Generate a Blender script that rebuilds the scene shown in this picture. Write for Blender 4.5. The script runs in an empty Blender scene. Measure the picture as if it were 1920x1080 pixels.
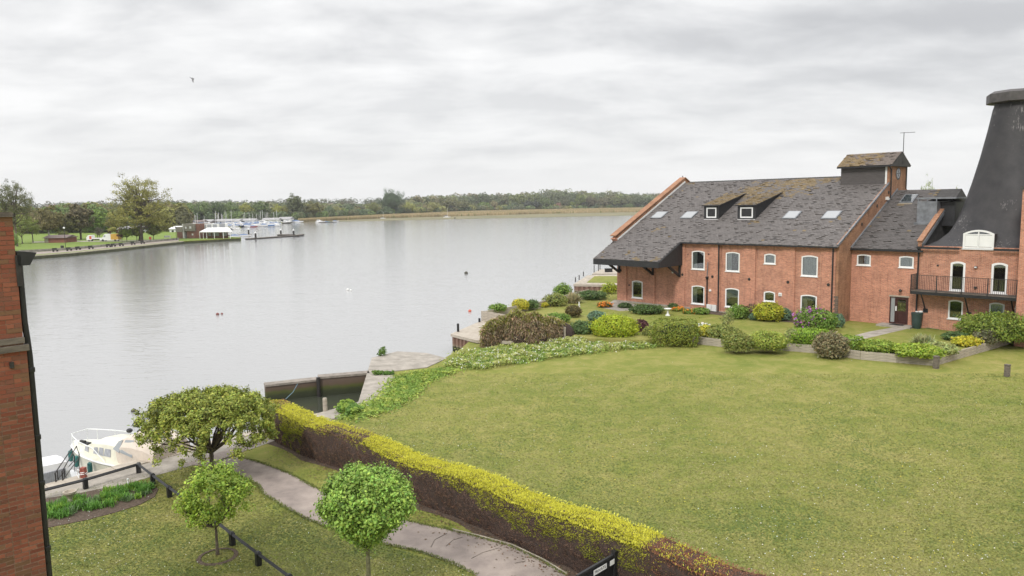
import bpy, bmesh, math, random
import numpy as np
from mathutils import Vector, Matrix, geometry
C = bpy.context.scene.collection
scene = bpy.context.scene
PI = math.pi
random.seed(7)
rng = np.random.default_rng(11)

# ------------------------------------------------------------------ camera
HC = 9.8
FPX = 1412.0
pitch = math.atan((540 - 381.7) / FPX)
roll = math.radians(0.95)
FW = Vector((0, math.cos(pitch), -math.sin(pitch)))
UP0 = Vector((0, math.sin(pitch), math.cos(pitch)))
RT0 = Vector((1, 0, 0))
RT = RT0 * math.cos(roll) - UP0 * math.sin(roll)
UP = RT0 * math.sin(roll) + UP0 * math.cos(roll)
cam_d = bpy.data.cameras.new('camera')
cam = bpy.data.objects.new('camera', cam_d)
C.objects.link(cam)
cam_d.sensor_width = 36.0
cam_d.lens = FPX / 1920 * 36.0
cam_d.clip_start = 0.1
cam_d.clip_end = 20000
m = Matrix((RT, UP, -FW)).transposed().to_4x4()
m.translation = Vector((0, 0, HC))
cam.matrix_world = m
scene.camera = cam

# ------------------------------------------------------------------ light and exposure
SUN_EL, SUN_AZ = 42.0, 208.0      # high thin-cloud sun behind and left of the viewer
world = bpy.data.worlds.new('World'); scene.world = world; world.use_nodes = True
wn = world.node_tree; wn.nodes.clear()
def N(nt, typ, **kw):
    n = nt.nodes.new(typ)
    for k, v in kw.items():
        if k.startswith('i_'):
            key = k[2:]
            key = int(key) if key.isdigit() else key.replace('_', ' ')
            n.inputs[key].default_value = v
        else: setattr(n, k, v)
    return n
def ramp(nt, pts, interp='LINEAR'):
    r = nt.nodes.new('ShaderNodeValToRGB'); e = r.color_ramp.elements
    r.color_ramp.interpolation = interp
    while len(e) > 2: e.remove(e[-1])
    e[0].position, e[1].position = pts[0][0], pts[-1][0]
    def c4(c): return (c, c, c, 1) if isinstance(c, (int, float)) else tuple(c) + (1,)
    e[0].color, e[1].color = c4(pts[0][1]), c4(pts[-1][1])
    for p, c in pts[1:-1]:
        x = e.new(p); x.color = c4(c)
    return r
L = wn.links.new
tc = N(wn, 'ShaderNodeTexCoord')
sep = N(wn, 'ShaderNodeSeparateXYZ'); L(tc.outputs['Generated'], sep.inputs[0])
zc = N(wn, 'ShaderNodeMath', operation='MAXIMUM', i_1=0.0); L(sep.outputs[2], zc.inputs[0])
za = N(wn, 'ShaderNodeMath', operation='ADD', i_1=0.22); L(zc.outputs[0], za.inputs[0])
dx = N(wn, 'ShaderNodeMath', operation='DIVIDE'); L(sep.outputs[0], dx.inputs[0]); L(za.outputs[0], dx.inputs[1])
dy = N(wn, 'ShaderNodeMath', operation='DIVIDE'); L(sep.outputs[1], dy.inputs[0]); L(za.outputs[0], dy.inputs[1])
cmb = N(wn, 'ShaderNodeCombineXYZ'); L(dx.outputs[0], cmb.inputs[0]); L(dy.outputs[0], cmb.inputs[1])
mp = N(wn, 'ShaderNodeMapping'); mp.inputs['Scale'].default_value = (0.80, 1.15, 1); mp.inputs['Location'].default_value = (3.1, 0.9, 0)
L(cmb.outputs[0], mp.inputs[0])
n1 = N(wn, 'ShaderNodeTexNoise', i_Scale=2.3, i_Detail=8.0, i_Roughness=0.55, i_Distortion=0.2); L(mp.outputs[0], n1.inputs['Vector'])
n2 = N(wn, 'ShaderNodeTexNoise', i_Scale=0.45, i_Detail=3.0, i_Roughness=0.5); L(mp.outputs[0], n2.inputs['Vector'])
r1 = ramp(wn, [(0.38, 0.0), (0.62, 1.0)]); L(n1.outputs[0], r1.inputs[0])
r2 = ramp(wn, [(0.42, 0.0), (0.60, 1.0)]); L(n2.outputs[0], r2.inputs[0])
mx = N(wn, 'ShaderNodeMix', data_type='FLOAT'); mx.inputs[0].default_value = 0.42
L(r1.outputs[0], mx.inputs[2]); L(r2.outputs[0], mx.inputs[3])
# near the horizon the cloud base merges into a pale band
hz = ramp(wn, [(0.0, 0.0), (0.07, 0.55), (0.2, 1.0)]); L(zc.outputs[0], hz.inputs[0])
inv = N(wn, 'ShaderNodeMath', operation='MULTIPLY'); L(mx.outputs[0], inv.inputs[0]); L(hz.outputs[0], inv.inputs[1])
cl = ramp(wn, [(0.0, (0.80, 0.80, 0.80)), (0.30, (0.70, 0.702, 0.706)), (0.62, (0.575, 0.58, 0.59)), (1.0, (0.46, 0.465, 0.48))]); L(inv.outputs[0], cl.inputs[0])
# overcast luminance: the dome is brighter overhead than at the horizon
ze = ramp(wn, [(0.0, 1.0), (0.33, 1.05), (0.60, 1.8), (1.0, 2.7)]); L(zc.outputs[0], ze.inputs[0])
mm = N(wn, 'ShaderNodeVectorMath', operation='MULTIPLY'); L(cl.outputs[0], mm.inputs[0]); L(ze.outputs[0], mm.inputs[1])
sky = N(wn, 'ShaderNodeTexSky', sky_type='NISHITA'); sky.sun_disc = False
sky.sun_elevation = math.radians(SUN_EL); sky.sun_rotation = math.radians(SUN_AZ)
bg1 = N(wn, 'ShaderNodeBackground'); L(mm.outputs[0], bg1.inputs[0]); bg1.inputs[1].default_value = 0.97
bg2 = N(wn, 'ShaderNodeBackground'); L(sky.outputs[0], bg2.inputs[0]); bg2.inputs[1].default_value = 0.05
ms = N(wn, 'ShaderNodeMixShader'); ms.inputs[0].default_value = 0.06
L(bg1.outputs[0], ms.inputs[1]); L(bg2.outputs[0], ms.inputs[2])
wo = N(wn, 'ShaderNodeOutputWorld'); L(ms.outputs[0], wo.inputs[0])
sd = bpy.data.lights.new('sun', 'SUN'); sd.energy = 1.5; sd.angle = math.radians(10); sd.color = (1.0, 0.965, 0.91)
sun = bpy.data.objects.new('sun', sd); C.objects.link(sun)
az = math.radians(SUN_AZ); el = math.radians(SUN_EL)
sdir = Vector((math.sin(az) * math.cos(el), math.cos(az) * math.cos(el), math.sin(el)))
sun.rotation_euler = sdir.to_track_quat('Z', 'Y').to_euler()
scene.view_settings.view_transform = 'Standard'
scene.view_settings.look = 'None'
scene.view_settings.exposure = 0.40
scene.view_settings.gamma = 1.0
scene.view_settings.use_curve_mapping = False

# ------------------------------------------------------------------ survey helpers (a point of a known level seen from the window)
def ray(px, py): return RT * ((px - 960) / FPX) - UP * ((py - 540) / FPX) + FW
def G(px, py, z=0.0):
    d = ray(px, py); t = (z - HC) / d.z
    return Vector((d.x * t, d.y * t, z))
def depth(p): return (Vector(p) - Vector((0, 0, HC))).dot(FW)
def atd(px, py, dist):
    d = ray(px, py); return Vector((0, 0, HC)) + d * dist
def pxw(p): return depth(p) / FPX       # metres per photo pixel at p

# ------------------------------------------------------------------ materials
def newmat(name):
    m = bpy.data.materials.new(name); m.use_nodes = True
    nt = m.node_tree; b = nt.nodes['Principled BSDF']
    return m, nt, b
def pm(name, col, rough=0.7, ns=6.0, amt=0.25, bump=0.0, bs=40.0, metal=0.0, col2=None, spec=0.5, coord='Object', detail=5.0, stretch=None):
    m, nt, b = newmat(name); L = nt.links.new
    tc = N(nt, 'ShaderNodeTexCoord')
    src = tc.outputs[coord]
    if stretch:
        mp = N(nt, 'ShaderNodeMapping'); mp.inputs['Scale'].default_value = stretch
        L(src, mp.inputs[0]); src = mp.outputs[0]
    n = N(nt, 'ShaderNodeTexNoise', i_Scale=ns, i_Detail=detail, i_Roughness=0.6); L(src, n.inputs['Vector'])
    c2 = col2 or tuple(c * (1 - amt) for c in col)
    c1 = col if col2 else tuple(min(1, c * (1 + amt * 0.6)) for c in col)
    r = ramp(nt, [(0.35, c2), (0.65, c1)]); L(n.outputs[0], r.inputs[0]); L(r.outputs[0], b.inputs['Base Color'])
    b.inputs['Roughness'].default_value = rough; b.inputs['Metallic'].default_value = metal
    b.inputs['Specular IOR Level'].default_value = spec
    if bump:
        n2 = N(nt, 'ShaderNodeTexNoise', i_Scale=bs, i_Detail=4.0); L(src, n2.inputs['Vector'])
        bp = N(nt, 'ShaderNodeBump', i_Strength=bump, i_Distance=0.02); L(n2.outputs[0], bp.inputs['Height']); L(bp.outputs[0], b.inputs['Normal'])
    return m
def attr_mat(name, rough=0.6, tint=False, trans=0.0, spec=0.3, gain=1.0):
    m, nt, b = newmat(name); L = nt.links.new
    a = N(nt, 'ShaderNodeAttribute'); a.attribute_name = 'Col'
    src = a.outputs['Color']
    if tint:
        oi = N(nt, 'ShaderNodeObjectInfo')
        v = N(nt, 'ShaderNodeVectorMath', operation='MULTIPLY'); L(src, v.inputs[0]); L(oi.outputs['Color'], v.inputs[1]); src = v.outputs[0]
    L(src, b.inputs['Base Color']); b.inputs['Roughness'].default_value = rough
    b.inputs['Specular IOR Level'].default_value = spec
    if trans:
        t = N(nt, 'ShaderNodeBsdfTranslucent'); L(src, t.inputs[0])
        ms = N(nt, 'ShaderNodeMixShader'); ms.inputs[0].default_value = trans
        out = nt.nodes['Material Output']; L(b.outputs[0], ms.inputs[1]); L(t.outputs[0], ms.inputs[2]); L(ms.outputs[0], out.inputs[0])
    return m
def brick_mat(name, c1, c2, mortar, bw=0.225, rh=0.075, ms=0.012, patch=0.35):
    m, nt, b = newmat(name); L = nt.links.new
    tc = N(nt, 'ShaderNodeTexCoord'); s = N(nt, 'ShaderNodeSeparateXYZ'); L(tc.outputs['Object'], s.inputs[0])
    ad = N(nt, 'ShaderNodeMath', operation='ADD'); L(s.outputs[0], ad.inputs[0]); L(s.outputs[1], ad.inputs[1])
    cb = N(nt, 'ShaderNodeCombineXYZ'); L(ad.outputs[0], cb.inputs[0]); L(s.outputs[2], cb.inputs[1])
    br = N(nt, 'ShaderNodeTexBrick'); L(cb.outputs[0], br.inputs['Vector'])
    for k, v in (('Color1', c1), ('Color2', c2), ('Mortar', mortar)): br.inputs[k].default_value = tuple(v) + (1,)
    br.inputs['Scale'].default_value = 1.0; br.inputs['Mortar Size'].default_value = ms; br.inputs['Mortar Smooth'].default_value = 0.2
    br.inputs['Brick Width'].default_value = bw; br.inputs['Row Height'].default_value = rh; br.inputs['Bias'].default_value = 0.0
    n = N(nt, 'ShaderNodeTexNoise', i_Scale=0.9, i_Detail=6.0, i_Roughness=0.65); L(tc.outputs['Object'], n.inputs['Vector'])
    r = ramp(nt, [(0.3, 1 - patch), (0.55, 1.0), (0.75, 1 + patch * 0.35)]); L(n.outputs[0], r.inputs[0])
    n3 = N(nt, 'ShaderNodeTexNoise', i_Scale=9.0, i_Detail=3.0); L(tc.outputs['Object'], n3.inputs['Vector'])
    r3 = ramp(nt, [(0.3, 0.86), (0.7, 1.12)]); L(n3.outputs[0], r3.inputs[0])
    v = N(nt, 'ShaderNodeVectorMath', operation='MULTIPLY'); L(br.outputs['Color'], v.inputs[0]); L(r.outputs[0], v.inputs[1])
    v2 = N(nt, 'ShaderNodeVectorMath', operation='MULTIPLY'); L(v.outputs[0], v2.inputs[0]); L(r3.outputs[0], v2.inputs[1])
    mps = N(nt, 'ShaderNodeMapping'); mps.inputs['Scale'].default_value = (2.2, 2.2, .22); L(tc.outputs['Object'], mps.inputs[0]); ns_ = N(nt, 'ShaderNodeTexNoise', i_Scale=1.6, i_Detail=6.0, i_Roughness=.7); L(mps.outputs[0], ns_.inputs['Vector']); rs = ramp(nt, [(0.34, 0.72), (0.46, 1.0), (0.62, 1.0), (0.72, 1.12)]); L(ns_.outputs[0], rs.inputs[0])
    v3 = N(nt, 'ShaderNodeVectorMath', operation='MULTIPLY'); L(v2.outputs[0], v3.inputs[0]); L(rs.outputs[0], v3.inputs[1])
    L(v3.outputs[0], b.inputs['Base Color']); b.inputs['Roughness'].default_value = 0.85; b.inputs['Specular IOR Level'].default_value = 0.2
    bp = N(nt, 'ShaderNodeBump', i_Strength=0.6, i_Distance=0.01); bp.invert = True; L(br.outputs['Fac'], bp.inputs['Height']); L(bp.outputs[0], b.inputs['Normal'])
    return m
M = {}
M['brick'] = brick_mat('brick_salmon', (0.66, 0.28, 0.175), (0.44, 0.165, 0.105), (0.50, 0.36, 0.28), patch=0.22)
M['brick_panel'] = brick_mat('brick_recess', (0.62, 0.27, 0.17), (0.42, 0.155, 0.10), (0.50, 0.37, 0.29), patch=0.25)
M['brick_old'] = brick_mat('brick_kiln', (0.64, 0.275, 0.165), (0.42, 0.155, 0.09), (0.48, 0.37, 0.30), patch=0.25)
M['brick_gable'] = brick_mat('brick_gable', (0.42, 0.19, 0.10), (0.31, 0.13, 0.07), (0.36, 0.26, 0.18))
M['brick_far'] = pm('brick_far', (0.26, 0.10, 0.07), 0.85, 0.8, 0.2)
M['wall_mortar'] = pm('wall_mortar', (0.22, 0.13, 0.085), 0.95, 30, 0.3, 0.4, 120)
M['wall_brick'] = attr_mat('wall_brick_face', 0.85, tint=True)
M['slate'] = attr_mat('slate_tile', 0.72, spec=0.35)
M['slate_base'] = pm('slate_underlay', (0.055, 0.052, 0.05), 0.9, 4, 0.3)
M['kiln'] = None
M['lead'] = pm('lead_sheet', (0.20, 0.21, 0.225), 0.55, 2.2, 0.3, 0.1, 12, metal=0.2)
M['white'] = pm('white_upvc', (0.80, 0.80, 0.79), 0.4, 2, 0.04)
M['whitewash'] = pm('white_paint', (0.72, 0.72, 0.70), 0.6, 3, 0.08)
M['black'] = pm('black_paint', (0.018, 0.018, 0.02), 0.45, 8, 0.3)
M['blackwood'] = pm('black_board', (0.022, 0.022, 0.024), 0.6, 5, 0.3, 0.2, 30)
M['iron'] = pm('iron_dark', (0.03, 0.026, 0.025), 0.55, 10, 0.4)
M['timber'] = pm('weathered_timber', (0.42, 0.37, 0.30), 0.9, 3.0, 0.35, 0.4, 30, stretch=(0.6, 0.6, 7))
M['timber_dark'] = pm('dark_timber', (0.16, 0.135, 0.11), 0.9, 3.0, 0.4, 0.4, 30, stretch=(1, 1, 5))
M['door'] = pm('door_stain', (0.055, 0.018, 0.016), 0.4, 3, 0.2)
M['concrete'] = pm('old_concrete', (0.40, 0.36, 0.31), 0.9, 1.6, 0.35, 0.5, 25, col2=(0.25, 0.225, 0.19))
M['coping'] = pm('quay_stone', (0.46, 0.41, 0.34), 0.9, 2.5, 0.2, 0.3, 30, col2=(0.36, 0.31, 0.25))
M['path'] = pm('path_tarmac', (0.36, 0.30, 0.26), 0.92, 1.1, 0.25, 0.5, 160, col2=(0.225, 0.185, 0.165), detail=15.0)
M['soil'] = pm('soil', (0.10, 0.07, 0.05), 0.95, 12, 0.4, 0.8, 40)
M['leaf'] = attr_mat('leaf', 0.55, trans=0.3)
M['leaf_dense'] = attr_mat('leaf_dense', 0.55, trans=0.16)
M['leaf_tint'] = attr_mat('leaf_far', 0.7, tint=True, trans=0.15)
M['petal'] = attr_mat('petal', 0.6, trans=0.2)
M['bark'] = pm('bark', (0.13, 0.105, 0.08), 0.95, 14, 0.4, 0.6, 60)
M['bark_green'] = pm('bark_green', (0.15, 0.145, 0.08), 0.95, 14, 0.4, 0.6, 60)
M['tint'] = attr_mat('painted', 0.5, tint=True)

def m_grass(name, cols, blades=True):
    m, nt, b = newmat(name); L = nt.links.new
    tc = N(nt, 'ShaderNodeTexCoord')
    a = N(nt, 'ShaderNodeTexNoise', i_Scale=0.11, i_Detail=5.0, i_Roughness=0.62); L(tc.outputs['Object'], a.inputs['Vector'])
    c = N(nt, 'ShaderNodeTexNoise', i_Scale=0.7, i_Detail=12.0, i_Roughness=0.82, i_Distortion=0.5); L(tc.outputs['Object'], c.inputs['Vector'])
    f = N(nt, 'ShaderNodeTexNoise', i_Scale=26.0, i_Detail=5.0, i_Roughness=0.75); L(tc.outputs['Object'], f.inputs['Vector'])
    ra = ramp(nt, [(0.36, cols[0]), (0.52, cols[1]), (0.66, cols[2])]); L(a.outputs[0], ra.inputs[0])
    rc = ramp(nt, [(0.36, cols[0]), (0.48, cols[1]), (0.56, cols[2]), (0.66, cols[3])]); L(c.outputs[0], rc.inputs[0])
    mx = N(nt, 'ShaderNodeMix', data_type='RGBA'); mx.inputs[0].default_value = 0.62
    L(ra.outputs[0], mx.inputs[6]); L(rc.outputs[0], mx.inputs[7])
    rf = ramp(nt, [(0.25, 0.76), (0.5, 1.0), (0.75, 1.20)]); L(f.outputs[0], rf.inputs[0])
    v = N(nt, 'ShaderNodeVectorMath', operation='MULTIPLY'); L(mx.outputs[2], v.inputs[0]); L(rf.outputs[0], v.inputs[1])
    L(v.outputs[0], b.inputs['Base Color']); b.inputs['Roughness'].default_value = 0.9; b.inputs['Specular IOR Level'].default_value = 0.15
    bp = N(nt, 'ShaderNodeBump', i_Strength=0.7, i_Distance=0.03); L(f.outputs[0], bp.inputs['Height']); L(bp.outputs[0], b.inputs['Normal'])
    return m
M['grass'] = m_grass('grass', [(0.13, 0.17, 0.030), (0.21, 0.222, 0.05), (0.29, 0.265, 0.085), (0.35, 0.30, 0.125)])
M['grass_green'] = m_grass('grass_park', [(0.13,0.20,0.04),(0.17,0.235,0.05),(0.20,0.255,0.06),(0.22,0.26,0.075)])
def m_water():
    m, nt, b = newmat('water'); L = nt.links.new
    tc = N(nt, 'ShaderNodeTexCoord')
    mp = N(nt, 'ShaderNodeMapping'); mp.inputs['Scale'].default_value = (0.55, 1.5, 1); mp.inputs['Rotation'].default_value = (0, 0, math.radians(-14)); L(tc.outputs['Object'], mp.inputs[0])
    a = N(nt, 'ShaderNodeTexNoise', i_Scale=1.5, i_Detail=4.0, i_Roughness=0.55, i_Distortion=0.4); L(mp.outputs[0], a.inputs['Vector'])
    c = N(nt, 'ShaderNodeTexNoise', i_Scale=0.16, i_Detail=3.0); L(mp.outputs[0], c.inputs['Vector'])
    ad = N(nt, 'ShaderNodeMath', operation='MULTIPLY_ADD', i_1=1.6); L(c.outputs[0], ad.inputs[0]); L(a.outputs[0], ad.inputs[2])
    bp = N(nt, 'ShaderNodeBump', i_Strength=0.38, i_Distance=0.08); L(ad.outputs[0], bp.inputs['Height']); L(bp.outputs[0], b.inputs['Normal'])
    b.inputs['Base Color'].default_value = (0.33, 0.33, 0.325, 1)
    b.inputs['Roughness'].default_value = 0.07; b.inputs['IOR'].default_value = 2.0
    return m
M['water'] = m_water()
def m_glass(name, tint=(0.02, 0.022, 0.025), alpha=0.22):
    m, nt, b = newmat(name); L = nt.links.new
    if alpha >= 1:
        b.inputs['Base Color'].default_value = tint + (1,); b.inputs['Roughness'].default_value = 0.05; b.inputs['Specular IOR Level'].default_value = 0.8
        return m
    fr = N(nt, 'ShaderNodeFresnel', i_IOR=1.5); ad = N(nt, 'ShaderNodeMath', operation='ADD', i_1=0.13); L(fr.outputs[0], ad.inputs[0])
    tr = N(nt, 'ShaderNodeBsdfTransparent'); tr.inputs[0].default_value = (.82, .86, .86, 1); gl = N(nt, 'ShaderNodeBsdfGlossy'); gl.inputs['Roughness'].default_value = 0.02
    ms = N(nt, 'ShaderNodeMixShader'); L(ad.outputs[0], ms.inputs[0]); L(tr.outputs[0], ms.inputs[1]); L(gl.outputs[0], ms.inputs[2]); L(ms.outputs[0], nt.nodes['Material Output'].inputs[0])
    return m
M['glass'] = m_glass('window_glass')
M['skyglass'] = m_glass('rooflight_glass', (0.30, 0.31, 0.315), 1.0)
M['skyglass'].node_tree.nodes['Principled BSDF'].inputs['Roughness'].default_value = 0.15
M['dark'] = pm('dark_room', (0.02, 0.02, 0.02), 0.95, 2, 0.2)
M['curtain'] = pm('net_curtain', (0.80, 0.80, 0.78), 0.9, 9, 0.2, stretch=(8, 1, 0.5))

# ------------------------------------------------------------------ mesh builders
def put(o, parent=None, name=None):
    C.objects.link(o)
    if parent is not None: o.parent = parent
    return o
def tag(o, label=None, cat=None, group=None, kind=None):
    if label: o['label'] = label
    if cat: o['category'] = cat
    if group: o['group'] = group
    if kind: o['kind'] = kind
    return o
def thing(name, label, cat, loc=(0, 0, 0), rz=0.0, group=None):
    o = bpy.data.objects.new(name, None); o.empty_display_size = 0.2
    o.location = loc; o.rotation_euler = (0, 0, rz); C.objects.link(o)
    return tag(o, label, cat, group)
def copy_tree(o, parent=None):
    c = o.copy(); C.objects.link(c); c.parent = parent
    for ch in list(o.children): copy_tree(ch, c)
    return c
class MB:
    def __init__(s): s.v = []; s.f = []; s.c = []; s.col = None
    def add(s, vs, fs):
        k = len(s.v); s.v += [tuple(p) for p in vs]; s.f += [tuple(i + k for i in f) for f in fs]
        if s.col is not None: s.c += [s.col] * len(vs)
        return s
    def box(s, x0, x1, y0, y1, z0, z1):
        return s.add([(x0,y0,z0),(x1,y0,z0),(x1,y1,z0),(x0,y1,z0),(x0,y0,z1),(x1,y0,z1),(x1,y1,z1),(x0,y1,z1)],
                     [(0,3,2,1),(4,5,6,7),(0,1,5,4),(1,2,6,5),(2,3,7,6),(3,0,4,7)])
    def beam(s, a, b, w, h, up=(0, 0, 1)):
        a, b = Vector(a), Vector(b); d = (b - a).normalized(); up = Vector(up)
        sx = d.cross(up)
        if sx.length < 1e-4: sx = d.cross(Vector((1, 0, 0)))
        sx.normalize(); uu = sx.cross(d).normalized()
        vs = [p + sx * (w / 2 * i) + uu * (h / 2 * j) for p in (a, b) for i, j in ((-1,-1),(1,-1),(1,1),(-1,1))]
        return s.add(vs, [(0,1,2,3),(7,6,5,4),(0,4,5,1),(1,5,6,2),(2,6,7,3),(3,7,4,0)])
    def tube(s, pts, r, n=8, cap=True):
        pts = [Vector(p) for p in pts]; rs = r if isinstance(r, (list, tuple)) else [r] * len(pts)
        rings = []; ref = Vector((0, 0, 1))
        for i, p in enumerate(pts):
            d = (pts[min(i + 1, len(pts) - 1)] - pts[max(i - 1, 0)]).normalized()
            a = d.cross(ref)
            if a.length < 0.05: a = d.cross(Vector((1, 0, 0)))
            a.normalize(); b = a.cross(d)
            rings.append([p + (a * math.cos(2 * PI * k / n) + b * math.sin(2 * PI * k / n)) * rs[i] for k in range(n)])
        vs = [v for rg in rings for v in rg]; fs = []
        for i in range(len(pts) - 1):
            for k in range(n):
                fs.append((i*n+k, i*n+(k+1) % n, (i+1)*n+(k+1) % n, (i+1)*n+k))
        if cap: fs += [tuple(range(n))[::-1], tuple((len(pts)-1)*n+k for k in range(n))]
        return s.add(vs, fs)
    def lathe(s, prof, cx=0, cy=0, n=12, z0=0):
        vs = []; fs = []
        for r, z in prof:
            for k in range(n): vs.append((cx + r*math.cos(2*PI*k/n), cy + r*math.sin(2*PI*k/n), z0 + z))
        for i in range(len(prof) - 1):
            for k in range(n): fs.append((i*n+k, i*n+(k+1) % n, (i+1)*n+(k+1) % n, (i+1)*n+k))
        fs += [tuple(range(n))[::-1], tuple((len(prof)-1)*n+k for k in range(n))]
        return s.add(vs, fs)
    def prism(s, pts, off):            # pts: closed 3-D outline; off: extrusion vector
        off = Vector(off); pts = [Vector(p) for p in pts]; n = len(pts)
        tri = geometry.tessellate_polygon([pts])
        vs = pts + [p + off for p in pts]
        fs = [tuple(t) for t in tri] + [tuple(i + n for i in t[::-1]) for t in tri]
        fs += [(i, (i+1) % n, (i+1) % n + n, i + n) for i in range(n)]
        return s.add(vs, fs)
    def slab(s, pts, z1, z0): return s.prism([(p[0], p[1], z1) for p in pts], (0, 0, z0 - z1))
    def quad(s, a, b, c, d): return s.add([a, b, c, d], [(0, 1, 2, 3)])
    def sphere(s, c, r, n=10, m=6, sq=(1, 1, 1)):
        prof = [(max(1e-4, math.sin(PI*i/m)), -math.cos(PI*i/m)) for i in range(m+1)]
        vs = []; fs = []
        for pr, z in prof:
            for k in range(n): vs.append((c[0]+r*sq[0]*pr*math.cos(2*PI*k/n), c[1]+r*sq[1]*pr*math.sin(2*PI*k/n), c[2]+r*sq[2]*z))
        for i in range(m):
            for k in range(n): fs.append((i*n+k, i*n+(k+1) % n, (i+1)*n+(k+1) % n, (i+1)*n+k))
        return s.add(vs, fs)
    def mesh(s, name, mat=None, smooth=False):
        me = bpy.data.meshes.new(name); me.from_pydata(s.v, [], s.f)
        if s.c:
            ca = me.color_attributes.new('Col', 'FLOAT_COLOR', 'POINT')
            ca.data.foreach_set('color', np.array([tuple(c) + (1,) if len(c) == 3 else c for c in s.c], dtype=np.float32).ravel())
        if mat is not None: me.materials.append(M[mat] if isinstance(mat, str) else mat)
        if smooth: me.polygons.foreach_set('use_smooth', [True] * len(me.polygons))
        bm = bmesh.new(); bm.from_mesh(me); bmesh.ops.recalc_face_normals(bm, faces=bm.faces); bm.to_mesh(me); bm.free()
        me.update(); return me
    def build(s, name, mat, parent=None, smooth=False, loc=None, rz=None):
        o = bpy.data.objects.new(name, s.mesh(name, mat, smooth)); put(o, parent)
        if loc is not None: o.location = loc
        if rz is not None: o.rotation_euler = (0, 0, rz)
        return o
def struct(o, kind='structure'): o['kind'] = kind; return o

def quads_mesh(name, P, mat):          # P: (n,4,3) corners, colours via set
    n = len(P); me = bpy.data.meshes.new(name)
    me.vertices.add(n * 4); me.vertices.foreach_set('co', P.astype(np.float32).ravel())
    me.loops.add(n * 4); me.loops.foreach_set('vertex_index', np.arange(n * 4, dtype=np.int32))
    me.polygons.add(n); me.polygons.foreach_set('loop_start', np.arange(0, n * 4, 4, dtype=np.int32))
    try: me.polygons.foreach_set('loop_total', np.full(n, 4, dtype=np.int32))
    except Exception: pass
    if mat is not None: me.materials.append(M[mat] if isinstance(mat, str) else mat)
    me.update(calc_edges=True); return me
def set_col(me, cols):                 # cols (n,3) per quad
    ca = me.color_attributes.new('Col', 'FLOAT_COLOR', 'POINT')
    c = np.repeat(np.concatenate([cols, np.ones((len(cols), 1))], 1), 4, axis=0)
    ca.data.foreach_set('color', c.astype(np.float32).ravel())
def unit(a): return a / np.maximum(np.linalg.norm(a, axis=1, keepdims=True), 1e-6)
def leaf_quads(p, nrm, size, jitter=0.9, aspect=1.5, r=None):
    """Leaf-sized faces at points p, roughly facing nrm."""
    r = r or rng; n = len(p)
    nn = unit(nrm + r.normal(0, jitter, (n, 3)))
    t = unit(np.cross(nn, r.normal(0, 1, (n, 3)))); b = np.cross(nn, t)
    s = (size * r.uniform(0.6, 1.3, n))[:, None]
    t = t * s * 0.5 * aspect; b = b * s * 0.5
    return np.stack([p - t, p - t*0.1 - b, p + t, p - t*0.1 + b], 1)    # pointed leaf outline
def colvar(base, n, var=0.25, r=None, shift=0.05):
    r = r or rng
    k = r.normal(1, var, n).clip(0.45, 1.7)[:, None]
    c = np.array(base)[None, :] * k; c[:, 0] *= r.normal(1, shift * 2, n).clip(.7, 1.4)
    return c.clip(0.004, 0.95)
# ================================================================== GROUND AND WATER
WZ = -1.1
sk = MB(); sk.quad((-2900, -300, WZ), (2900, -300, WZ), (2900, 2950, WZ), (-2900, 2950, WZ))
struct(sk.build('water', 'water'))
g = MB(); g.slab([(-55.3,-19.5), (-16.94,26.07), (-9.45,34.8), (-7.8,36.92), (-9.15,47.91), (-7.79,49.9), (-4.51,47.36), (-3.6,50.5), (-2.6,57), (3,75), (12,86), (30,110), (400,420), (400,-150), (-55.3,-150)], 0.0, -3.0)
struct(g.build('lawn', 'grass'))
# quay edge: kerb stones along the water, then a paved strip
q0, q1 = Vector((-16.94, 26.07, 0)), Vector((-9.45, 34.8, 0))
qd = (q1 - q0).normalized(); qn = Vector((qd.y, -qd.x, 0))     # towards the land
quay = MB()
st = q0 - qd * 30
strip = [st, q1 + qd * 2.7, q1 + qd * 2.7 + qn * 0.9, q0 + qd * 7 + qn * 2.2, st + qn * 1.9]
quay.slab([(p.x, p.y) for p in strip], 0.012, -0.1)
qo = struct(quay.build('quay_paving', 'concrete'))
i = 0; d = -8.0; stone = None
while d < 13.6:
    w = 1.15
    mb = MB(); 
    if stone is None:
        mb.box(0, w - 0.02, 0, 0.58, 0, 0.17); stone_me = mb.mesh('kerb_stone', 'coping')
    o = bpy.data.objects.new('kerb_stone', stone_me); C.objects.link(o); o.parent = qo; stone = o
    p = q0 + qd * d - qn * 0.06
    o.location = (p.x, p.y, -0.125 + 0.008 * math.sin(d * 3.1)); o.rotation_euler = (0, 0, math.atan2(qd.y, qd.x)); o.scale = (1, -1, 1)
    d += w
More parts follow.
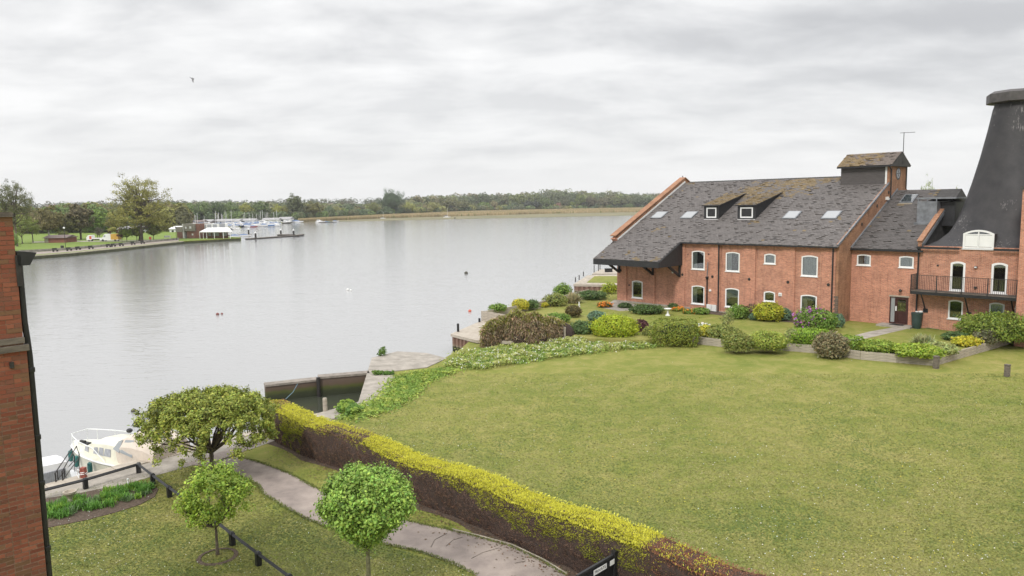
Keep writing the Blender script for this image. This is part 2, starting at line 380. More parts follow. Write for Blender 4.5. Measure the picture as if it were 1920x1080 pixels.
# tarmac path
up = [(392,872),(439,855),(489,868),(540,887),(605,922),(680,950),(755,975),(846,995),(892,1006),(958,1024),(1017,1052),(1061,1079)]
lo = [(392,875),(425,882),(483,909),(492,925),(540,955),(580,976),(627,993),(708,1018),(783,1034),(846,1056),(892,1079)]
A = [G(*p)[:2] for p in lo]; B = [G(*p)[:2] for p in up]
A = [tuple(G(344,871)[:2])] + [tuple(a) for a in A]; B = [tuple(b) for b in B]
B = [(q0 + qd * 5.5 + qn * 1.6)[:2], (q0 + qd * 10 + qn * 1.0)[:2]] + B[1:]
end_a = (A[-1][0] + 5.2, A[-1][1] - 6.5); end_b = (B[-1][0] + 5.0, B[-1][1] - 6.6)
path = MB(); path.slab(A + [end_a, end_b] + B[::-1], 0.016, -0.05)
struct(path.build('path', 'path'))
cr = MB()                                      # tar-sealed cracks across the path
for pts in ([(808,1026),(815,1012),(838,1000)], [(836,1024),(850,1012),(868,1007)], [(884,1047),(905,1036),(936,1027)], [(965,1056),(985,1052)]):
    w = [G(*p, 0.02) for p in pts]
    for a, b in zip(w, w[1:]): cr.beam(a, b, 0.022, 0.012)
struct(cr.build('path_crack', 'timber_dark'))
# bare soil beside the hedge and under the bed
# concrete apron beside the dock
ap = MB(); ap.slab([G(*p)[:2] for p in [(672,755),(697,672),(745,660),(800,663),(838,673),(800,690),(738,697),(742,722),(722,745),(690,765),(640,785),(600,790),(590,779)]], 0.05, -2.6)
apo = struct(ap.build('dock_apron', 'concrete'))
# far wall of the dock: two lengths of timber-faced wall with a capping each
def dock_wall(pa, pb, zt, label):
    a, b = G(*pa, zt), G(*pb, zt); dd = (b - a); dd.z = 0; L_ = dd.length; ang = math.atan2(dd.y, dd.x)
    t = thing('dock_wall', label, 'dock wall', (a.x, a.y, 0), ang)
    w = MB(); w.box(0.02, L_ - 0.02, 0.06, 0.62, -2.6, zt - 0.12); w.build('wall_face', M['dockface'], t)
    c = MB(); c.box(0, L_, 0, 0.68, zt - 0.12, zt); c.build('capping', 'coping_dark', t)
    return t, a, b
M['coping_dark'] = pm('capping_timber', (0.27, 0.235, 0.20), 0.9, 3, 0.35, 0.4, 30)
mdf, nt, b = newmat('dock_face'); tcn = N(nt, 'ShaderNodeTexCoord'); s3 = N(nt, 'ShaderNodeSeparateXYZ'); nt.links.new(tcn.outputs['Object'], s3.inputs[0])
nn = N(nt, 'ShaderNodeTexNoise', i_Scale=2.5, i_Detail=4.0); nt.links.new(tcn.outputs['Object'], nn.inputs['Vector'])
ma = N(nt, 'ShaderNodeMath', operation='MULTIPLY_ADD', i_1=0.25); nt.links.new(nn.outputs[0], ma.inputs[0]); nt.links.new(s3.outputs[2], ma.inputs[2])
mr = N(nt, 'ShaderNodeMapRange', i_1=-1.2, i_2=0.3); nt.links.new(ma.outputs[0], mr.inputs[0])
rr = ramp(nt, [(0.0, (0.02, 0.024, 0.014)), (0.36, (0.035, 0.042, 0.015)), (0.48, (0.075, 0.085, 0.018)), (0.58, (0.11, 0.075, 0.05)), (0.85, (0.14, 0.10, 0.08))]); nt.links.new(mr.outputs[0], rr.inputs[0])
nt.links.new(rr.outputs[0], b.inputs['Base Color']); b.inputs['Roughness'].default_value = 0.7
M['dockface'] = mdf
dock_wall((497,722), (597,711), -0.1, 'low green-stained dock wall with timber capping, outer length nearest the broad')
dock_wall((597,707), (693,699), 0.05, 'taller green-stained dock wall joining the concrete apron')
pl = MB(); pl.lathe([(0.11,-1.6),(0.11,0.02),(0.1,0.05)], n=10); p = G(597,707)
tag(pl.build('mooring_pile', 'iron', loc=(p.x+0.05, p.y-0.25, 0.0)), 'dark pile at the joint of the two dock walls', 'pile')
rp = MB(); a = G(558,720,0.0); b_ = G(536,748,-0.9); rp.tube([a, a*0.6+b_*0.4+Vector((0,0,-.12)), b_], 0.02, 6)
M['rope_blue'] = pm('rope_blue', (0.22, 0.33, 0.40), 0.8)
tag(rp.build('mooring_rope', 'rope_blue'), 'pale blue rope hanging from the outer dock wall', 'rope')
M['dockwater_reflection'] = m_water(); dwn = M['dockwater_reflection'].node_tree; dwn.nodes['Bump'].inputs['Strength'].default_value = 0.12; dwn.nodes['Principled BSDF'].inputs['Base Color'].default_value = (.045,.05,.035,1); dwn.nodes['Principled BSDF'].inputs['IOR'].default_value = 1.4  # calmer dock water; the wall's dark reflection is put into its base colour
dw = MB(); dw.slab([G(*q, WZ)[:2] for q in ((500,735),(597,722),(697,712),(690,800),(560,850),(480,850))], WZ+.006, WZ-.05); struct(dw.build('dock_water_reflection', 'dockwater_reflection'))
ps = MB(); ps.lathe([(0.11,-0.1),(0.11,0.62),(0.09,0.68)], n=12); p = G(610,772)
tag(ps.build('mooring_post', 'timber', loc=(p.x, p.y, 0)), 'pale timber post at the dock edge behind the hedge end', 'post')

# ================================================================== GARDEN TERRACE IN FRONT OF THE MALTINGS
fr = [(1100,645),(1200,648),(1298,644),(1359,651),(1457,656),(1536,663),(1613,674),(1752,686)]
front = [G(*p) for p in fr]
NW = G(903,600,0.3); corner = G(1752,686); east = G(1903,642)
gpoly = [tuple(NW[:2])] + [tuple(G(978,612,0.3)[:2])] + [tuple(p[:2]) for p in front] + [tuple(east[:2]), (40, 60), (45, 95), (24, 100), tuple(G(1157,535,0.4)[:2]), tuple(G(1082,552,0.6)[:2])]
gg = MB(); gg.slab(gpoly, 0.4, -1.6); struct(gg.build('garden_lawn', 'grass'))
def board_wall(name, label, pts, zt, zb, hb=0.2, seglen=2.4, th=0.09, mat='timber', outer=1, post=False):
    t = thing(name, label, 'retaining wall', (pts[0].x, pts[0].y, 0))
    base = pts[0]; ncour = max(1, round((zt - zb) / hb)); hh = (zt - zb) / ncour
    for a, b in zip(pts, pts[1:]):
        dd = Vector((b.x - a.x, b.y - a.y, 0)); Ln = dd.length; k = max(1, round(Ln / seglen)); dd.normalize()
        me = MB().box(0.006, Ln / k - 0.006, -th / 2, th / 2, 0.004, hh - 0.008).mesh('board', mat)
        for c in range(ncour):
            for j in range(k):
                o = bpy.data.objects.new('board', me); C.objects.link(o); o.parent = t
                q = Vector((a.x - base.x, a.y - base.y, 0)) + dd * (Ln / k * j)
                off = Vector((dd.y, -dd.x, 0)) * (0.004 * random.uniform(-1, 1))
                o.location = (q.x + off.x, q.y + off.y, zb + c * hh); o.rotation_euler = (0, 0, math.atan2(dd.y, dd.x) + random.uniform(-.002, .002))
    return t
board_wall('retaining_wall', 'low grey timber-board wall holding up the front garden shrubs, long side facing the lawn', front[2:], 0.52, 0.0)
board_wall('retaining_wall', 'low grey timber-board wall running from corner post back to the brick wing', [corner, east], 0.52, 0.0)
board_wall('retaining_wall', 'tall grey timber-board wall at the waterside end of the garden', [NW, G(980,614,0.3), G(1060,636,0.2)], 1.08, 0.2, 0.22)
board_wall('retaining_wall', 'weathered timber wall along the garden edge above the broad', [NW + Vector((0,0.12,0)), G(1010,568,0.9), G(1104,546,0.8)], 1.0, -1.3, 0.25, 3.5)
def bollard(px, py, h, w, label):
    p = G(px, py); mb = MB(); mb.box(-w/2, w/2, -w/2, w/2, -0.1, h); mb.box(-w/2-.012, w/2+.012, -w/2-.012, w/2+.012, h - 0.05, h+0.012)
    tag(mb.build('timber_post', 'timber_dark', loc=(p.x, p.y, 0), rz=0.5), label, 'post')
bollard(1755, 691, 0.72, 0.24, 'dark square post at the corner of the garden retaining wall')
bollard(1888, 706, 0.66, 0.22, 'dark square post standing alone on the lawn at far right')
# piled platform on the water at the garden end
dk = MB(); dpts = [G(845,626,0.25), G(893,638,0.25), G(960,640,0.25), G(1050,628,0.25), G(985,612,0.25), NW + Vector((0,0,-.05))]
t = thing('piled_platform', 'piled waterside platform with concrete edge and green-stained sheet piles', 'platform', tuple(dpts[0][:2]) + (0,))
o0 = dpts[0]; loc = lambda p: Vector((p.x - o0.x, p.y - o0.y, p.z))
dk.slab([loc(p)[:2] for p in dpts], 0.25, 0.05); dk.build('deck', 'coping', t)
M['pile'] = pm('rusty_pile', (0.20, 0.12, 0.085), 0.85, 1.5, 0.3, 0.3, 20)
pn = M['pile'].node_tree; b = pn.nodes['Principled BSDF']; tcn = N(pn, 'ShaderNodeTexCoord'); s3 = N(pn, 'ShaderNodeSeparateXYZ'); pn.links.new(tcn.outputs['Object'], s3.inputs[0])
rr = ramp(pn, [(0.0, (0.022, 0.022, 0.015)), (0.30, (0.03, 0.034, 0.012)), (0.45, (0.05, 0.055, 0.015)), (0.5, (0.24, 0.19, 0.14)), (0.62, (0.20, 0.12, 0.085)), (1.0, (0.16, 0.095, 0.07))])
mr = N(pn, 'ShaderNodeMapRange', i_1=-1.3, i_2=0.1); pn.links.new(s3.outputs[2], mr.inputs[0]); pn.links.new(mr.outputs[0], rr.inputs[0]); pn.links.new(rr.outputs[0], b.inputs['Base Color'])
def sheet_piles(parent, a, b, z1, z0, pitch_=0.5, dep=0.14):
    a = Vector((a.x, a.y, 0)); b = Vector((b.x, b.y, 0)); dd = (b - a); Ln = dd.length; dd.normalize(); nn_ = Vector((dd.y, -dd.x, 0)); k = int(Ln / pitch_)
    for j in range(k):
        p = a + dd * (j * pitch_); w = dd * pitch_
        prof = [p, p + w*.3, p + w*.4 + nn_*dep, p + w*.9 + nn_*dep, p + w]
        mb = MB(); 
        for u, v in zip(prof, prof[1:]): mb.quad((u.x,u.y,z0), (v.x,v.y,z0), (v.x,v.y,z1), (u.x,u.y,z1))
        mb.build('sheet_pile', 'pile', parent)
ins = Vector((0.12, 0.12, 0))
sheet_piles(t, loc(dpts[0]) + ins, loc(dpts[1]) + ins, 0.05, -2.0); sheet_piles(t, loc(dpts[1]) + ins, loc(dpts[2]) + Vector((-.2,.2,0)), 0.05, -2.0)
bx = MB(); bx.slab([loc(p)[:2] for p in [dpts[0]+Vector((.25,.3,0)), dpts[1]+Vector((0,.3,0)), dpts[2]+Vector((-.4,.4,0)), dpts[3], dpts[4], dpts[5]]], 0.05, -2.0); bx.build('fill', 'timber_dark', t)
for px, py, h, lb in ((859,622,0.6,'short dark post on the piled platform corner by the water'), (899,604,0.3,'small dark post against the tall timber wall')):
    p = G(px, py, 0.25); mb = MB(); mb.lathe([(0.09,0),(0.09,h),(0.07,h+.03)], n=10); tag(mb.build('mooring_post', 'black', loc=(p.x,p.y,0.25)), lb, 'post')

# ---- second and third quays seen past the end of the maltings
q2 = thing('lower_quay', 'grassy piled quay just beyond the corner of the maltings', 'quay', tuple(G(1075,533,0.2)[:2]) + (0,))
b0 = G(1075,533,0.2); lc = lambda p: (p.x - b0.x, p.y - b0.y)
P2 = [G(1075,533,0.2), G(1160,534,0.2), G(1180,520,0.2), G(1180,514,0.2), G(1102,516,0.2)]
MB().slab([lc(p) for p in P2], 0.2, -0.05).build('deck', 'timber', q2)
MB().slab([lc(p) for p in [G(1100,530,0.2), G(1160,531,0.2), G(1175,518,0.2), G(1115,518,0.2)]], 0.23, 0.1).build('grass_strip', 'grass', q2)
sheet_piles(q2, Vector(lc(P2[0]) + (0,)) + Vector((.1,.1,0)), Vector(lc(P2[1]) + (0,)) + Vector((0,.1,0)), -0.05, -2.0, 0.6)
for k, (px, py) in enumerate(((1079,529),(1086,525),(1094,518))):
    p = G(px, py, 0.2); tag(MB().lathe([(0.06,0),(0.06,0.6)], n=8).build('quay_post', 'iron', loc=(p.x,p.y,0.2)), ['nearest','middle','farthest'][k] + ' of three thin posts along the lower quay edge', 'post', 'posts on the lower quay edge')
q3 = thing('upper_quay', 'bare concrete quay with fence posts, farthest beyond the maltings corner', 'quay', tuple(G(1110,513,0.3)[:2]) + (0,))
b0 = G(1110,513,0.3)
P3 = [G(1110,513,0.3), G(1160,513,0.3), G(1175,504,0.3), G(1125,505,0.3)]
MB().slab([lc(p) for p in P3], 0.3, -0.2).build('deck', 'coping', q3)
sheet_piles(q3, Vector(lc(P3[0]) + (0,)) + Vector((.1,.1,0)), Vector(lc(P3[1]) + (0,)), -0.2, -2.0, 0.9)
for px, py in ((1114,511),(1122,508),(1125,505.5)):
    p = G(px, py, 0.3); MB().box(-.05,.05,-.05,.05,0,1.0).build('post', 'iron', q3, loc=(p.x-b0.x, p.y-b0.y, 0.3))
p = G(1141,510,0.3); MB().box(-.5,.5,-.3,.3,0,0.45).box(-.55,.55,-.35,.35,.45,.5).build('store_box', 'black', q3, loc=(p.x-b0.x, p.y-b0.y, 0.3))
# ================================================================== MALTINGS (frame: x along the front, y back, z up)
BA = math.radians(-46.4); BO = Vector((9.97, 70.85, 0.4))
UD = Vector((math.cos(BA), math.sin(BA), 0)); VD = Vector((-UD.y, UD.x, 0))
def BW(u, v, h=0.0): return BO + UD * u + VD * v + Vector((0, 0, h))
EH, SL = 5.95, 0.49

def wall_grid(mb, u0, u1, h0, h1, v, holes, reveal=0.14, axis=0):
    xs = sorted({u0, u1} | {a for h in holes for a in h[:2]}); zs = sorted({h0, h1} | {a for h in holes for a in h[2:4]})
    for a, b in zip(xs, xs[1:]):
        for c, d in zip(zs, zs[1:]):
            cx, cz = (a+b)/2, (c+d)/2
            if any(h[0] < cx < h[1] and h[2] < cz < h[3] for h in holes): continue
            mb.quad((a,v,c), (b,v,c), (b,v,d), (a,v,d))
    for a, b, c, d in [h[:4] for h in holes]:
        r = v + reveal
        mb.quad((a,v,c),(a,v,d),(a,r,d),(a,r,c)); mb.quad((b,v,c),(b,r,c),(b,r,d),(b,v,d))
        mb.quad((a,v,c),(a,r,c),(b,r,c),(b,v,c)); mb.quad((a,v,d),(b,v,d),(b,r,d),(a,r,d))
def arch(x0, x1, z0, z1, rise, y, n=8):
    pts = [(x0, y, z0), (x1, y, z0)]
    for k in range(n + 1):
        t = k / n; x = x1 + (x0 - x1) * t; pts.append((x, y, z1 - rise + rise * 4 * t * (1 - t) if rise else z1))
    return pts
def window(parent, x0, x1, z0, z1, v, fw=0.095, rise=0.1, blind=None, mull=(), sill=True, name='window', curtain=None, label=None, bar=None, fmat='white', inner=None):
    """Frame (a ring following the segmental head), pane, sill and what hangs behind the glass."""
    o_ = arch(x0, x1, z0, z1, rise, v - 0.012); i_ = arch(x0+fw, x1-fw, z0+fw, z1-fw, rise*0.8, v - 0.012)
    mb = MB(); n = len(o_)
    y1 = v + 0.09
    for k in range(n):
        j = (k+1) % n
        a, b, c, d = o_[k], o_[j], i_[j], i_[k]
        mb.quad(a, b, c, d); mb.quad(d, c, (c[0], y1, c[2]), (d[0], y1, d[2]))
        mb.quad(a, (a[0], y1, a[2]), (b[0], y1, b[2]), b); mb.quad((a[0],y1,a[2]), (d[0],y1,d[2]), (c[0],y1,c[2]), (b[0],y1,b[2]))
    for mx_ in mull: mb.box(mx_-0.035, mx_+0.035, v-0.008, v+0.08, z0+fw-.01, z1-fw-.02)
    if bar: mb.box(x0+fw, x1-fw, v-0.006, v+0.08, bar-0.03, bar+0.03)
    w = mb.build(name, fmat, parent)
    if label: w['label'] = label
    g_ = MB(); p_ = arch(x0+fw, x1-fw, z0+fw, z1-fw, rise*0.8, v + 0.05); g_.prism(p_, (0, 0.008, 0)); g_.build('pane', 'glass', w)
    if sill: MB().box(x0-0.05, x1+0.05, v-0.07, v+0.02, z0-0.055, z0).build('sill', 'white', w)
    if blind:
        bt = MB()
        nb = 10; zb = z1 - fw - (z1 - z0) * blind
        for k in range(nb):
            xa = x0+fw + (x1-x0-2*fw)*k/nb; xb = x0+fw + (x1-x0-2*fw)*(k+1)/nb
            bt.quad((xa, v+.11, zb - .03*(k % 2)), (xb, v+.11, zb - .03*((k+1) % 2)), (xb, v+.11, z1), (xa, v+.11, z1))
        bt.build('blind', 'curtain', w)
    if curtain:
        for side in curtain:
            cw = (x1 - x0) * (0.28 if side in 'LR' else 0.9); xs = x0 + fw if side in 'LF' else x1 - fw - cw
            ct = MB(); nb = 12
            for k in range(nb):
                xa = xs + cw*k/nb; xb = xs + cw*(k+1)/nb
                ct.quad((xa, v+.16+.03*(k % 2), z0), (xb, v+.16+.03*((k+1) % 2), z0), (xb, v+.16+.03*((k+1) % 2), z1), (xa, v+.16+.03*(k % 2), z1))
            ct.build('curtain', 'curtain', w)
    if inner: inner(w)
    return w
def tile_slope(parent, name, o, eu, es, wid, length, keep=None, lichen=0.1, tw=0.27, te=0.215, chip=0.1, seed=1, base=(0.145, 0.131, 0.124), var=0.07, spots=()):
    """Rows of lapped slates: o eave corner, eu along the eave, es up the slope (unit); each slate is a thin wedge."""
    r = np.random.default_rng(seed); eu, es = np.array(eu, float), np.array(es, float); nrm = np.cross(eu, es); nrm /= np.linalg.norm(nrm)
    o = np.array(o, float); rows = int(length / te); cols = int(wid / tw) + 2
    R, K = np.meshgrid(np.arange(rows), np.arange(cols), indexing='ij'); R = R.ravel(); K = K.ravel()
    x0 = (K - 0.5 * (R % 2)) * tw; x1 = x0 + tw - 0.012; x0 = x0.clip(0, wid); x1 = x1.clip(0, wid)
    y0 = R * te - 0.02 * (R > 0); y1 = y0 + te + 0.05
    ok = (x1 - x0 > 0.05)
    if keep is not None: ok &= np.array([keep((a+b)/2, (c+d)/2) for a, b, c, d in zip(x0, x1, y0, y1)])
    x0, x1, y0, y1, R, K = [a[ok] for a in (x0, x1, y0, y1, R, K)]; n = len(x0)
    slip = (r.random(n) < chip) * r.uniform(0.02, 0.07, n)
    y0 = y0 + np.where(r.random(n) < 0.5, slip, -slip * .6) + r.normal(0, 0.004, n); lift = 0.030 + r.random(n) * 0.014 + (r.random(n) < chip) * 0.05
    tilt = r.normal(0, 0.004, n)
    def P(x, y, z): return o[None] + x[:, None]*eu + y[:, None]*es + z[:, None]*nrm
    zt0, zt1 = lift + tilt, lift - tilt; zb = np.full(n, 0.004)
    a, b, c, d = P(x0, y0, zt0), P(x1, y0, zt1), P(x1, y1, zb+.006), P(x0, y1, zb+.006)
    e, f = P(x0, y0, zb*0), P(x1, y0, zb*0)
    quads = np.concatenate([np.stack([a, b, c, d], 1), np.stack([e, f, b, a], 1), np.stack([b, f, c, c + 0*nrm], 1), np.stack([e, a, d, d], 1)])
    quads[2*n:3*n, 3] = quads[2*n:3*n, 2] + nrm*0.001; quads[3*n:, 3] = quads[3*n:, 2] - eu*0.001
    me = quads_mesh(name, quads, 'slate')
    col = np.array(base)[None] * r.normal(1, var, n).clip(.6, 1.5)[:, None]
    col = np.where((r.random(n) < chip*.4)[:, None], col*0.5, col)
    # weathered blocks and lichen have their own places on the roof
    cx, cy = (x0+x1)/2, (y0+y1)/2
    from mathutils import noise
    nz = np.array([noise.noise((x*0.45, y*0.5, seed)) + 0.5*noise.noise((x*1.7, y*1.7, seed+9)) for x, y in zip(cx, cy)])
    li = (nz + lichen*2 - 0.55)
    for sx, sy, rad, amt in spots: li = np.maximum(li, amt - np.hypot(cx - sx, (cy - sy)) / rad + 0.35*nz)
    pr = np.clip(li * 1.6, 0, 0.9); hit = r.random(n) < pr
    lc_ = np.array([0.24, 0.16, 0.045])[None] * r.uniform(0.7, 1.15, n)[:, None]
    col = np.where(hit[:, None], col * 0.45 + lc_ * 0.55, col)
    set_col(me, np.tile(col, (4, 1)))
    ob = bpy.data.objects.new(name, me); put(ob, parent); ob['kind'] = 'stuff'; return ob
def pipe(parent, pts, r=0.055, name='downpipe', mat='black'): return MB().tube(pts, r, 8).build(name, mat, parent)
def plate(parent, u, h, v, r=0.115):
    mb = MB(); n = 12; vs = [(u + r*math.cos(2*PI*k/n), v, h + r*math.sin(2*PI*k/n)) for k in range(n)]
    mb.prism(vs, (0, -0.035, 0)); mb.build('tie_plate', 'iron', parent)

mal = thing('maltings', 'long red-brick maltings with slate roof, overhanging canopy and two black dormers', 'building', tuple(BO), BA)
RV = 10.8; RH = EH + SL * RV
W_ = [  # x0, x1, z0, z1, kind
 (1.66,2.87,0.50,2.14), (8.08,9.36,3.50,5.12), (11.37,12.65,3.50,5.12), (14.81,15.78,4.28,5.10), (17.90,19.19,3.48,5.08),
 (8.10,9.38,0.49,2.11), (11.37,12.65,0.50,2.11), (14.83,15.80,1.25,2.09), (17.90,19.19,0.50,2.05)]
holes = [(a+.05, b-.05, c+.02, d-.09) for a, b, c, d in W_]
wl = MB(); V0 = 0.09
wall_grid(wl, 0, 20.8, -0.6, EH, V0, holes)
wl.quad((0,V0,-.6),(0,21.6,-.6),(0,21.6,EH),(0,V0,EH))
wl.add([(0,V0,EH),(0,RV,RH),(0,21.6,EH)], [(0,1,2)])
wl.quad((0,21.6,-.6),(20.8,21.6,-.6),(20.8,21.6,EH),(0,21.6,EH))
wl.build('wall', 'brick_panel', mal)
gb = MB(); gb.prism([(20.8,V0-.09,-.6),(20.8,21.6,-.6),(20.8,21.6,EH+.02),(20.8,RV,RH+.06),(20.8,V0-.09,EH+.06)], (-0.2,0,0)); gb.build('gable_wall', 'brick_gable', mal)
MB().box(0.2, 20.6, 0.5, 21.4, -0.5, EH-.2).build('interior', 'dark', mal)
for a, b in ((-.02,1.08),(3.93,4.27),(6.46,7.44),(9.95,10.93),(13.02,14.09),(16.38,17.42),(19.45,20.58)):
    MB().box(a, b, 0.0, V0+.03, -0.6, 5.62 if a > 6 else 4.2).build('pilaster', 'brick', mal)
MB().box(6.46, 20.58, -0.004, V0+.03, 5.62, EH).build('cornice_band', 'brick', mal)
MB().box(-.03, 8.0, -0.04, V0+.02, -0.6, 0.16).box(8.0, 20.6, -0.03, V0+.02, -0.6, 0.06).build('plinth', 'concrete', mal)
# toothed brick edge of the recess
tb = MB()
kinds = [dict(), dict(curtain='L'), dict(curtain='L', blind=None), dict(curtain='F'), dict(curtain='F'), dict(blind=0.12, curtain='L'), dict(blind=0.42), dict(blind=0.2), dict(blind=0.22, curtain='L')]
for (a, b, c, d), kw in zip(W_, kinds): window(mal, a, b, c, d, V0, **kw)
for u, h, v in ((7.21,2.98,-.005),(10.19,2.97,-.005),(13.58,2.96,-.005),(16.89,2.93,-.005),(20.08,2.94,-.005),(0.42,2.99,-.005)): plate(mal, u, h, v)
plate(mal, 1.33, 1.65, V0, 0.08); plate(mal, 7.7, 4.75, V0, 0.05); plate(mal, 9.75, 4.85, V0, 0.06)
pipe(mal, [(10.80,-.07,0),(10.80,-.07,5.75),(10.80,-.2,5.9)], 0.06); pipe(mal, [(20.38,-.07,0),(20.38,-.07,5.75),(20.38,-.2,5.9)], 0.06)
sp = pipe(mal, [(9.66,.02,0),(9.66,.02,2.75)], 0.06, 'soil_pipe'); MB().lathe([(0.07,2.7),(0.14,2.9),(0.13,2.95)], 9.66, 0.0, 10).build('hopper', 'black', sp)
pipe(mal, [(9.66,0,2.9),(9.76,-.05,4.2)], 0.035, 'flue_pipe', 'lead')
mt = MB().box(9.74, 10.18, -0.16, .06, 0.05, 0.58).build('meter_box', 'whitewash', mal); MB().box(10.22, 10.66, -0.16, .06, 0.05, 0.58).build('meter_box', 'whitewash', mal)
MB().box(16.12, 16.42, -.02, .07, 1.78, 2.04).lathe([(0.05,0),(0.07,0.04)], 16.27, -.05, 8, 1.9).build('vent_cowl', 'whitewash', mal)
MB().sphere((9.98, .0, 1.76), 0.12, 10, 6).build('wall_lamp', 'whitewash', mal)
for k in range(12):       # grey toothing bricks by the corner
    MB().box(20.62 - .1*(k % 2), 20.815, -0.03, 0.10, 0.35 + k*.15, 0.35 + k*.15 + .10).build('toothing_brick', 'timber_dark', mal)
# roof body
rf = MB(); t_ = 0.06
rf.prism([(0.35,-.22,EH-.11),(0.35,RV,RH-.0),(0.35,21.8,EH-.1),(0.35,21.6,EH-.25),(0.35,.1,EH-.2)], (20.3,0,0)); roof = rf.build('roof', 'slate_base', mal)
cs = 1/math.sqrt(1+SL*SL); es = (0, cs, SL*cs)
CV = -3.38; CH = EH + SL*CV
MB().prism([(-.06,CV,CH-.02),(7.1,CV,CH-.02),(7.1,0,EH-.02),(.35,0,EH-.02),(-.06,0,EH-.02)], (0,0,-.07)).build('canopy_roof', 'slate_base', mal)
def keep_main(x, s):
    u, v = x, s*cs + CV
    if v < -0.25 and u > 7.05: return False
    if v > 0.1 and u < 0.72 - .35: return False
    if v > RV - .02: return False
    for (a, b) in ((6.98,8.62),(10.32,12.15)):
        if a + .1 < u + -.06 < b - .1 and 3.75 < v < 8.2: return False
    for (a, b) in ((1.15,2.35),(4.5,5.7),(14.45,15.6),(17.75,18.95)):
        if a < u - .06 < b and 3.7 < v < 4.75: return False
    if 16.75 < u - .06 and v > 9.35: return False
    return True
Ls = (RV - CV) / cs
tile_slope(roof, 'slates', (-.06, CV, CH), (1,0,0), es, 20.92, Ls, keep_main, lichen=0.03, chip=0.12, seed=3,
           spots=((7.2,11.5,2.2,.75),(9.0,13.2,2.6,.8),(12.0,13.0,2.6,.8),(13.0,14.9,2.8,.85),(10,14.9,2.0,.7),(15.5,15.6,1.6,.9),(3.3,1.3,1.4,.35),(6.6,.4,.8,.7),(4.6,.2,.8,.7)))
tile_slope(roof, 'slates', (20.8, 21.8, EH-.1), (-1,0,0), (0,-cs,SL*cs), 20.6, RV/cs+.2, None, seed=5, tw=0.6, te=0.5)
rg = MB()
x = 0.8
while x < 16.6: rg.add([(x,RV-.13,RH-.05),(x+.42,RV-.13,RH-.05),(x+.42,RV,RH+.07),(x,RV,RH+.07),(x,RV+.13,RH-.05),(x+.42,RV+.13,RH-.05)], [(0,1,2,3),(3,2,5,4),(0,3,4),(1,5,2)]); x += 0.44
rg.build('ridge_tiles', 'slate_base', mal)['kind'] = 'stuff'
# fascias, gutter, canopy
MB().box(7.13, 20.75, -.32, -.2, EH-.24, EH-.1).build('gutter', 'black', mal)
cn = MB().box(-.06, 7.12, CV-.05, CV+.02, CH-.52, CH-.03).build('canopy_fascia', 'blackwood', mal)
MB().prism([(7.13,CV-.02,CH-.52),(7.13,0.0,CH-.52),(7.13,0.0,2.75),(7.13,-.75,CH-.55),(7.13,CV,CH-.52)][:0] or [(7.13,CV-.02,CH-.5),(7.13,-.02,2.8),(7.13,-.02,EH-.03),(7.13,CV-.02,CH-.02)], (0.07,0,0)).build('canopy_cheek', 'blackwood', mal) if False else None
MB().prism([(7.14,CV-.02,CH-.5),(7.14,-1.0,CH-.5),(7.14,-.02,CH-.5),(7.14,-.02,EH-.04),(7.14,CV-.02,CH-.03)], (0.06,0,0)).build('canopy_cheek', 'blackwood', mal)
MB().box(-.04, 7.1, CV+.02, -.03, CH-.47, CH-.41).build('canopy_soffit', 'blackwood', mal)
for u in (0.25, 4.1, 6.95):
    k = MB(); k.box(u-.09, u+.09, -.12, -.0, 2.75, CH-.45); k.beam((u,-1.75,CH-.5), (u,-.08,2.85), .15, .2); k.build('canopy_bracket', 'blackwood', mal)
MB().sphere((6.4,-.3,3.15), .1, 10, 6).build('wall_lamp', 'whitewash', mal)
# parapet at the water end with brick corbel and coping
pz = 0.42
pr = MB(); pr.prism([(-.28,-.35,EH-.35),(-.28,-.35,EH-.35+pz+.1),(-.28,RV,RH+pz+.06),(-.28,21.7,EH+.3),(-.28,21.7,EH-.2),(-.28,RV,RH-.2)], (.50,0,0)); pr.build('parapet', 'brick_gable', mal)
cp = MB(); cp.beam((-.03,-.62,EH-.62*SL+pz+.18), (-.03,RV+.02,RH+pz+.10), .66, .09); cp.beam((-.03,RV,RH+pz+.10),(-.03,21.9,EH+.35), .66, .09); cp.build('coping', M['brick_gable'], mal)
cb = MB(); 
for k in range(4): cb.box(-.30, .24, -.62+.1*k, -.1, EH+.02-.09*k, EH+.10-.09*k)
cb.build('corbel', 'brick', mal)
MB().beam((.27,-.28,EH-.05),(.27,RV,RH+.10), .05, .16).build('flashing', 'whitewash', mal)
MB().lathe([(.02,0),(.05,.1),(.02,.2)], -.03, RV, 8, RH+pz+.1).build('finial', 'iron', mal)
# gable verge and tie plates on the right-hand side wall
MB().beam((20.78,-.25,EH-.02),(20.78,9.3,EH+SL*9.3+.10), .1, .08).build('verge', 'lead', mal)
for v_, off in ((4.0,.45),(6.9,.5),(9.2,.55)):
    mb = MB(); n = 10; mb.prism([(20.80, v_ + .13*math.cos(2*PI*k/n), EH+SL*v_-off-.1 + .13*math.sin(2*PI*k/n)) for k in range(n)], (.03,0,0)); mb.build('tie_plate', 'iron', mal)
MB().prism([(20.8,8.6,9.2),(20.8,8.9,9.25),(20.8,8.6,9.45)], (.25,0,0)).build('wall_lamp', 'whitewash', mal)
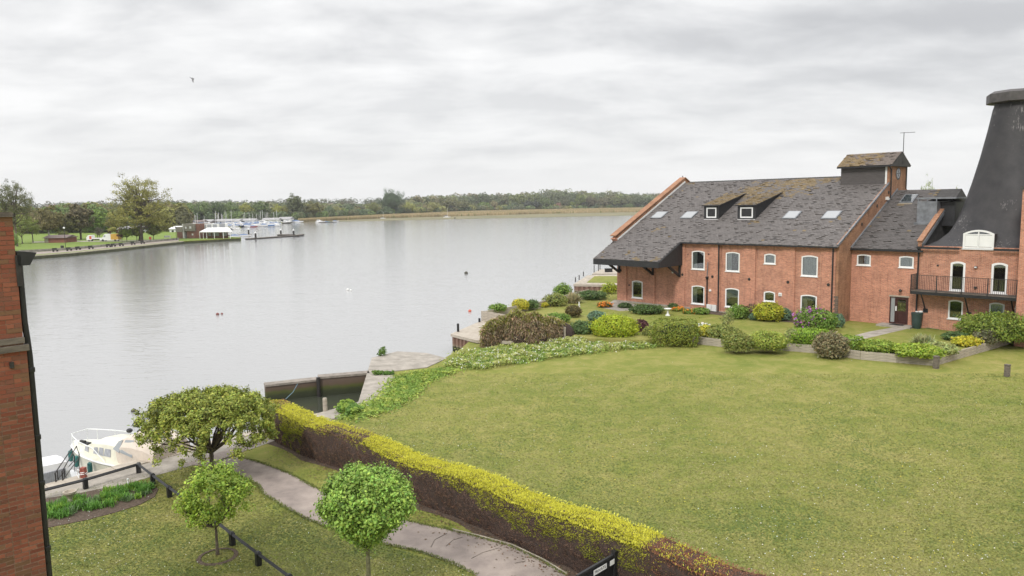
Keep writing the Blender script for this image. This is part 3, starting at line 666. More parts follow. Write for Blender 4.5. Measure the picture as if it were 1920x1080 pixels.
# rooflights
nrm = Vector((0, -SL*cs, cs))
for a, b, in ((1.12,2.38),(4.47,5.72),(14.45,15.62),(17.72,18.95)):
    f = MB(); A0 = Vector((a, 3.62, EH+SL*3.62)); B0 = Vector((a, 4.82, EH+SL*4.82)); w = b - a
    f.prism([A0, A0+Vector((w,0,0)), B0+Vector((w,0,0)), B0], nrm*0.10); fo = f.build('rooflight', 'lead', mal)
    i0 = A0 + Vector((.09,0,0)) + Vector(es)*.09 + nrm*0.10; i1 = B0 + Vector((.09,0,0)) - Vector(es)*.09 + nrm*0.10
    MB().prism([i0, i0+Vector((w-.18,0,0)), i1+Vector((w-.18,0,0)), i1], nrm*0.012).build('pane', 'skyglass', fo)
# two lean-to dormers
for a, b in ((6.98,8.62),(10.32,12.15)):
    va = 3.55; zb, zt = EH+SL*va, EH+SL*va+1.18; vb = 8.15; zb2 = EH+SL*vb
    ch = MB(); ch.prism([(a+.06,va+.05,zb-.1),(a+.06,vb,zb2-.05),(a+.06,va+.05,zt)], (b-a-.12,0,0)); dr = ch.build('dormer', 'blackwood', mal)
    window(dr, a+.32, b-.32, zb+.15, zt-.12, va+.04, rise=0, fw=.11, sill=False, name='dormer_window', curtain=None)
    MB().box(a+.30, b-.30, va+.06, va+.09, zb+.15, zt-.12).build('dormer_backing', 'curtain', dr)
    ln = math.hypot(vb-va+.15, zb2-zt); s2 = ((vb-va+.15)/ln, (zb2-zt)/ln)
    MB().prism([(a-.06,va-.14,zt+.0),(a-.06,vb,zb2),(a-.06,vb,zb2+.07),(a-.06,va-.14,zt+.09)], (b-a+.12,0,0)).build('dormer_verge', 'blackwood', dr)
    tile_slope(dr, 'dormer_slates', (a-.05,va-.12,zt+.08), (1,0,0), (0,s2[0],s2[1]), b-a+.1, ln, None, lichen=.3, seed=int(a*7), base=(.16,.135,.11), spots=((0.4,1.5,3,.9),(1,3.5,2.2,.8)))
    MB().box(a+.1, b-.1, va-.05, va+.06, zb-.05, zb+.03).build('dormer_sill', 'white', dr)
# lucam over the ridge
la, lb, lv0, lv1 = 16.85, 20.82, 9.25, 12.9; lz0 = EH + SL*lv0 - .1; lz1 = 12.15; lapex = 13.12; lm = (lv0+lv1)/2
lu = MB().box(la, lb-.25, lv0, lv1, lz0-.8, lz1).build('lucam', M['lucam'] if 'lucam' in M else 'blackwood', mal)
M['lucam'] = pm('lucam_slate', (0.085, 0.075, 0.072), 0.7, 3, 0.2, 0.3, 40, stretch=(1, 1, 6)); lu.data.materials[0] = M['lucam']
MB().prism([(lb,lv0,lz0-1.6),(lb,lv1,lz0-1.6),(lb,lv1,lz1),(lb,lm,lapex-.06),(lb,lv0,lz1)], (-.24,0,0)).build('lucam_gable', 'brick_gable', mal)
MB().box(la-.02, lb-.2, lv0-.05, lv0, lz0-.02, lz0+.06).build('lucam_flashing', 'whitewash', mal)
MB().box(lb-.34, lb-.2, lv0-.04, lv0+.02, lz0, lz1-.05).build('lucam_corner_board', 'whitewash', mal)
ls = (lapex-lz1)/(lm-lv0); lc_ = 1/math.sqrt(1+ls*ls)
MB().prism([(la-.2,lv0-.3,lz1-.12),(la-.2,lm,lapex+.0),(la-.2,lv1+.3,lz1-.12),(la-.2,lv1+.25,lz1-.22),(la-.2,lv0-.25,lz1-.22)], (lb-la+.45,0,0)).build('lucam_roof', 'slate_base', mal)
tile_slope(lu, 'lucam_slates', (la-.22,lv0-.34,lz1-.12), (1,0,0), (0,lc_,ls*lc_), lb-la+.48, (lm-lv0+.3)/lc_, None, lichen=.2, seed=21, base=(.16,.13,.11), spots=((0.5,1,3,.9),(2,1.6,1.8,.8)))
tile_slope(lu, 'lucam_slates', (lb+.26,lv1+.34,lz1-.12), (-1,0,0), (0,-lc_,ls*lc_), lb-la+.48, (lm-lv0+.3)/lc_, None, lichen=.2, seed=22, base=(.16,.13,.11))
MB().box(la-.2, lb+.25, lv0-.42, lv0-.32, lz1-.26, lz1-.14).build('lucam_gutter', 'black', mal)
n = 16; ow = MB(); ov = lm+.05; oz = 11.35
for k in range(n):
    a0, a1 = 2*PI*k/n, 2*PI*(k+1)/n
    ow.quad(*[(lb+.012, ov+rr_*math.cos(t), oz+rr_*math.sin(t)) for rr_, t in ((.52,a0),(.52,a1),(.42,a1),(.42,a0))])
    ow.quad(*[(lb+x_, ov+.52*math.cos(t), oz+.52*math.sin(t)) for x_, t in ((.012,a0),(.012,a1),(-.02,a1),(-.02,a0))])
ow.box(lb-.0, lb+.014, ov-.02, ov+.02, oz-.45, oz+.45); ow.box(lb-.0, lb+.014, ov-.45, ov+.45, oz-.02, oz+.02); owo = ow.build('round_window', 'iron', mal)
MB().prism([(lb+.004, ov+.43*math.cos(2*PI*k/n), oz+.43*math.sin(2*PI*k/n)) for k in range(n)], (.004,0,0)).build('pane', 'skyglass', owo).data.materials[0] = M['glass_dark'] if 'glass_dark' in M else M['glass']
pipe(mal, [(lb+.05,lv0-.35,lz1-.2),(lb+.08,lv0+.15,lz1-.5),(lb+.08,lv0+.15,9.3)], .05); pipe(mal, [(lb+.08,lv1-.1,lz1-.2),(lb+.08,lv1-.1,10.1)], .05)
sdh = MB().box(lb, lb+.25, lm+.1, lm+.35, 12.1, 12.5).box(lb,lb+.12,lm-.3,lm+.6,11.98,12.05).build('aerial_bracket', 'iron', mal)
ae = MB(); ae.tube([(lb+.15,lm+.55,12.1),(lb+.15,lm+.55,14.75)], .028, 6)
dir_ = Vector((.72,.2,0)); c0 = Vector((lb+.15,lm+.55,14.72)); ae.tube([c0-dir_*.4, c0+dir_*1.1], .02, 5)
for k in range(7): q_ = c0 + dir_*(-.3+.22*k); ae.tube([q_-Vector((.06,-.22,0)), q_+Vector((.06,-.22,0))], .008, 4)
ae.build('aerial', 'iron', mal)

# ---------------------------------------------------------------- LINK WING (set back)
lk = thing('link_wing', 'lower brick wing with brown door between the maltings and the kiln', 'building', tuple(BW(20.8, 2.3)), BA)
H2 = 5.72; XL = 4.8
w2 = [(0.40,1.42,4.32,5.16),(3.42,4.42,4.30,5.14)]
lw = MB(); dh = (2.88,4.18,0.12,2.12)
wall_grid(lw, 0, XL, -.6, H2, 0, [(a+.05,b-.05,c+.02,d-.08) for a,b,c,d in w2] + [dh]); lw.build('wall', 'brick', lk)
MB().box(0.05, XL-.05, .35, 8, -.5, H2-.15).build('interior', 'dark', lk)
for k, (a,b,c,d) in enumerate(w2): window(lk, a,b,c,d, 0, rise=.08, blind=.3 if k else None, curtain='F' if k else 'LR')
# door
a,b,c,d = dh
fr_ = MB(); fr_.box(a,a+.07,.02,.12,c,d).box(b-.07,b,.02,.12,c,d).box(a,b,.02,.12,d-.07,d).box(a+.36,a+.42,.02,.12,c,d-.07).box(a,a+.4,.02,.1,c,c+.1); fo = fr_.build('door_frame', 'door', lk)
MB().box(a+.07,a+.36,.07,.08,c+.1,d-.07).build('side_light', 'skyglass', fo)
dl = MB(); x0_, x1_ = a+.43, b-.08
dl.box(x0_,x0_+.11,.04,.1,c+.02,d-.08).box(x1_-.11,x1_,.04,.1,c+.02,d-.08).box(x0_+.11,x1_-.11,.04,.1,d-.2,d-.08).box(x0_+.11,x1_-.11,.04,.1,c+.8,c+.95).box(x0_+.11,x1_-.11,.04,.1,c+.02,c+.2).box(x0_+.11,x1_-.11,.07,.09,c+.2,c+.8)
do = dl.build('door', 'door', lk); MB().box(x0_+.11,x1_-.11,.06,.075,c+.95,d-.2).build('pane', 'glass', do); MB().box(x0_-.02,x0_+.06,.0,.04,c+.95,c+1.3).build('door_plate', 'white', do)
MB().box(a-.05,b+.05,-.03,.05,d,d+.1).build('door_head', 'timber', lk)
st_ = MB().box(a-.5,b+.55,-1.15,.02,-.2,.12).build('door_step', 'concrete', lk); MB().box(a+.25,b-.1,-.75,-.15,.12,.135).build('door_mat', 'black', st_)
wlm = MB().box(3.62,3.72,-.2,0,2.55,2.65).sphere((3.67,-.28,2.62),.11,8,6).build('wall_lamp', 'iron', lk)
RV2 = 8.7; RH2 = H2 + SL*RV2
MB().prism([(0,-.25,H2-.12),(0,RV2,RH2-.0),(0,17.4,H2-.1),(0,.1,H2-.2)], (XL+.05,0,0)).build('roof', 'slate_base', lk)
def keep_l(x, s):
    v = s*cs - .25
    if 3.3 < x and 3.6 < v: return False
    if 1.0 < x < 2.0 and 6.45 < v < 7.7: return False
    return True
l_roof = tile_slope(lk, 'slates', (0,-.25,H2-.12), (1,0,0), es, XL+.02, (RV2+.25)/cs, keep_l, lichen=.02, chip=.07, seed=31, base=(.105,.095,.09), spots=((.2,3.5,.6,.5),(.2,5,.6,.6),(3.8,9.3,1.5,.7),(1.4,7.3,.5,.9)))
MB().box(0,XL+.3,-.36,-.24,H2-.26,H2-.12).build('gutter', 'black', lk)
MB().beam((.05,-.25,H2-.05),(.05,RV2,RH2+.1),.1,.1).build('flashing', 'lead', lk)
# moss strip, rooflight, lead dormer box, stained strip
f = MB(); A0 = Vector((1.02,6.45,H2+SL*6.45)); B0 = Vector((1.02,7.75,H2+SL*7.75)); w=.98
f.prism([A0,A0+Vector((w,0,0)),B0+Vector((w,0,0)),B0], nrm*.12); fo = f.build('rooflight', 'lead', lk)
i0 = A0+Vector((.08,0,0))+Vector(es)*.08+nrm*.12; i1 = B0+Vector((.08,0,0))-Vector(es)*.08+nrm*.12
MB().prism([i0,i0+Vector((w-.16,0,0)),i1+Vector((w-.16,0,0)),i1], nrm*.01).build('pane','glass',fo)
MB().box(1.0,2.02,6.3,6.5,H2+SL*6.4-.05,H2+SL*6.4+.06).build('rooflight_sill', 'timber', lk)
ld = MB().box(3.32,4.70,3.55,8.5,H2+SL*3.5-.25,9.05).build('lead_dormer', 'lead', lk)
MB().box(3.2,5.9,3.75,8.8,9.22,9.34).build('lead_flat_roof', 'lead', ld)
for x_ in (3.38,4.0,4.62): MB().box(x_-.03,x_+.03,3.6,3.7,9.05,9.26).build('lead_dormer_post', 'lead', ld)
MB().box(4.72,5.7,4.3,8.5,7.2,9.0).build('dormer_cheek', 'blackwood', lk)
MB().beam((3.0,3.45,H2+SL*3.45+.09),(3.0,-.2,H2+.0),.5,.02,up=(0,-SL,1)).build('stained_strip', 'lead', lk) if False else None
MB().box(3.25,4.78,3.2,3.6,H2+SL*3.4-.14,H2+SL*3.4+.1).build('lead_apron', 'lead', lk)

# ---------------------------------------------------------------- KILN WITH TALL BLACK ROOF
kn = thing('kiln', 'brick kiln house with tall black conical roof, balcony and white arched dormer', 'building', tuple(BW(25.6, 2.3)), BA)
H3 = 5.93; XK = 6.4
lower = [(2.00,2.92,0.85,2.20),(4.50,5.40,0.95,2.22)]; fd = [(2.02,2.95,2.82,4.90),(4.52,5.46,2.84,4.92)]
kw = MB(); wall_grid(kw, 0, XK+3, -.6, H3, 0, [(a+.05,b-.05,c+.02,d-.09) for a,b,c,d in lower+fd])
kw.quad((0,0,-.6),(0,9.2,-.6),(0,9.2,H3+.0),(0,0,H3)); kw.build('wall', 'brick_old', kn)
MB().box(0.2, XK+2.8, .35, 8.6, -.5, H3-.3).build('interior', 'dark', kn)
window(kn, *lower[0], 0, curtain=None); window(kn, *lower[1], 0, curtain='F')
for a,b,c,d in fd: window(kn, a,b,c,d, 0, fw=.13, name='french_door', mull=(), sill=True, rise=.12, blind=.1)
MB().sphere((2.32,.3,1.1),.12,8,6,(1,.5,.8)).build('window_ornament', pm('teal_glaze',(0.18,0.42,0.40),.4), kn)
# balcony
bf, bl, br_ = -1.22, -.10, 6.3
bal = MB().box(bl, br_, bf, -.0, 2.66, 2.80).build('balcony', 'timber_dark', kn)
MB().box(bl-.03, br_+.03, bf-.04, bf, 2.56, 2.76).box(bl-.04, bl, bf, 0, 2.56, 2.76).build('balcony_edge', 'black', bal)
rl = MB(); zt, zb = 3.92, 2.86
rl.beam((bl,bf,zt),(br_,bf,zt),.045,.03).beam((bl,bf,zb),(br_,bf,zb),.04,.03).beam((bl,bf,zt),(bl,-.02,zt),.045,.03).beam((bl,bf,zb),(bl,-.02,zb),.04,.03)
k = 0
while bl + .11*k < br_: rl.beam((bl+.11*k,bf,zb),(bl+.11*k,bf,zt),.018,.018); k += 1
for k in range(1, 11): rl.beam((bl,bf+.11*k,zb),(bl,bf+.11*k,zt),.018,.018)
rl.build('balcony_railing', 'iron', bal)
for x_ in (bl, 1.55, 3.10, 4.65, br_): MB().box(x_-.03,x_+.03,bf-.03,bf+.03,2.6,zt+.03).build('railing_post', 'black', bal)
MB().box(bl-.05,bl+.05,-.08,-.02,2.6,zt+.03).build('railing_post', 'black', bal)
for x_ in (.55, 3.3, 6.0):
    MB().beam((x_,bf+.1,2.6),(x_+.0,-.06,1.32),.07,.07).build('balcony_strut', 'black', bal); MB().box(x_-.16,x_+.16,-.05,.01,1.15,1.42).build('strut_plate', 'black', bal)
pipe(kn, [(-.05,-.08,0),(-.05,-.08,5.5),(-.02,-.3,5.75)], .06)
MB().box(1.15,1.27,-.05,0,4.5,4.62).build('wall_vent', 'iron', kn); ft = MB().box(3.5,3.68,-.14,0,4.5,4.62).build('flood_light', 'iron', kn); MB().box(3.52,3.66,-.16,-.14,4.51,4.6).build('flood_lens', 'whitewash', ft)
MB().box(3.55,3.72,-.14,0,3.1,3.22).build('wall_vent', 'iron', kn)
# kiln dormer window breaking the eaves
wd = window(kn, 2.72, 4.58, 5.80, 7.10, -.03, fw=.12, rise=.26, mull=(3.65,), bar=6.78, sill=True, name='arched_dormer')
wd['label'] = 'wide white arched window breaking through the kiln eaves'
MB().box(2.85,3.6,-.015,.012,5.95,6.73).box(3.7,4.45,-.015,.012,5.95,6.73).build('louvre_panel', 'white', wd)
bk = MB(); bk.prism(arch(2.76,4.54,5.82,7.06,.26,.06), (0,.8,0)); bk.build('dormer_body', 'slate_base', kn)
# roof: square eaves swept into a round cone
ax, ay = 4.35, 4.55; half = 4.75
prof = [(0.0,4.62,0.0),(0.12,4.25,.12),(0.45,3.85,.3),(1.0,3.52,.5),(1.9,3.18,.72),(3.1,2.80,.9),(4.6,2.40,1),(6.3,2.0,1),(8.2,1.62,1),(9.6,1.38,1),(10.1,1.24,1),(10.35,1.05,1)]
nk = 64; kc = MB(); vs = []; fs = []
for z_, r_, s_ in prof:
    for k in range(nk):
        th = 2*PI*k/nk; cx_, cy_ = math.cos(th), math.sin(th); m_ = max(abs(cx_), abs(cy_)); f_ = (1-s_)/m_ + s_
        vs.append((ax + r_*f_*cx_*1.0, ay + r_*f_*cy_, H3 - .12 + z_))
for i in range(len(prof)-1):
    for k in range(nk): fs.append((i*nk+k, i*nk+(k+1)%nk, (i+1)*nk+(k+1)%nk, (i+1)*nk+k))
kc.add(vs, fs)
mk, nt, b = newmat('kiln_felt'); tcn = N(nt,'ShaderNodeTexCoord')
n1_ = N(nt,'ShaderNodeTexNoise',i_Scale=1.2,i_Detail=6.0,i_Roughness=.6); nt.links.new(tcn.outputs['Object'],n1_.inputs['Vector'])
ra_ = ramp(nt,[(0.3,(.030,.029,.031)),(0.7,(.052,.049,.050))]); nt.links.new(n1_.outputs[0],ra_.inputs[0])
mp_ = N(nt,'ShaderNodeMapping'); mp_.inputs['Scale'].default_value=(5,5,1.3); nt.links.new(tcn.outputs['Object'],mp_.inputs[0])
n2_ = N(nt,'ShaderNodeTexNoise',i_Scale=1.9,i_Detail=3.0,i_Roughness=.7); nt.links.new(mp_.outputs[0],n2_.inputs['Vector'])
n3_ = N(nt,'ShaderNodeTexNoise',i_Scale=.42,i_Detail=2.0); nt.links.new(tcn.outputs['Object'],n3_.inputs['Vector'])
mu_ = N(nt,'ShaderNodeMath',operation='MULTIPLY'); nt.links.new(n2_.outputs[0],mu_.inputs[0]); nt.links.new(n3_.outputs[0],mu_.inputs[1])
rs_ = ramp(nt,[(0.365,0.0),(0.45,0.55)]); nt.links.new(mu_.outputs[0],rs_.inputs[0])
mx_ = N(nt,'ShaderNodeMix',data_type='RGBA'); nt.links.new(rs_.outputs[0],mx_.inputs[0]); nt.links.new(ra_.outputs[0],mx_.inputs[6]); mx_.inputs[7].default_value=(.30,.28,.27,1)
nt.links.new(mx_.outputs[2],b.inputs['Base Color']); b.inputs['Roughness'].default_value=.62; b.inputs['Specular IOR Level'].default_value=.35
M['kiln'] = mk
kr = kc.build('cone_roof', 'kiln', kn, smooth=True)
cap = MB(); nc = 8
cap.lathe([(1.62,0),(1.86,.06),(1.86,.66),(1.55,.84),(.2,.92)], ax, ay, nc, H3-.12+10.0); cp_ = cap.build('cap', 'kiln_cap' if 'kiln_cap' in M else 'lead', kn)
M['kiln_cap'] = pm('cap_grey', (0.075,0.068,0.066), .6, 3, .3); cp_.data.materials[0] = M['kiln_cap']
# small sloping brick parapet between the roofs
MB().prism([(-.12,-.12,H3-.05),(-.12,4.4,H3+4.4*SL+.0),(-.12,4.4,H3+4.4*SL+.38),(-.12,-.12,H3+.33)], (.26,0,0)).build('parapet', 'brick_gable', kn)
MB().beam((.0,-.2,H3+.33),(.0,4.4,H3+4.4*SL+.42),.36,.06).build('parapet_coping', 'brick_gable', kn)
MB().beam((.2,-.15,H3+.0),(.2,4.4,H3+4.4*SL+.2),.05,.28).build('flashing', 'lead', kn)
MB().box(-.1,2.6,-.38,-.26,H3-.2,H3-.06).box(4.66,XK,-.38,-.26,H3-.2,H3-.06).build('gutter', 'black', kn)
MB().beam((2.9,-.1,1.0-.4),(5.2,-.1,.72-.4),.05,.05).build('waste_pipe', 'whitewash', kn)

# ---------------------------------------------------------------- BRICK WING AT THE FRAME EDGE
wg = thing('brick_wing', 'tall plain brick wing rising at the right edge beside the balcony', 'building', tuple(BW(31.92, 1.05)), BA)
ww = MB().box(0, 9, 0, 11, -1.0, 9.75).build('wall', 'brick', wg)
MB().box(-.12, 9.1, -.12, 11.1, 9.75, 9.95).build('coping', 'slate_base', wg)
MB().box(-.06,-.0,.3,.62,6.0-.4,6.9).build('downpipe', 'lead', wg)
for k in range(9): MB().box(-.08 if k % 2 else -.04, .02, -.03, .2, .9+k*.16, 1.0+k*.16).build('toothing_brick', 'timber_dark', wg)
# ================================================================== NEAR BRICK WING WITH DOWNPIPE (left edge)
ND = Vector((-0.69, -0.724, 0)); NB = math.atan2(ND.y, ND.x); NN = Vector((0.724, -0.69, 0))   # face runs back towards the viewer's left
def near_pt(px, py): return Vector((-5.93, 9.12, 0))
nwg = thing('near_wing', 'close brick wing with black hopper and downpipe at the left edge', 'building', (-7.985, 12.19, 0), NB)
# local x runs along the face away from the corner; the visible face is y = 0, looking towards +y
MB().box(0.0, 6, -3.0, -0.005, -0.5, 7.60).build('wall', 'wall_mortar', nwg)
MB().box(0.035, 6, -3.0, -0.005, 7.60, 9.72).build('upper_wall', 'wall_mortar', nwg)
r = random.Random(5); meshes = {}
def brick_me(L_, k):
    if (L_, k) not in meshes:
        mb = MB(); d_ = 0.004 * k; s_ = -0.045; e_ = 0.004
        mb.add([(0,s_,0),(L_,s_,0),(L_,s_,.064),(0,s_,.064),(e_,0,e_),(L_-e_,0,e_+d_*.3),(L_-e_,0,.064-e_),(e_,d_*.3,.064-e_)], [(0,1,5,4),(1,2,6,5),(2,3,7,6),(3,0,4,7),(4,5,6,7)])
        mb.c = [(1,1,1)] * len(mb.v)
        me = mb.mesh('brick', 'wall_brick'); meshes[(L_, k)] = me
    return meshes[(L_, k)]
far_b = MB(); nb = 0; z = -0.1; row = 0
bc = [(0.25,.088,.052),(0.22,.078,.048),(0.20,.082,.052),(0.28,.10,.058),(0.23,.072,.042),(.19,.10,.055)]
while z < 9.7:
    x = (0.0 if z < 7.57 else 0.035); j = 0; vis = 1.15 if z < 8 else .8
    while x < (vis if z > 3.5 else .6):
        L_ = (0.215 if (row % 2 == 0) else 0.1025)
        if row % 2 and j == 1: L_ = 0.215 if row % 4 == 1 else .1025
        off = r.uniform(-.004, .003)
        if z > 3.6 and x < vis - .1 and nb < 300 and not (7.50 < z < 7.76):
            o = bpy.data.objects.new('brick', brick_me(L_, r.randint(0, 3))); C.objects.link(o); o.parent = nwg; nb += 1
            o.location = (x, off, z); cc = r.choice(bc); k = r.uniform(.68, 1.0); o.color = (cc[0]*k, cc[1]*k, cc[2]*k, 1); o.rotation_euler = (0, 0, 0)
        elif not (7.50 < z < 7.76):
            far_b.col = r.choice(bc); far_b.box(x, x+L_, -.045, off, z, z+.064)
        x += L_ + .009; j += 1
    z += .075; row += 1
# bricks on the narrow end face by the pipe and those low down are joined
z = 3.6
while z < 9.7:
    far_b.col = r.choice(bc); o_ = 0.0 if z < 7.57 else .035; far_b.box(o_-.004, o_+.05, -.26+(.1 if int(z/.075) % 2 else 0), -.046, z, z+.064); z += .075
fb = far_b.build('brick_rest', attr_mat('wall_brick_flat', .85), nwg); fb['kind'] = 'stuff'
nl = MB(); nl.box(-.03, 3, -.3, .05, 7.54, 7.64).box(.02, 3, -.3, .03, 7.67, 7.76); nl.build('string_course', 'timber_dark', nwg)
MB().box(.03, 3, -.3, .03, 9.72, 9.80).build('coping', 'timber_dark', nwg)
MB().box(.2,.26,.0,.03,7.28,7.38).build('wall_hook', 'iron', nwg)
pc = (-.055, -.085)
pp = pipe(nwg, [(pc[0],pc[1],-.1),(pc[0],pc[1],7.4),(pc[0]+.01,pc[1],7.65),(pc[0]+.03,pc[1],8.0),(pc[0]+.03,pc[1],9.05)], .048)
for z_ in (7.15, 6.0, 5.2, 4.05): MB().lathe([(.058,0),(.062,.01),(.062,.07),(.058,.08)], pc[0], pc[1], 12, z_).build('pipe_collar', 'black', pp)
hp = MB(); hp.prism([(-.26,-.20,9.13),(-.15,-.20,8.93),(.02,-.20,8.93),(.02,-.20,9.17)], (0,.22,0)); hp.build('hopper', 'black', nwg)
MB().box(-.03,.05,-.2,.02,8.6,9.1).build('pipe_bracket', 'iron', nwg)

# ================================================================== FOLIAGE
def shell_dirs(n, r, zmin=-0.35):
    d = unit(r.normal(0, 1, (n * 3, 3))); return d[d[:, 2] > zmin][:n]
def grow_branches(mb, base, h0, tips, r0, gnarl=.12, rr=None, mid=True):
    """Trunk from base to the fork at h0, then curved limbs to each tip."""
    for tip in tips:
        tip = Vector(tip); a = Vector((base[0], base[1], h0)); m1 = a.lerp(tip, .35) + Vector([rr.normal(0, gnarl) for _ in range(3)]) * .5 - Vector((0, 0, (tip.z - a.z) * .08)); m2 = a.lerp(tip, .7) + Vector([rr.normal(0, gnarl) for _ in range(3)])*.6
        mb.tube([a, m1, m2, tip], [r0*.62, r0*.42, r0*.25, r0*.09], 5, cap=False)
def small_tree(name, label, cat, loc, trunk_h, r0, clumps, leaf, ncl, sig, basecol, tips_n, gnarl, seed, jitter=.8, lean=(0, 0), mat='bark', var=.22, flat=1.0, outward=None):
    rr = np.random.default_rng(seed); t = thing(name, label, cat, loc)
    mb = MB(); top = Vector((lean[0], lean[1], trunk_h)); mb.tube([(0,0,-.05),(0,0,.1),Vector((lean[0]*.4,lean[1]*.4,trunk_h*.55)),top,top+Vector((0,0,.1))], [r0*1.5,r0*1.1,r0*.9,r0*.8,r0*.5], 8)
    idx = rr.choice(len(clumps), min(tips_n, len(clumps)), replace=False)
    # limbs: pick main limbs, then twigs from the nearest limb tip
    tips = clumps[idx]; mains = tips[:max(5, tips_n // 6)] * np.array([.72, .72, 1]) ; mains[:, 2] = trunk_h + (mains[:, 2] - trunk_h) * .62
    for mn in mains:
        a = top; tip = Vector(mn); m1 = a.lerp(tip, .4) + Vector(rr.normal(0, gnarl*.4, 3)); mb.tube([a - Vector((0,0,.05)), m1, tip], [r0*.55, r0*.38, r0*.24], 6, cap=False)
    for tp in tips:
        j = np.argmin(np.linalg.norm(mains - tp, axis=1)); a = Vector(mains[j]); tip = Vector(tp); m1 = a.lerp(tip, .5) + Vector(rr.normal(0, gnarl*.3, 3))
        mb.tube([a, m1, tip], [r0*.22, r0*.13, r0*.05], 4, cap=False)
    mb.build('trunk', mat, t, smooth=True)
    P = []; Nn = []
    cen = clumps.mean(0)
    k = rr.poisson(ncl, len(clumps))
    ci = np.repeat(np.arange(len(clumps)), k); n = len(ci)
    off = rr.normal(0, sig, (n, 3)) * np.array([1, 1, flat]); P = clumps[ci] + off
    nr = unit(clumps[ci] - cen) * .5 + np.array([0, 0, .9]) + off / sig * .35
    me = quads_mesh('crown', leaf_quads(P, nr, leaf*rr.uniform(.7,1.35,n), jitter, r=rr), 'leaf_dense')
    cv = rr.normal(1, .20, len(clumps))[ci]
    col = colvar(basecol, n, var, rr) * cv[:, None]
    set_col(me, col.clip(.005, .9)); o = bpy.data.objects.new('crown', me); put(o, t)
    return t
def zp(px, py, p):
    d = ray(px, py); t = p.y / d.y; return HC + d.z * t
from mathutils import noise as mno
# round-headed tree
def ball_clumps(n, c, rx, rz, seed, rmin=.62, zmin=-.6, cone=0.0):
    rr = np.random.default_rng(seed); d = shell_dirs(n, rr, zmin); rad = rr.uniform(rmin, 1, len(d))**.6
    p = d * rad[:, None]; lowr = np.where(p[:, 2] < 0, 1 + cone * p[:, 2], 1)
    return np.stack([c[0] + p[:, 0]*rx*lowr, c[1] + p[:, 1]*rx*lowr, c[2] + p[:, 2]*rz], 1)
bp_ = G(693, 1122)
small_tree('round_tree', 'round-headed bright green tree beside the path, nearest of the three small trees', 'tree', tuple(bp_), 1.35, .06,
    ball_clumps(480, (0.02, 0, 2.42), 1.12, .95, 2, rmin=.5, zmin=-.97, cone=.72), .047, 125, .09, (.24,.37,.065), 70, .1, 4, mat='bark_green')
bp_ = G(408, 1040)
rr_ = np.random.default_rng(8); cl = ball_clumps(260, (0.0, 0, 1.75), .98, .82, 9, rmin=.35, zmin=-.8, cone=.35); cl = cl[[mno.noise((c[0]*1.9, c[1]*1.9, c[2]*2.3)) > -.12 for c in cl]]; cl[:, 0] += .18 * cl[:, 2] - .28; cl += rr_.normal(0, .08, cl.shape)
small_tree('young_tree', 'loose bright green young tree in a ring of bare soil by the black fence', 'tree', tuple(bp_), .85, .045, cl, .052, 64, .09, (.27,.38,.05), 60, .15, 6)
bp_ = G(399, 893)
# wide umbrella crown: a shallow dome shell with an open middle
rr_ = np.random.default_rng(12); n = 820; a_ = rr_.uniform(0, 2*PI, n); q_ = np.sqrt(rr_.uniform(0.0, 1, n)); R_ = 2.42
zt = 3.10 - .70*q_**2.8 ; thick = rr_.uniform(0, 1, n)**1.7; zl = 1.62 - .38*q_
ed = q_ > .80
edz = rr_.uniform(0, 1.0, n); keep_ = ~(ed & (edz > .55) & (rr_.random(n) < .45)); zz = zt - (zt - zl) * np.where(ed, edz, thick*.42)
cl = np.stack([R_*q_*np.cos(a_) + rr_.normal(0,.05,n) - .06, R_*.92*q_*np.sin(a_), zz + rr_.normal(0, .06, n)], 1)
cl = cl[keep_]
small_tree('umbrella_tree', 'wide flat-topped olive green tree with spreading bare limbs beside the quay path', 'tree', tuple(bp_), .95, .095, cl, .052, 84, .078, (.27,.31,.055), 200, .3, 14, var=.25)
rg_ = MB(); p = G(408,1044); 
for k in range(28):
    a0 = 2*PI*k/28; a1 = 2*PI*(k+1)/28
    rg_.quad((.56*math.cos(a0),.56*math.sin(a0),.005),(.56*math.cos(a1),.56*math.sin(a1),.005),(.44*math.cos(a1),.44*math.sin(a1),.02),(.44*math.cos(a0),.44*math.sin(a0),.02))
struct(rg_.build('soil_ring', 'soil', loc=(p.x, p.y, 0.004)))

# ------------------------------------------------------------------ the long hedge
nearE = [Vector(p) for p in ((-10.75,31.6),(-9.89,30.5),(-8.6,29.1),(-6.9,27.6),(-5.33,26.1),(-3.43,24.1),(-1.13,21.93),(0.64,20.0),(2.41,18.25),(4.4,16.1),(5.2,15.3),(7.2,13.3),(9.5,11.0))]
segs = [(b-a).length for a, b in zip(nearE, nearE[1:])]; cum = np.concatenate([[0], np.cumsum(segs)]); HL = cum[-1]
NX = np.array([p.x for p in nearE]); NY = np.array([p.y for p in nearE])
def hx(t): return np.interp(t, cum, NX), np.interp(t, cum, NY)
hdir = np.array([.72, -.694]); hper = np.array([.694, .72])      # hper points away from the path
from mathutils import noise as mno
def nz1(x, y, z=0.0): return mno.noise((x, y, z))
def hedge_top(t): return 1.46 + .05*np.sin(t*1.1) + .05*np.sin(t*.37+1)
HWid = 0.92
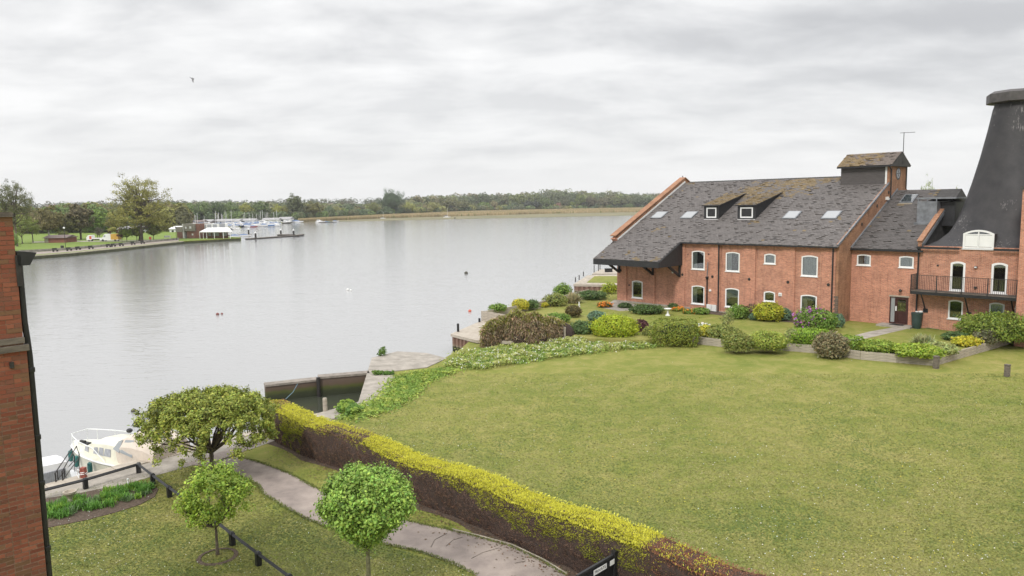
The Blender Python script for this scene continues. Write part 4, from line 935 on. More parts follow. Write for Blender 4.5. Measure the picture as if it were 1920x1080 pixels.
# section parameter s: 0 near base, 1 near top edge, 2 far top edge, 3 far base
def sec(t, s):
    x, y = hx(t); h = hedge_top(t)
    w = np.where(s < 1, 0, np.where(s < 2, (s-1)*HWid, HWid)); z = np.where(s < 1, s*h, np.where(s < 2, h + .0, (3-s)*h))
    rd = .12; w = w + np.where(s < 1, -.10*np.sin(np.clip(s,0,1)*PI)+ rd*np.clip((s-.85)/.15,0,1), 0) ; z = z - np.where((s >= 1) & (s <= 2), .10*(np.abs(s-1.5)*2)**4, 0)
    return x + hper[0]*w, y + hper[1]*w, z
nt_, nsx = int(HL/.16), 30
T_, S_ = np.meshgrid(np.linspace(0, HL, nt_), np.linspace(0, 3, nsx), indexing='ij')
X, Y, Z = sec(T_.ravel(), S_.ravel())
vs = []
for x, y, z, t, s in zip(X, Y, Z, T_.ravel(), S_.ravel()):
    d = .09*nz1(x*1.3, y*1.3, z*1.5) + .04*nz1(x*4, y*4, z*4) - .05
    sd_ = -1 if s < 1 else (0 if s < 2 else 1)
    vs.append((x + hper[0]*d*sd_ - 0*hdir[0], y + hper[1]*d*sd_, max(-.05, z + (d if sd_ == 0 else 0))))
fs = [(i*nsx+k, i*nsx+k+1, (i+1)*nsx+k+1, (i+1)*nsx+k) for i in range(nt_-1) for k in range(nsx-1)] + [tuple(range(nsx))]
M['hedge_core'] = pm('hedge_twigs', (.070,.045,.036), .95, 9, .5, 1.0, 60, col2=(.035,.024,.02))
hedge = thing('hedge', 'long clipped conifer hedge, yellow on top and dead brown down the sides', 'hedge', (nearE[0].x, nearE[0].y, 0))
hv = MB(); hv.add([(v[0]-nearE[0].x, v[1]-nearE[0].y, v[2]) for v in vs], fs); hv.build('twig_body', 'hedge_core', hedge, smooth=True)
def hedge_colours(t, s, h, rr):
    """Living and dead growth have their own places along the hedge."""
    n = len(t); nz = np.array([nz1(a*1.1, b*2.2, 3.0) + .55*nz1(a*3.7, b*6, 7.0) for a, b in zip(t, h*np.where(s < 1, 1, .4))])
    Yl = np.array([.68,.66,.09]); Gy = np.array([.34,.37,.05]); Br = np.array([.275,.18,.135]); Or = np.array([.36,.165,.09])
    live = np.zeros(n); top = (s >= 1)
    tt = t + nz*.35
    lt = np.interp(tt, [0,.9,1.3,4.6,5.6,7.0,7.5,19.6,20.0,22.6,23.0,40], [.25,.35,.95,.9,.45,.40,1,1,0,0,.9,.9]); 
    nearside = (s < 1.35)
    lt = np.where(top & (tt > 4.6) & (tt < 7.3) & (s < 1.5), .12, lt)
    drape = np.interp(tt, [0,1.6,2.2,3.4,3.9,7.0,7.6,9,11.5,12.6,13.2,17,18.3,19,20.2,20.6,40], [.0,.0,1.1,1.1,.12,.1,.22,.24,.2,.22,.62,.72,.75,.9,.8,.0,.25])
    ds = (hedge_top(t) - h); lside = np.clip((drape*(1+nz*1.1) - ds)*2.2 + .5, 0, 1)
    lside = np.where(s < 1, lside, 1); live = np.where(top, lt + nz*.35*(lt < .9), lside*np.clip(lt+.1, 0, 1)*.85)
    rl = rr.random(n) < live
    f = np.clip(ds/.9, 0, 1)[:, None] * np.where(top, 0, 1)[:, None]
    lc = Yl*(1-f) + Gy*f; lc = lc * rr.normal(1, .18, n)[:, None].clip(.5, 1.5)
    deadmix = np.clip(np.interp(tt, [0,.5,1.2,19.4,20.2,22.8,23.5], [.75,.75,.15,.12,.8,.8,.3]) + nz*.5, 0, 1)[:, None] * np.where(top | (tt > 18.8), 1, .35)[:, None]
    dc = Br*(1-deadmix) + Or*deadmix; dc = dc * rr.normal(1, .25, n)[:, None].clip(.45, 1.7)
    return np.where(rl[:, None], lc, dc), rl
rr_ = np.random.default_rng(33)
n = 190000
den = np.array([1.0]); t = HL * rr_.random(n); u_ = rr_.random(n)
s = np.where(u_ < .50, rr_.random(n), np.where(u_ < .93, 1 + rr_.random(n), 2 + .5*rr_.random(n)))
x, y, z = sec(t, s); sd_ = np.where(s < 1, -1, np.where(s < 2, 0, 1))
nzv = np.array([.09*nz1(a*1.3, b*1.3, c*1.5) + .04*nz1(a*4, b*4, c*4) - .05 for a, b, c in zip(x, y, z)])
x = x + hper[0]*nzv*sd_; y = y + hper[1]*nzv*sd_; z = z + np.where(sd_ == 0, nzv, 0)
cols, live = hedge_colours(t, s, z, rr_)
out = np.stack([hper[0]*sd_, hper[1]*sd_, np.where(sd_ == 0, 1.0, .25)], 1)
gd = unit(out + rr_.normal(0, .36, (n, 3)) + np.array([0, 0, .25])); side = unit(np.cross(gd, rr_.normal(0, 1, (n, 3))))
ln = (rr_.uniform(.03, .065, n) * np.where(live, 1.15, .8))[:, None]; wd_ = rr_.uniform(.012, .03, n)[:, None]
P = np.stack([x - nearE[0].x, y - nearE[0].y, z], 1) - gd*.03
Q = np.stack([P - side*wd_*.6, P + side*wd_*.6, P + gd*ln + side*wd_*.35, P + gd*ln*1.05 - side*wd_*.35], 1)
me = quads_mesh('sprays', Q, 'leaf'); set_col(me, cols.clip(.005, .9)); o = bpy.data.objects.new('sprays', me); put(o, hedge); o['kind'] = 'stuff'
# bare strip of soil under the hedge on the path side
sl = MB(); tl = np.linspace(0, HL, 30); pts = []
for t0 in tl: xx, yy = hx(t0); w_ = .22 + .12*math.sin(t0*1.9); pts.append((xx - hper[0]*w_, yy - hper[1]*w_))
pts2 = [tuple(np.array(hx(t0)) + hper*.3) for t0 in tl]
sl.slab([(float(a), float(b)) for a, b in pts] + [(float(a), float(b)) for a, b in pts2[::-1]], .008, -.05); struct(sl.build('hedge_soil', 'soil'))
# timber edging board between path and hedge soil
eb = MB(); ep = [G(*p, .02) for p in ((846,994),(892,1005),(958,1023),(1017,1051),(1061,1078))] ; 
for a, b in zip(ep, ep[1:]): eb.beam(a + Vector((.03,.03,0)), b + Vector((.03,.03,0)), .035, .07)
tag(eb.build('edging_board', 'timber'), 'thin timber edging board between the path and the hedge', 'edging')

# ------------------------------------------------------------------ gate with sign
gp0 = G(1146,1062,0.0); gd_ = Vector((-.694,-.72,0)); ga = math.atan2(gd_.y, gd_.x)
gt = thing('garden_gate', 'black boarded gate with white signs where the path meets the hedge', 'gate', (2.42, 18.02, 0), ga)
GH = 1.02
for k in range(12):
    MB().box(.02 + k*.118, .02 + k*.118 + .108, -.015, .015, .08, GH - .06).build('gate_board', 'black', gt)
MB().box(0, 1.44, -.03, .03, GH-.06, GH).build('top_rail', 'blackwood', gt); MB().box(0, 1.44, .015, .045, GH-.26, GH-.18).build('gate_rail', 'blackwood', gt); MB().box(0, 1.44, .015, .045, .25, .33).build('gate_rail', 'blackwood', gt)
gpst = MB().box(-.32, .0, -.06, .06, -.1, GH+.07).build('gate_post', 'black', gt)
def sign(parent, x0, x1, z0, z1, text, y=-.022):
    s_ = MB().box(x0, x1, y-.006, y, z0, z1).build('sign_board', 'white', parent)
    if text:
        cu = bpy.data.curves.new('t', 'FONT'); cu.body = text; cu.size = (z1-z0)*.9; cu.align_x = 'CENTER'; cu.align_y = 'CENTER'; cu.extrude = .001
        to = bpy.data.objects.new('t', cu); C.objects.link(to); bpy.context.view_layer.update()
        me = bpy.data.meshes.new_from_object(to.evaluated_get(bpy.context.evaluated_depsgraph_get())); bpy.data.objects.remove(to)
        lo_ = bpy.data.objects.new('lettering', me); me.materials.clear(); me.materials.append(M['black']); put(lo_, s_)
        wtxt = max(v.co.x for v in me.vertices) - min(v.co.x for v in me.vertices); k = (x1-x0)*.86/wtxt
        return s_, lo_, k
    return s_
# the signs face the viewer: the gate frame's +y side
s_, lo_, k_ = sign(gt, .34, .86, 0.80, 0.93, 'PRIVATE', y=.062)
lo_.rotation_euler = (PI/2, 0, PI); lo_.location = (.60, .0635, .865); lo_.scale = (k_, 1.0, 1)
sign(gt, .02, .20, .80, .93, None, y=.062)
# ================================================================== GARDEN SHRUBS AND SMALL THINGS
GRN=(.20,.31,.06); LIME=(.38,.45,.05); YEL=(.58,.54,.06); OLV=(.27,.30,.08); DKG=(.13,.20,.07); BLU=(.17,.27,.17); BUR=(.12,.045,.05); BRN=(.20,.14,.08); PALE=(.38,.42,.16)
def shrub(px, yb, yt, w, col, label, kind='ball', z=0.4, name='shrub', flower=None, depthf=.85, cat='shrub', leaf=.085, dens=1.0, seed=None, col2=None):
    """A plant whose foot shows at (px, yb) on level z, w photo pixels wide and reaching up to yt."""
    seed = seed or int(px*3+yb); rr = np.random.default_rng(seed)
    p = G(px, yb, z); k = pxw(p); W = w*k/2*1.06; H = max(.25, (yb-yt)*k*1.02 - .35*W*depthf*((HC-z)/depth(p))); dirv = Vector((p.x, p.y, 0)).normalized(); c = p + dirv * W * depthf * .7
    n = int(min(12000, max(900, w*(yb-yt)*2.6*dens))); 
    d = unit(rr.normal(0, 1, (n*2, 3))); d = d[d[:,2] > -.75][:n]; n = len(d)
    if kind == 'box':          # clipped, squarish with rounded shoulders
        q = d / (np.abs(d)**6).sum(1, keepdims=True)**(1/6); sh = q; rad = rr.uniform(.94, 1.03, n)
    elif kind == 'ball': sh = d; rad = rr.uniform(.86, 1.05, n)
    elif kind == 'wild': sh = d; rad = rr.uniform(.55, 1.25, n) * (1 + .22*np.array([nz1(a*2.2+seed, b*2.2, c_*2.2) for a, b, c_ in d]))
    elif kind == 'spiky': sh = d; rad = rr.uniform(.2, 1.1, n)
    elif kind == 'low': sh = d; rad = rr.uniform(.7, 1.05, n) * (1 + .3*np.array([nz1(a*3+seed, b*3, c_*3) for a, b, c_ in d]))
    rad = rad * (1 + .07*np.array([nz1(a*3.1+seed*1.3, b*3.1, c_*3.1) for a, b, c_ in d]) + .05*np.array([nz1(a*7+seed, b*7, c_*7) for a, b, c_ in d]))
    rad = rad + (rr.random(n) < .07)*rr.uniform(.04,.28,n)
    if kind != 'spiky': hs_ = np.maximum(np.hypot(sh[:,0], sh[:,1]), 1e-3); tgt = np.where(sh[:,2] < 0, np.maximum(hs_, .97 - .22*np.abs(sh[:,2])), hs_); sh = sh*np.stack([tgt/hs_, tgt/hs_, np.ones(n)], 1) if kind != 'box' else sh
    P = sh * rad[:, None] * np.array([W, W*depthf, H/2]); P[:, 2] = np.maximum(P[:, 2] + H/2*(.98 if kind != 'spiky' else .6), .02)
    if kind == 'spiky':
        a_ = rr.uniform(0, 2*PI, n); el_ = rr.uniform(.25, 1.4, n); L_ = rr.uniform(.5, 1.05, n)*max(W, H)
        b0 = rr.normal(0, W*.22, (n, 3)); b0[:, 2] = 0; dr = np.stack([np.cos(a_)*np.cos(el_), np.sin(a_)*np.cos(el_), np.sin(el_)], 1); sd_ = unit(np.cross(dr, [0,0,1.0]))*.034
        m_ = b0 + dr*L_[:,None]*.6; e_ = b0 + dr*L_[:,None]; e_[:,2] -= L_*.22*np.cos(el_)
        Q = np.concatenate([np.stack([b0-sd_, b0+sd_, m_+sd_, m_-sd_], 1), np.stack([m_-sd_, m_+sd_, e_+sd_*.2, e_-sd_*.2], 1)]); cc = colvar(col, n, .25, rr); cc = np.concatenate([cc, cc])
    else:
        nrv = unit(sh * np.array([1/W, 1/(W*depthf), 2/H])); Q = leaf_quads(P, nrv + np.array([0,0,.25]), leaf*rr.uniform(.7,1.35,n), .8 if kind in ('box','ball') else 1.1, r=rr)
        cc = colvar(col, n, .20, rr); nzc = np.array([nz1(a*2.5+seed, b*2.5, c_*2.5) for a, b, c_ in P/np.array([W,W,H/2])]); cc *= (1 + .35*nzc)[:, None]
        if col2 is not None: m_ = (rr.random(n) < .45 + nzc); cc[m_] = colvar(col2, n, .2, rr)[m_]
    ox = math.atan2(dirv.y, dirv.x) - PI/2
    me = quads_mesh(name, Q, 'leaf'); set_col(me, cc.clip(.005, .9)); ob = bpy.data.objects.new(name, me); C.objects.link(ob); ob.location = (c.x, c.y, z); ob.rotation_euler = (0,0,ox)
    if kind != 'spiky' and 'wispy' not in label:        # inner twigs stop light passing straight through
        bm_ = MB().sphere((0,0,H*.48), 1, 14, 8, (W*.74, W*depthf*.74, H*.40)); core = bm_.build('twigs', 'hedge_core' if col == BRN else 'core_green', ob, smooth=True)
    tag(ob, label, cat)
    if flower:
        fc, fn = flower; m_ = rr.integers(0, n, fn); PF = P[m_] if kind != 'spiky' else e_[m_]; PF = PF + rr.normal(0, .03, PF.shape); PF[:, 2] = np.abs(PF[:, 2]) + .03
        fm = quads_mesh('flowers', np.concatenate([leaf_quads(PF + rr.normal(0,.035,PF.shape), np.tile([0,-.4,1.0],(fn,1)), .13, .6, 1.1, r=rr) for _ in range(3)]), 'petal'); set_col(fm, np.concatenate([colvar(fc, fn, .15, rr)]*3).clip(.01,.95)); fo = bpy.data.objects.new('flowers', fm); put(fo, ob)
    return ob
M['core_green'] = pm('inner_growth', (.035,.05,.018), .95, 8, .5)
S = [
 (933,585,571,28,GRN,'spiky green plant in the waterside planter corner','wild',.75),
 (976,583,561,30,YEL,'yellow and green rounded shrub at the water edge of the garden','ball',.5),
 (999,580,563,19,DKG,'dark narrow shrub right of the yellow waterside shrub','wild',.5),
 (1017,576,567,20,YEL,'small low golden shrub by the waterside wall','low',.45),
 (1041,574,553,38,OLV,'olive shrub with pale blossom in front of the spiky cordyline','wild',.45),
 (1055,560,534,28,GRN,'tall leafy green shrub on the waterside wall','wild',.45),
 (1110,563,546,52,DKG,'long low dark green planting below the second quay','low',.4),
 (1142,551,532,24,LIME,'lime green shrub near the canopy corner of the maltings','wild',.4),
 (1154,546,535,8,BUR,'small burgundy shrub touching the maltings corner','ball',.4),
 (1075,596,573,28,(.16,.13,.05),'round olive-brown bush standing alone on the garden lawn','ball',.4),
 (1045,607,589,44,GRN,'low wide green shrub above the timber wall','low',.4),
 (1119,605,584,32,BLU,'blue-green bush behind the large lime bush','ball',.4),
 (1092,633,605,42,DKG,'dark shaggy shrub left of the large lime bush','wild',.15),
 (1152,641,593,80,(.42,.49,.04),'largest lime yellow clipped bush at the lawn edge','ball',0.05),
 (1202,628,600,26,BUR,'dark burgundy ball shrub between lime bush and green block','ball',.15),
 (1219,639,612,27,OLV,'small olive shrub tucked left of the big clipped block','ball',.05),
 (1266,650,602,76,(.25,.29,.05),'big squarish clipped green bush at the lawn edge','box',0.0),
 (1321,634,612,40,YEL,'low yellow mound right of the white blossom','low',.35),
 (1350,637,613,58,OLV,'spreading olive shrub on the retaining wall','wild',.35),
 (1384,659,628,46,OLV,'tall olive shrub spilling over the retaining wall','wild',.2),
 (1438,660,623,66,(.36,.42,.08),'rounded shrub with pale lime top hanging over the wall','ball',.2),
 (1484,648,617,22,PALE,'narrow pale cream-green shrub beside the clipped low hedge','ball',.35),
 (1517,648,620,66,(.24,.37,.04),'neat bright green clipped low hedge on the wall','box',.4),
 (1595,657,632,40,(.23,.34,.05),'small clipped green bush right of the wispy brown shrub','box',.35),
 (1558,671,628,48,(.27,.24,.13),'wispy brown-grey shrub leaning over the retaining wall','wild',0.1),
 (1647,663,640,62,(.28,.37,.06),'low bright green shrub in the middle of the right-hand bed','low',.4),
 (1720,673,648,80,(.33,.43,.06),'long low lime shrub behind the wall corner','low',.4),
 (1762,667,644,54,PALE,'cream variegated shrub by the corner post','low',.4),
 (1811,651,632,42,YEL,'golden yellow shrub along the right-hand wall','low',.4),
 (1793,640,624,44,DKG,'low dark green plant behind the golden shrub','low',.4),
 (1869,643,592,112,(.22,.29,.05),'very large dark-green mound shrub under the balcony','wild',.4),
 (1845,646,620,34,(.17,.17,.09),'wispy grey-green shrub before the large mound','wild',.4),
 (1535,622,585,52,GRN,'leafy green shrub right of the purple rhododendron','wild',.4),
 (1568,615,589,26,BLU,'blue-green shrub by the maltings right-hand downpipe','ball',.4),
 (1441,604,568,50,(.46,.47,.05),'smooth yellow dome bush against the maltings wall','ball',.4),
 (1469,602,578,27,BLU,'blue-green shrub tucked right of the yellow dome','ball',.4),
 (1383,599,574,32,GRN,'green shrub with pale flowers below the third window','wild',.4),
 (1410,596,573,26,BRN,'brownish shrub between the flowering shrub and yellow dome','wild',.4),
 (1414,601,587,16,BLU,'small blue-green shrub at the foot of the yellow dome','ball',.4),
 (1213,590,573,58,(.10,.16,.045),'low green plant bed left of the bird bath','low',.4),
 (1262,580,570,16,DKG,'small dark plant at the wall right of the bird bath','wild',.4),
 (1314,590,578,30,GRN,'green clump in front of the white meter boxes','low',.4),
 (1172,578,569,24,(.09,.14,.05),'small rosette plant on gravel near the canopy corner','low',.4),
]
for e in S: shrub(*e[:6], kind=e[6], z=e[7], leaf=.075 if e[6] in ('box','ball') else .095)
shrub(1312,625,608,32,DKG,'low shrub covered in white blossom behind the yellow mound','low',.4,flower=((.80,.80,.76),150))
shrub(1521,621,582,50,GRN,'rhododendron bush with purple flowers below the last window','wild',.4,flower=((.40,.12,.42),330))
shrub(1134,577,568,26,(.09,.13,.04),'small bed of orange flowers by the maltings left corner','low',.4,name='flower_bed',cat='flowers',flower=((.75,.25,.03),110))
shrub(1272,584,577,22,GRN,'orange wallflowers against the wall right of the bird bath','low',.4,name='flower_bed',cat='flowers',flower=((.75,.25,.03),70))
shrub(1292,589,581,22,GRN,'orange wallflowers in front of the first upper window bay','low',.4,name='flower_bed',cat='flowers',flower=((.72,.30,.04),70))
shrub(1074,569,546,30,(.48,.43,.25),'spiky straw-coloured cordyline by the waterside wall','spiky',.4,name='cordyline',cat='plant',dens=.35)
shrub(1730,650,625,40,(.38,.40,.20),'straw-green clump of tall grass on the small lawn','spiky',.4,name='grass_clump',cat='plant',dens=.5)
# thin young tree on the garden lawn
p = G(1364,628,.4); rr_ = np.random.default_rng(5)
small_tree('sapling', 'thin pale sapling standing in the olive shrubs on the garden lawn', 'tree', tuple(p), .5, .025, ball_clumps(60,(0,0,1.1),.42,.75,3,rmin=.2), .06, 14, .08, (.26,.29,.10), 20, .1, 5)
# climbing, dead-brown growth draped over the waterside wall
def drape():
    a = [G(*q) for q in ((893,650,0.2),(935,640,0.3),(990,645,0.25),(1040,640,0.2),(1062,632,0.2))]; rr = np.random.default_rng(77)
    t = thing('trailing_shrub', 'large brown trailing shrub draped over the wall beside the piled platform', 'shrub', tuple(a[0]))
    n = 46000; u_ = rr.random(n)*(len(a)-1); i_ = u_.astype(int); f_ = u_-i_; A_ = np.array([list(q) for q in a]); base = A_[i_]*(1-f_)[:,None] + A_[i_+1]*f_[:,None]
    topz = np.interp(u_, [0,.25,1,1.3,2,3,4], [1.25,1.7,2.0,2.45,2.35,1.7,1.0]) + .25*np.array([nz1(v*3,1,2) for v in u_]); h = rr.random(n)**.8
    zc_ = -1.15 + (topz+1.15)*h; bulge = .9*np.sin(np.clip(h,0,1)*PI*.55+.3)*rr.uniform(.5,1.0,n)
    out = np.array([.15,-1,0]); P = base - 0 ; P = P + out*(bulge[:,None]) + np.array([.2,1.4,0]); P[:,2] = zc_
    gd = unit(rr.normal(0,.5,(n,3)) + np.array([0,-.6,-.8])); sd_ = unit(np.cross(gd, rr.normal(0,1,(n,3))))
    L_ = rr.uniform(.10,.30,n)[:,None]; w_ = rr.uniform(.02,.05,n)[:,None]; P0 = P - np.array(a[0])[None]
    Q = np.stack([P0-sd_*w_, P0+sd_*w_, P0+gd*L_+sd_*w_*.4, P0+gd*L_-sd_*w_*.4], 1)
    nzc = np.array([nz1(x*1.2, z*1.0, 5) for x, z in zip(P[:,0], P[:,2])])
    green = (rr.random(n) < np.clip(.10 + .45*(h > .86) + .6*np.clip(nzc,0,1), 0, .8))[:,None]
    col = np.where(green, colvar((.29,.29,.07), n, .22, rr), colvar((.42,.32,.21), n, .28, rr))
    me = quads_mesh('foliage', Q, 'leaf'); set_col(me, col.clip(.005,.9)); o = bpy.data.objects.new('foliage', me); put(o, t)
    mb = MB(); 
    for q, r_ in list(zip(A_, (1.0,1.5,1.7,1.3,.7)))[1:4]: mb.sphere((q[0]-a[0].x+.2, q[1]-a[0].y+1.5, -.3+r_*.25), 1, 12, 8, (1.4,.75,r_*.8+.2))
    mb.build('twigs', 'hedge_core', t, smooth=True)
drape()
# bird bath, statue, water butt, hose, small ornaments
p = G(1252,592,.4); bb = thing('bird_bath', 'white stone bird bath on the garden lawn', 'bird bath', tuple(p))
MB().lathe([(.20,0),(.20,.06),(.14,.1),(.08,.18),(.07,.4),(.11,.46)], n=14).build('pedestal', 'whitewash', bb, smooth=False); MB().lathe([(.12,.46),(.30,.56),(.31,.61),(.27,.61),(.1,.54)], n=16).build('bowl', 'whitewash', bb)
p = G(1086,576,.4); st2 = MB(); st2.lathe([(.10,0),(.11,.05),(.07,.10),(.09,.22),(.06,.32),(.04,.36)], n=10).sphere((0,0,.42),.065,8,6); tag(st2.build('statue', 'whitewash', loc=tuple(p)), 'small pale statue on the garden lawn by the olive-brown bush', 'statue')
p = G(1720,617,.4); wb = thing('water_butt', 'dark green water butt with pale bag on top beside the brown door', 'water butt', tuple(p + Vector((.1,.3,0))))
M['butt'] = pm('butt_green', (.03,.055,.05), .5, 3, .2); MB().lathe([(.26,0),(.32,.3),(.36,.9),(.38,1.0),(.385,1.12),(.36,1.14)], n=18).build('barrel', 'butt', wb, smooth=False)
MB().lathe([(.39,1.05),(.40,1.09),(.40,1.14),(.3,1.17),(.05,1.18)], n=18).build('lid', 'butt', wb); MB().sphere((.2,-.1,1.22),.16,8,6,(1,.9,.5)).sphere((.0,.05,1.2),.12,8,6,(1,1,.4)).build('plastic_bag', 'whitewash', wb)
p = G(1751,616,.4); hs = thing('hose', 'green garden hose hanging and coiled against the kiln wall', 'hose', tuple(p + Vector((0,.2,0))))
M['hose'] = pm('hose_green', (.04,.20,.08), .5); mb = MB()
for k in range(7):
    w = .12+.025*k; mb.tube([Vector((w*math.cos(a_)*1.0 + .03*k-.1, .02*k, .7 + (.45+.03*k)*math.sin(a_)*1.0 - .12*abs(math.cos(a_)))) for a_ in np.linspace(0,2*PI,18)], .018, 5)
mb.tube([(.1,-.1,.1),(.3,-.3,.03),(.6,-.2,.03),(.5,-.5,.03),(-.3,-.35,.03),(-.45,-.1,.3),(-.35,0,.9),(-.1,0,1.1)], .018, 5); mb.build('coil', 'hose', hs, rz=BA)
# stepping path to the brown door
gpv = MB(); gpv.slab([G(*q,.4)[:2] for q in ((1686,612),(1712,614),(1640,631),(1600,640),(1575,636),(1630,622))], .412, .38); struct(gpv.build('door_path', 'concrete'))
gv = MB(); gv.slab([G(*q,.4)[:2] for q in ((1152,562),(1200,572),(1250,576),(1240,582),(1190,582),(1160,583),(1128,577))], .409, .38); struct(gv.build('gravel_bed', 'concrete'))
gv = MB(); gv.slab([tuple(BW(u,v)[:2]) for u,v in ((7,0.02),(20.5,0.02),(20.5,-1.2),(14,-1.6),(7,-1.3))], .407, .38); struct(gv.build('wall_bed', 'soil'))

# cow parsley and nettles along the lawn edge and by the dock
def ground_cover(name, label, cat, pts, n, hgt, cols, seed, z=0.0, leaf=.09, wfrac=0.12, wcol=(.75,.76,.66)):
    rr = np.random.default_rng(seed); pp = np.array([[*G(*p, z)[:2]] for p in pts]); tri = geometry.tessellate_polygon([[Vector((a,b,0)) for a,b in pp]])
    ar = np.array([abs(np.cross(pp[t[1]]-pp[t[0]], pp[t[2]]-pp[t[0]])) for t in tri]); ti = rr.choice(len(tri), n, p=ar/ar.sum()); u_, v_ = rr.random(n), rr.random(n); fl = u_+v_ > 1; u_[fl], v_[fl] = 1-u_[fl], 1-v_[fl]
    T = pp[np.array(tri)]; P2 = T[ti,0] + (T[ti,1]-T[ti,0])*u_[:,None] + (T[ti,2]-T[ti,0])*v_[:,None]; P2 = P2 + rr.normal(0, .28 if n > 5000 else .05, P2.shape)
    nz = np.array([nz1(a*.8, b*.8, seed) for a, b in P2]); nz2 = np.array([nz1(a*2.5, b*2.5, seed+4) for a, b in P2]); hh = hgt*(.35+1.1*np.clip(nz+.5+.3*nz2,0,1.2)); zz = hh*rr.random(n)**.55
    P = np.stack([P2[:,0], P2[:,1], zz+z], 1); Q = leaf_quads(P, np.tile([0,-.3,1.0],(n,1)), leaf, .8, r=rr)
    ci = np.clip(((nz2+nz*.7+.6)*len(cols)*.8).astype(int), 0, len(cols)-1); col = np.array(cols)[ci]*rr.normal(1,.2,n)[:,None].clip(.5,1.5)
    wf = (zz > hh*.75) & (rr.random(n) < wfrac*(1+2.5*np.clip(nz2,0,1))*3); col[wf] = np.array(wcol)*rr.uniform(.8,1.1,wf.sum())[:,None]
    me = quads_mesh(name, Q, 'leaf'); set_col(me, col.clip(.005,.9)); o = bpy.data.objects.new(name, me); C.objects.link(o); tag(o, label, cat, kind='stuff'); return o
ground_cover('cow_parsley', 'bank of cow parsley and nettles along the edge of the lawn', 'wild flowers', [(838,688),(862,668),(930,655),(1010,650),(1070,640),(1110,636),(1190,640),(1230,652),(1160,657),(1100,664),(1040,672),(960,684),(900,694)], 26000, .30, [(.20,.30,.06),(.25,.34,.07),(.36,.41,.10),(.44,.46,.16)], 3, wfrac=.03)
ground_cover('nettles', 'bright green nettles and weeds at the edge of the dock apron', 'weeds', [(640,790),(650,768),(700,755),(722,738),(738,712),(770,702),(840,690),(860,697),(800,715),(780,740),(730,770),(680,785)], 9000, .13, [(.20,.31,.055),(.26,.36,.065),(.36,.43,.085)], 5, wfrac=.0)
ground_cover('nettles', 'clump of weeds by the pale post at the end of the hedge', 'weeds', [(632,775),(640,762),(662,762),(680,772),(660,784)], 2200, .3, [(.15,.27,.05),(.26,.37,.06)], 6, wfrac=.0)
ground_cover('grass_tuft', 'tuft of grass on the tip of the concrete apron', 'grass', [(708,668),(714,663),(722,664),(724,668)], 260, .35, [(.08,.16,.03),(.12,.2,.04)], 7, z=.05, wfrac=0)
ground_cover('grass_tuft', 'line of grass growing in the apron joint', 'grass', [(700,701),(720,700),(738,699),(738,703),(700,704)], 500, .2, [(.10,.2,.03),(.14,.22,.04)], 8, z=.05, wfrac=0)
# bed in the near-left lawn
bed = [(60,950),(88,935),(150,925),(215,912),(262,905),(285,908),(297,918),(290,932),(262,947),(215,962),(160,976),(110,986),(60,996)]
bs = MB(); bs.slab([G(*q)[:2] for q in bed], .02, -.05); struct(bs.build('flower_bed_soil', 'soil'))
def strap_leaves(pts, n, hgt, seed):
    rr = np.random.default_rng(seed); pp = np.array([[*G(*p)[:2]] for p in pts]); tri = geometry.tessellate_polygon([[Vector((a,b,0)) for a,b in pp]])
    cl_ = 60; ar = np.array([abs(np.cross(pp[t[1]]-pp[t[0]], pp[t[2]]-pp[t[0]])) for t in tri]); ti = rr.choice(len(tri), cl_, p=ar/ar.sum()); u_, v_ = rr.random(cl_), rr.random(cl_); fl = u_+v_>1; u_[fl], v_[fl] = 1-u_[fl], 1-v_[fl]
    T = pp[np.array(tri)]; Cn = T[ti,0] + (T[ti,1]-T[ti,0])*u_[:,None] + (T[ti,2]-T[ti,0])*v_[:,None]
    c_ = rr.integers(0, cl_, n); b0 = np.concatenate([Cn[c_] + rr.normal(0,.09,(n,2)), np.zeros((n,1))], 1); a_ = rr.uniform(0,2*PI,n); el_ = rr.uniform(.7,1.45,n); L_ = rr.uniform(.5,1,n)*hgt*(.7+.5*rr.random(cl_)[c_])
    dr = np.stack([np.cos(a_)*np.cos(el_), np.sin(a_)*np.cos(el_), np.sin(el_)],1); sd_ = unit(np.cross(dr,[0,0,1.0]))*.014; m_ = b0+dr*L_[:,None]*.6; e_ = b0+dr*L_[:,None]; e_[:,2] -= L_*.3*np.cos(el_)
    Q = np.concatenate([np.stack([b0-sd_,b0+sd_,m_+sd_,m_-sd_],1), np.stack([m_-sd_,m_+sd_,e_+sd_*.2,e_-sd_*.2],1)]); tone = rr.choice(3, cl_, p=[.5,.35,.15])[c_]; cc = np.array([(.15,.32,.06),(.24,.40,.06),(.18,.28,.12)])[tone]*rr.normal(1,.2,n)[:,None].clip(.5,1.5)
    me = quads_mesh('bed_plants', Q, 'leaf'); set_col(me, np.concatenate([cc,cc]).clip(.005,.9)); o = bpy.data.objects.new('bed_plants', me); C.objects.link(o); tag(o, 'dense strappy green bulb leaves filling the near flower bed', 'plants', kind='stuff')
strap_leaves([(75,972),(90,945),(150,934),(215,921),(262,913),(284,916),(270,930),(215,948),(150,962),(100,976)], 5500, .34, 9)
p = G(133,949); un = thing('stone_urn', 'weathered stone urn standing in the near flower bed', 'urn', tuple(p)); MB().lathe([(.13,0),(.14,.05),(.08,.1),(.075,.28),(.11,.34)], n=14).build('stem', 'coping', un); MB().lathe([(.1,.34),(.2,.46),(.21,.52),(.16,.52),(.12,.44)], n=16).build('bowl', 'coping', un)
p = G(241,916); tag(MB().lathe([(.05,0),(.05,.04),(.03,.1),(.04,.22),(.02,.3)], n=10).sphere((0,0,.34),.04,8,6).build('garden_ornament', 'whitewash', loc=tuple(p)), 'small white figure at the back of the near flower bed', 'ornament')

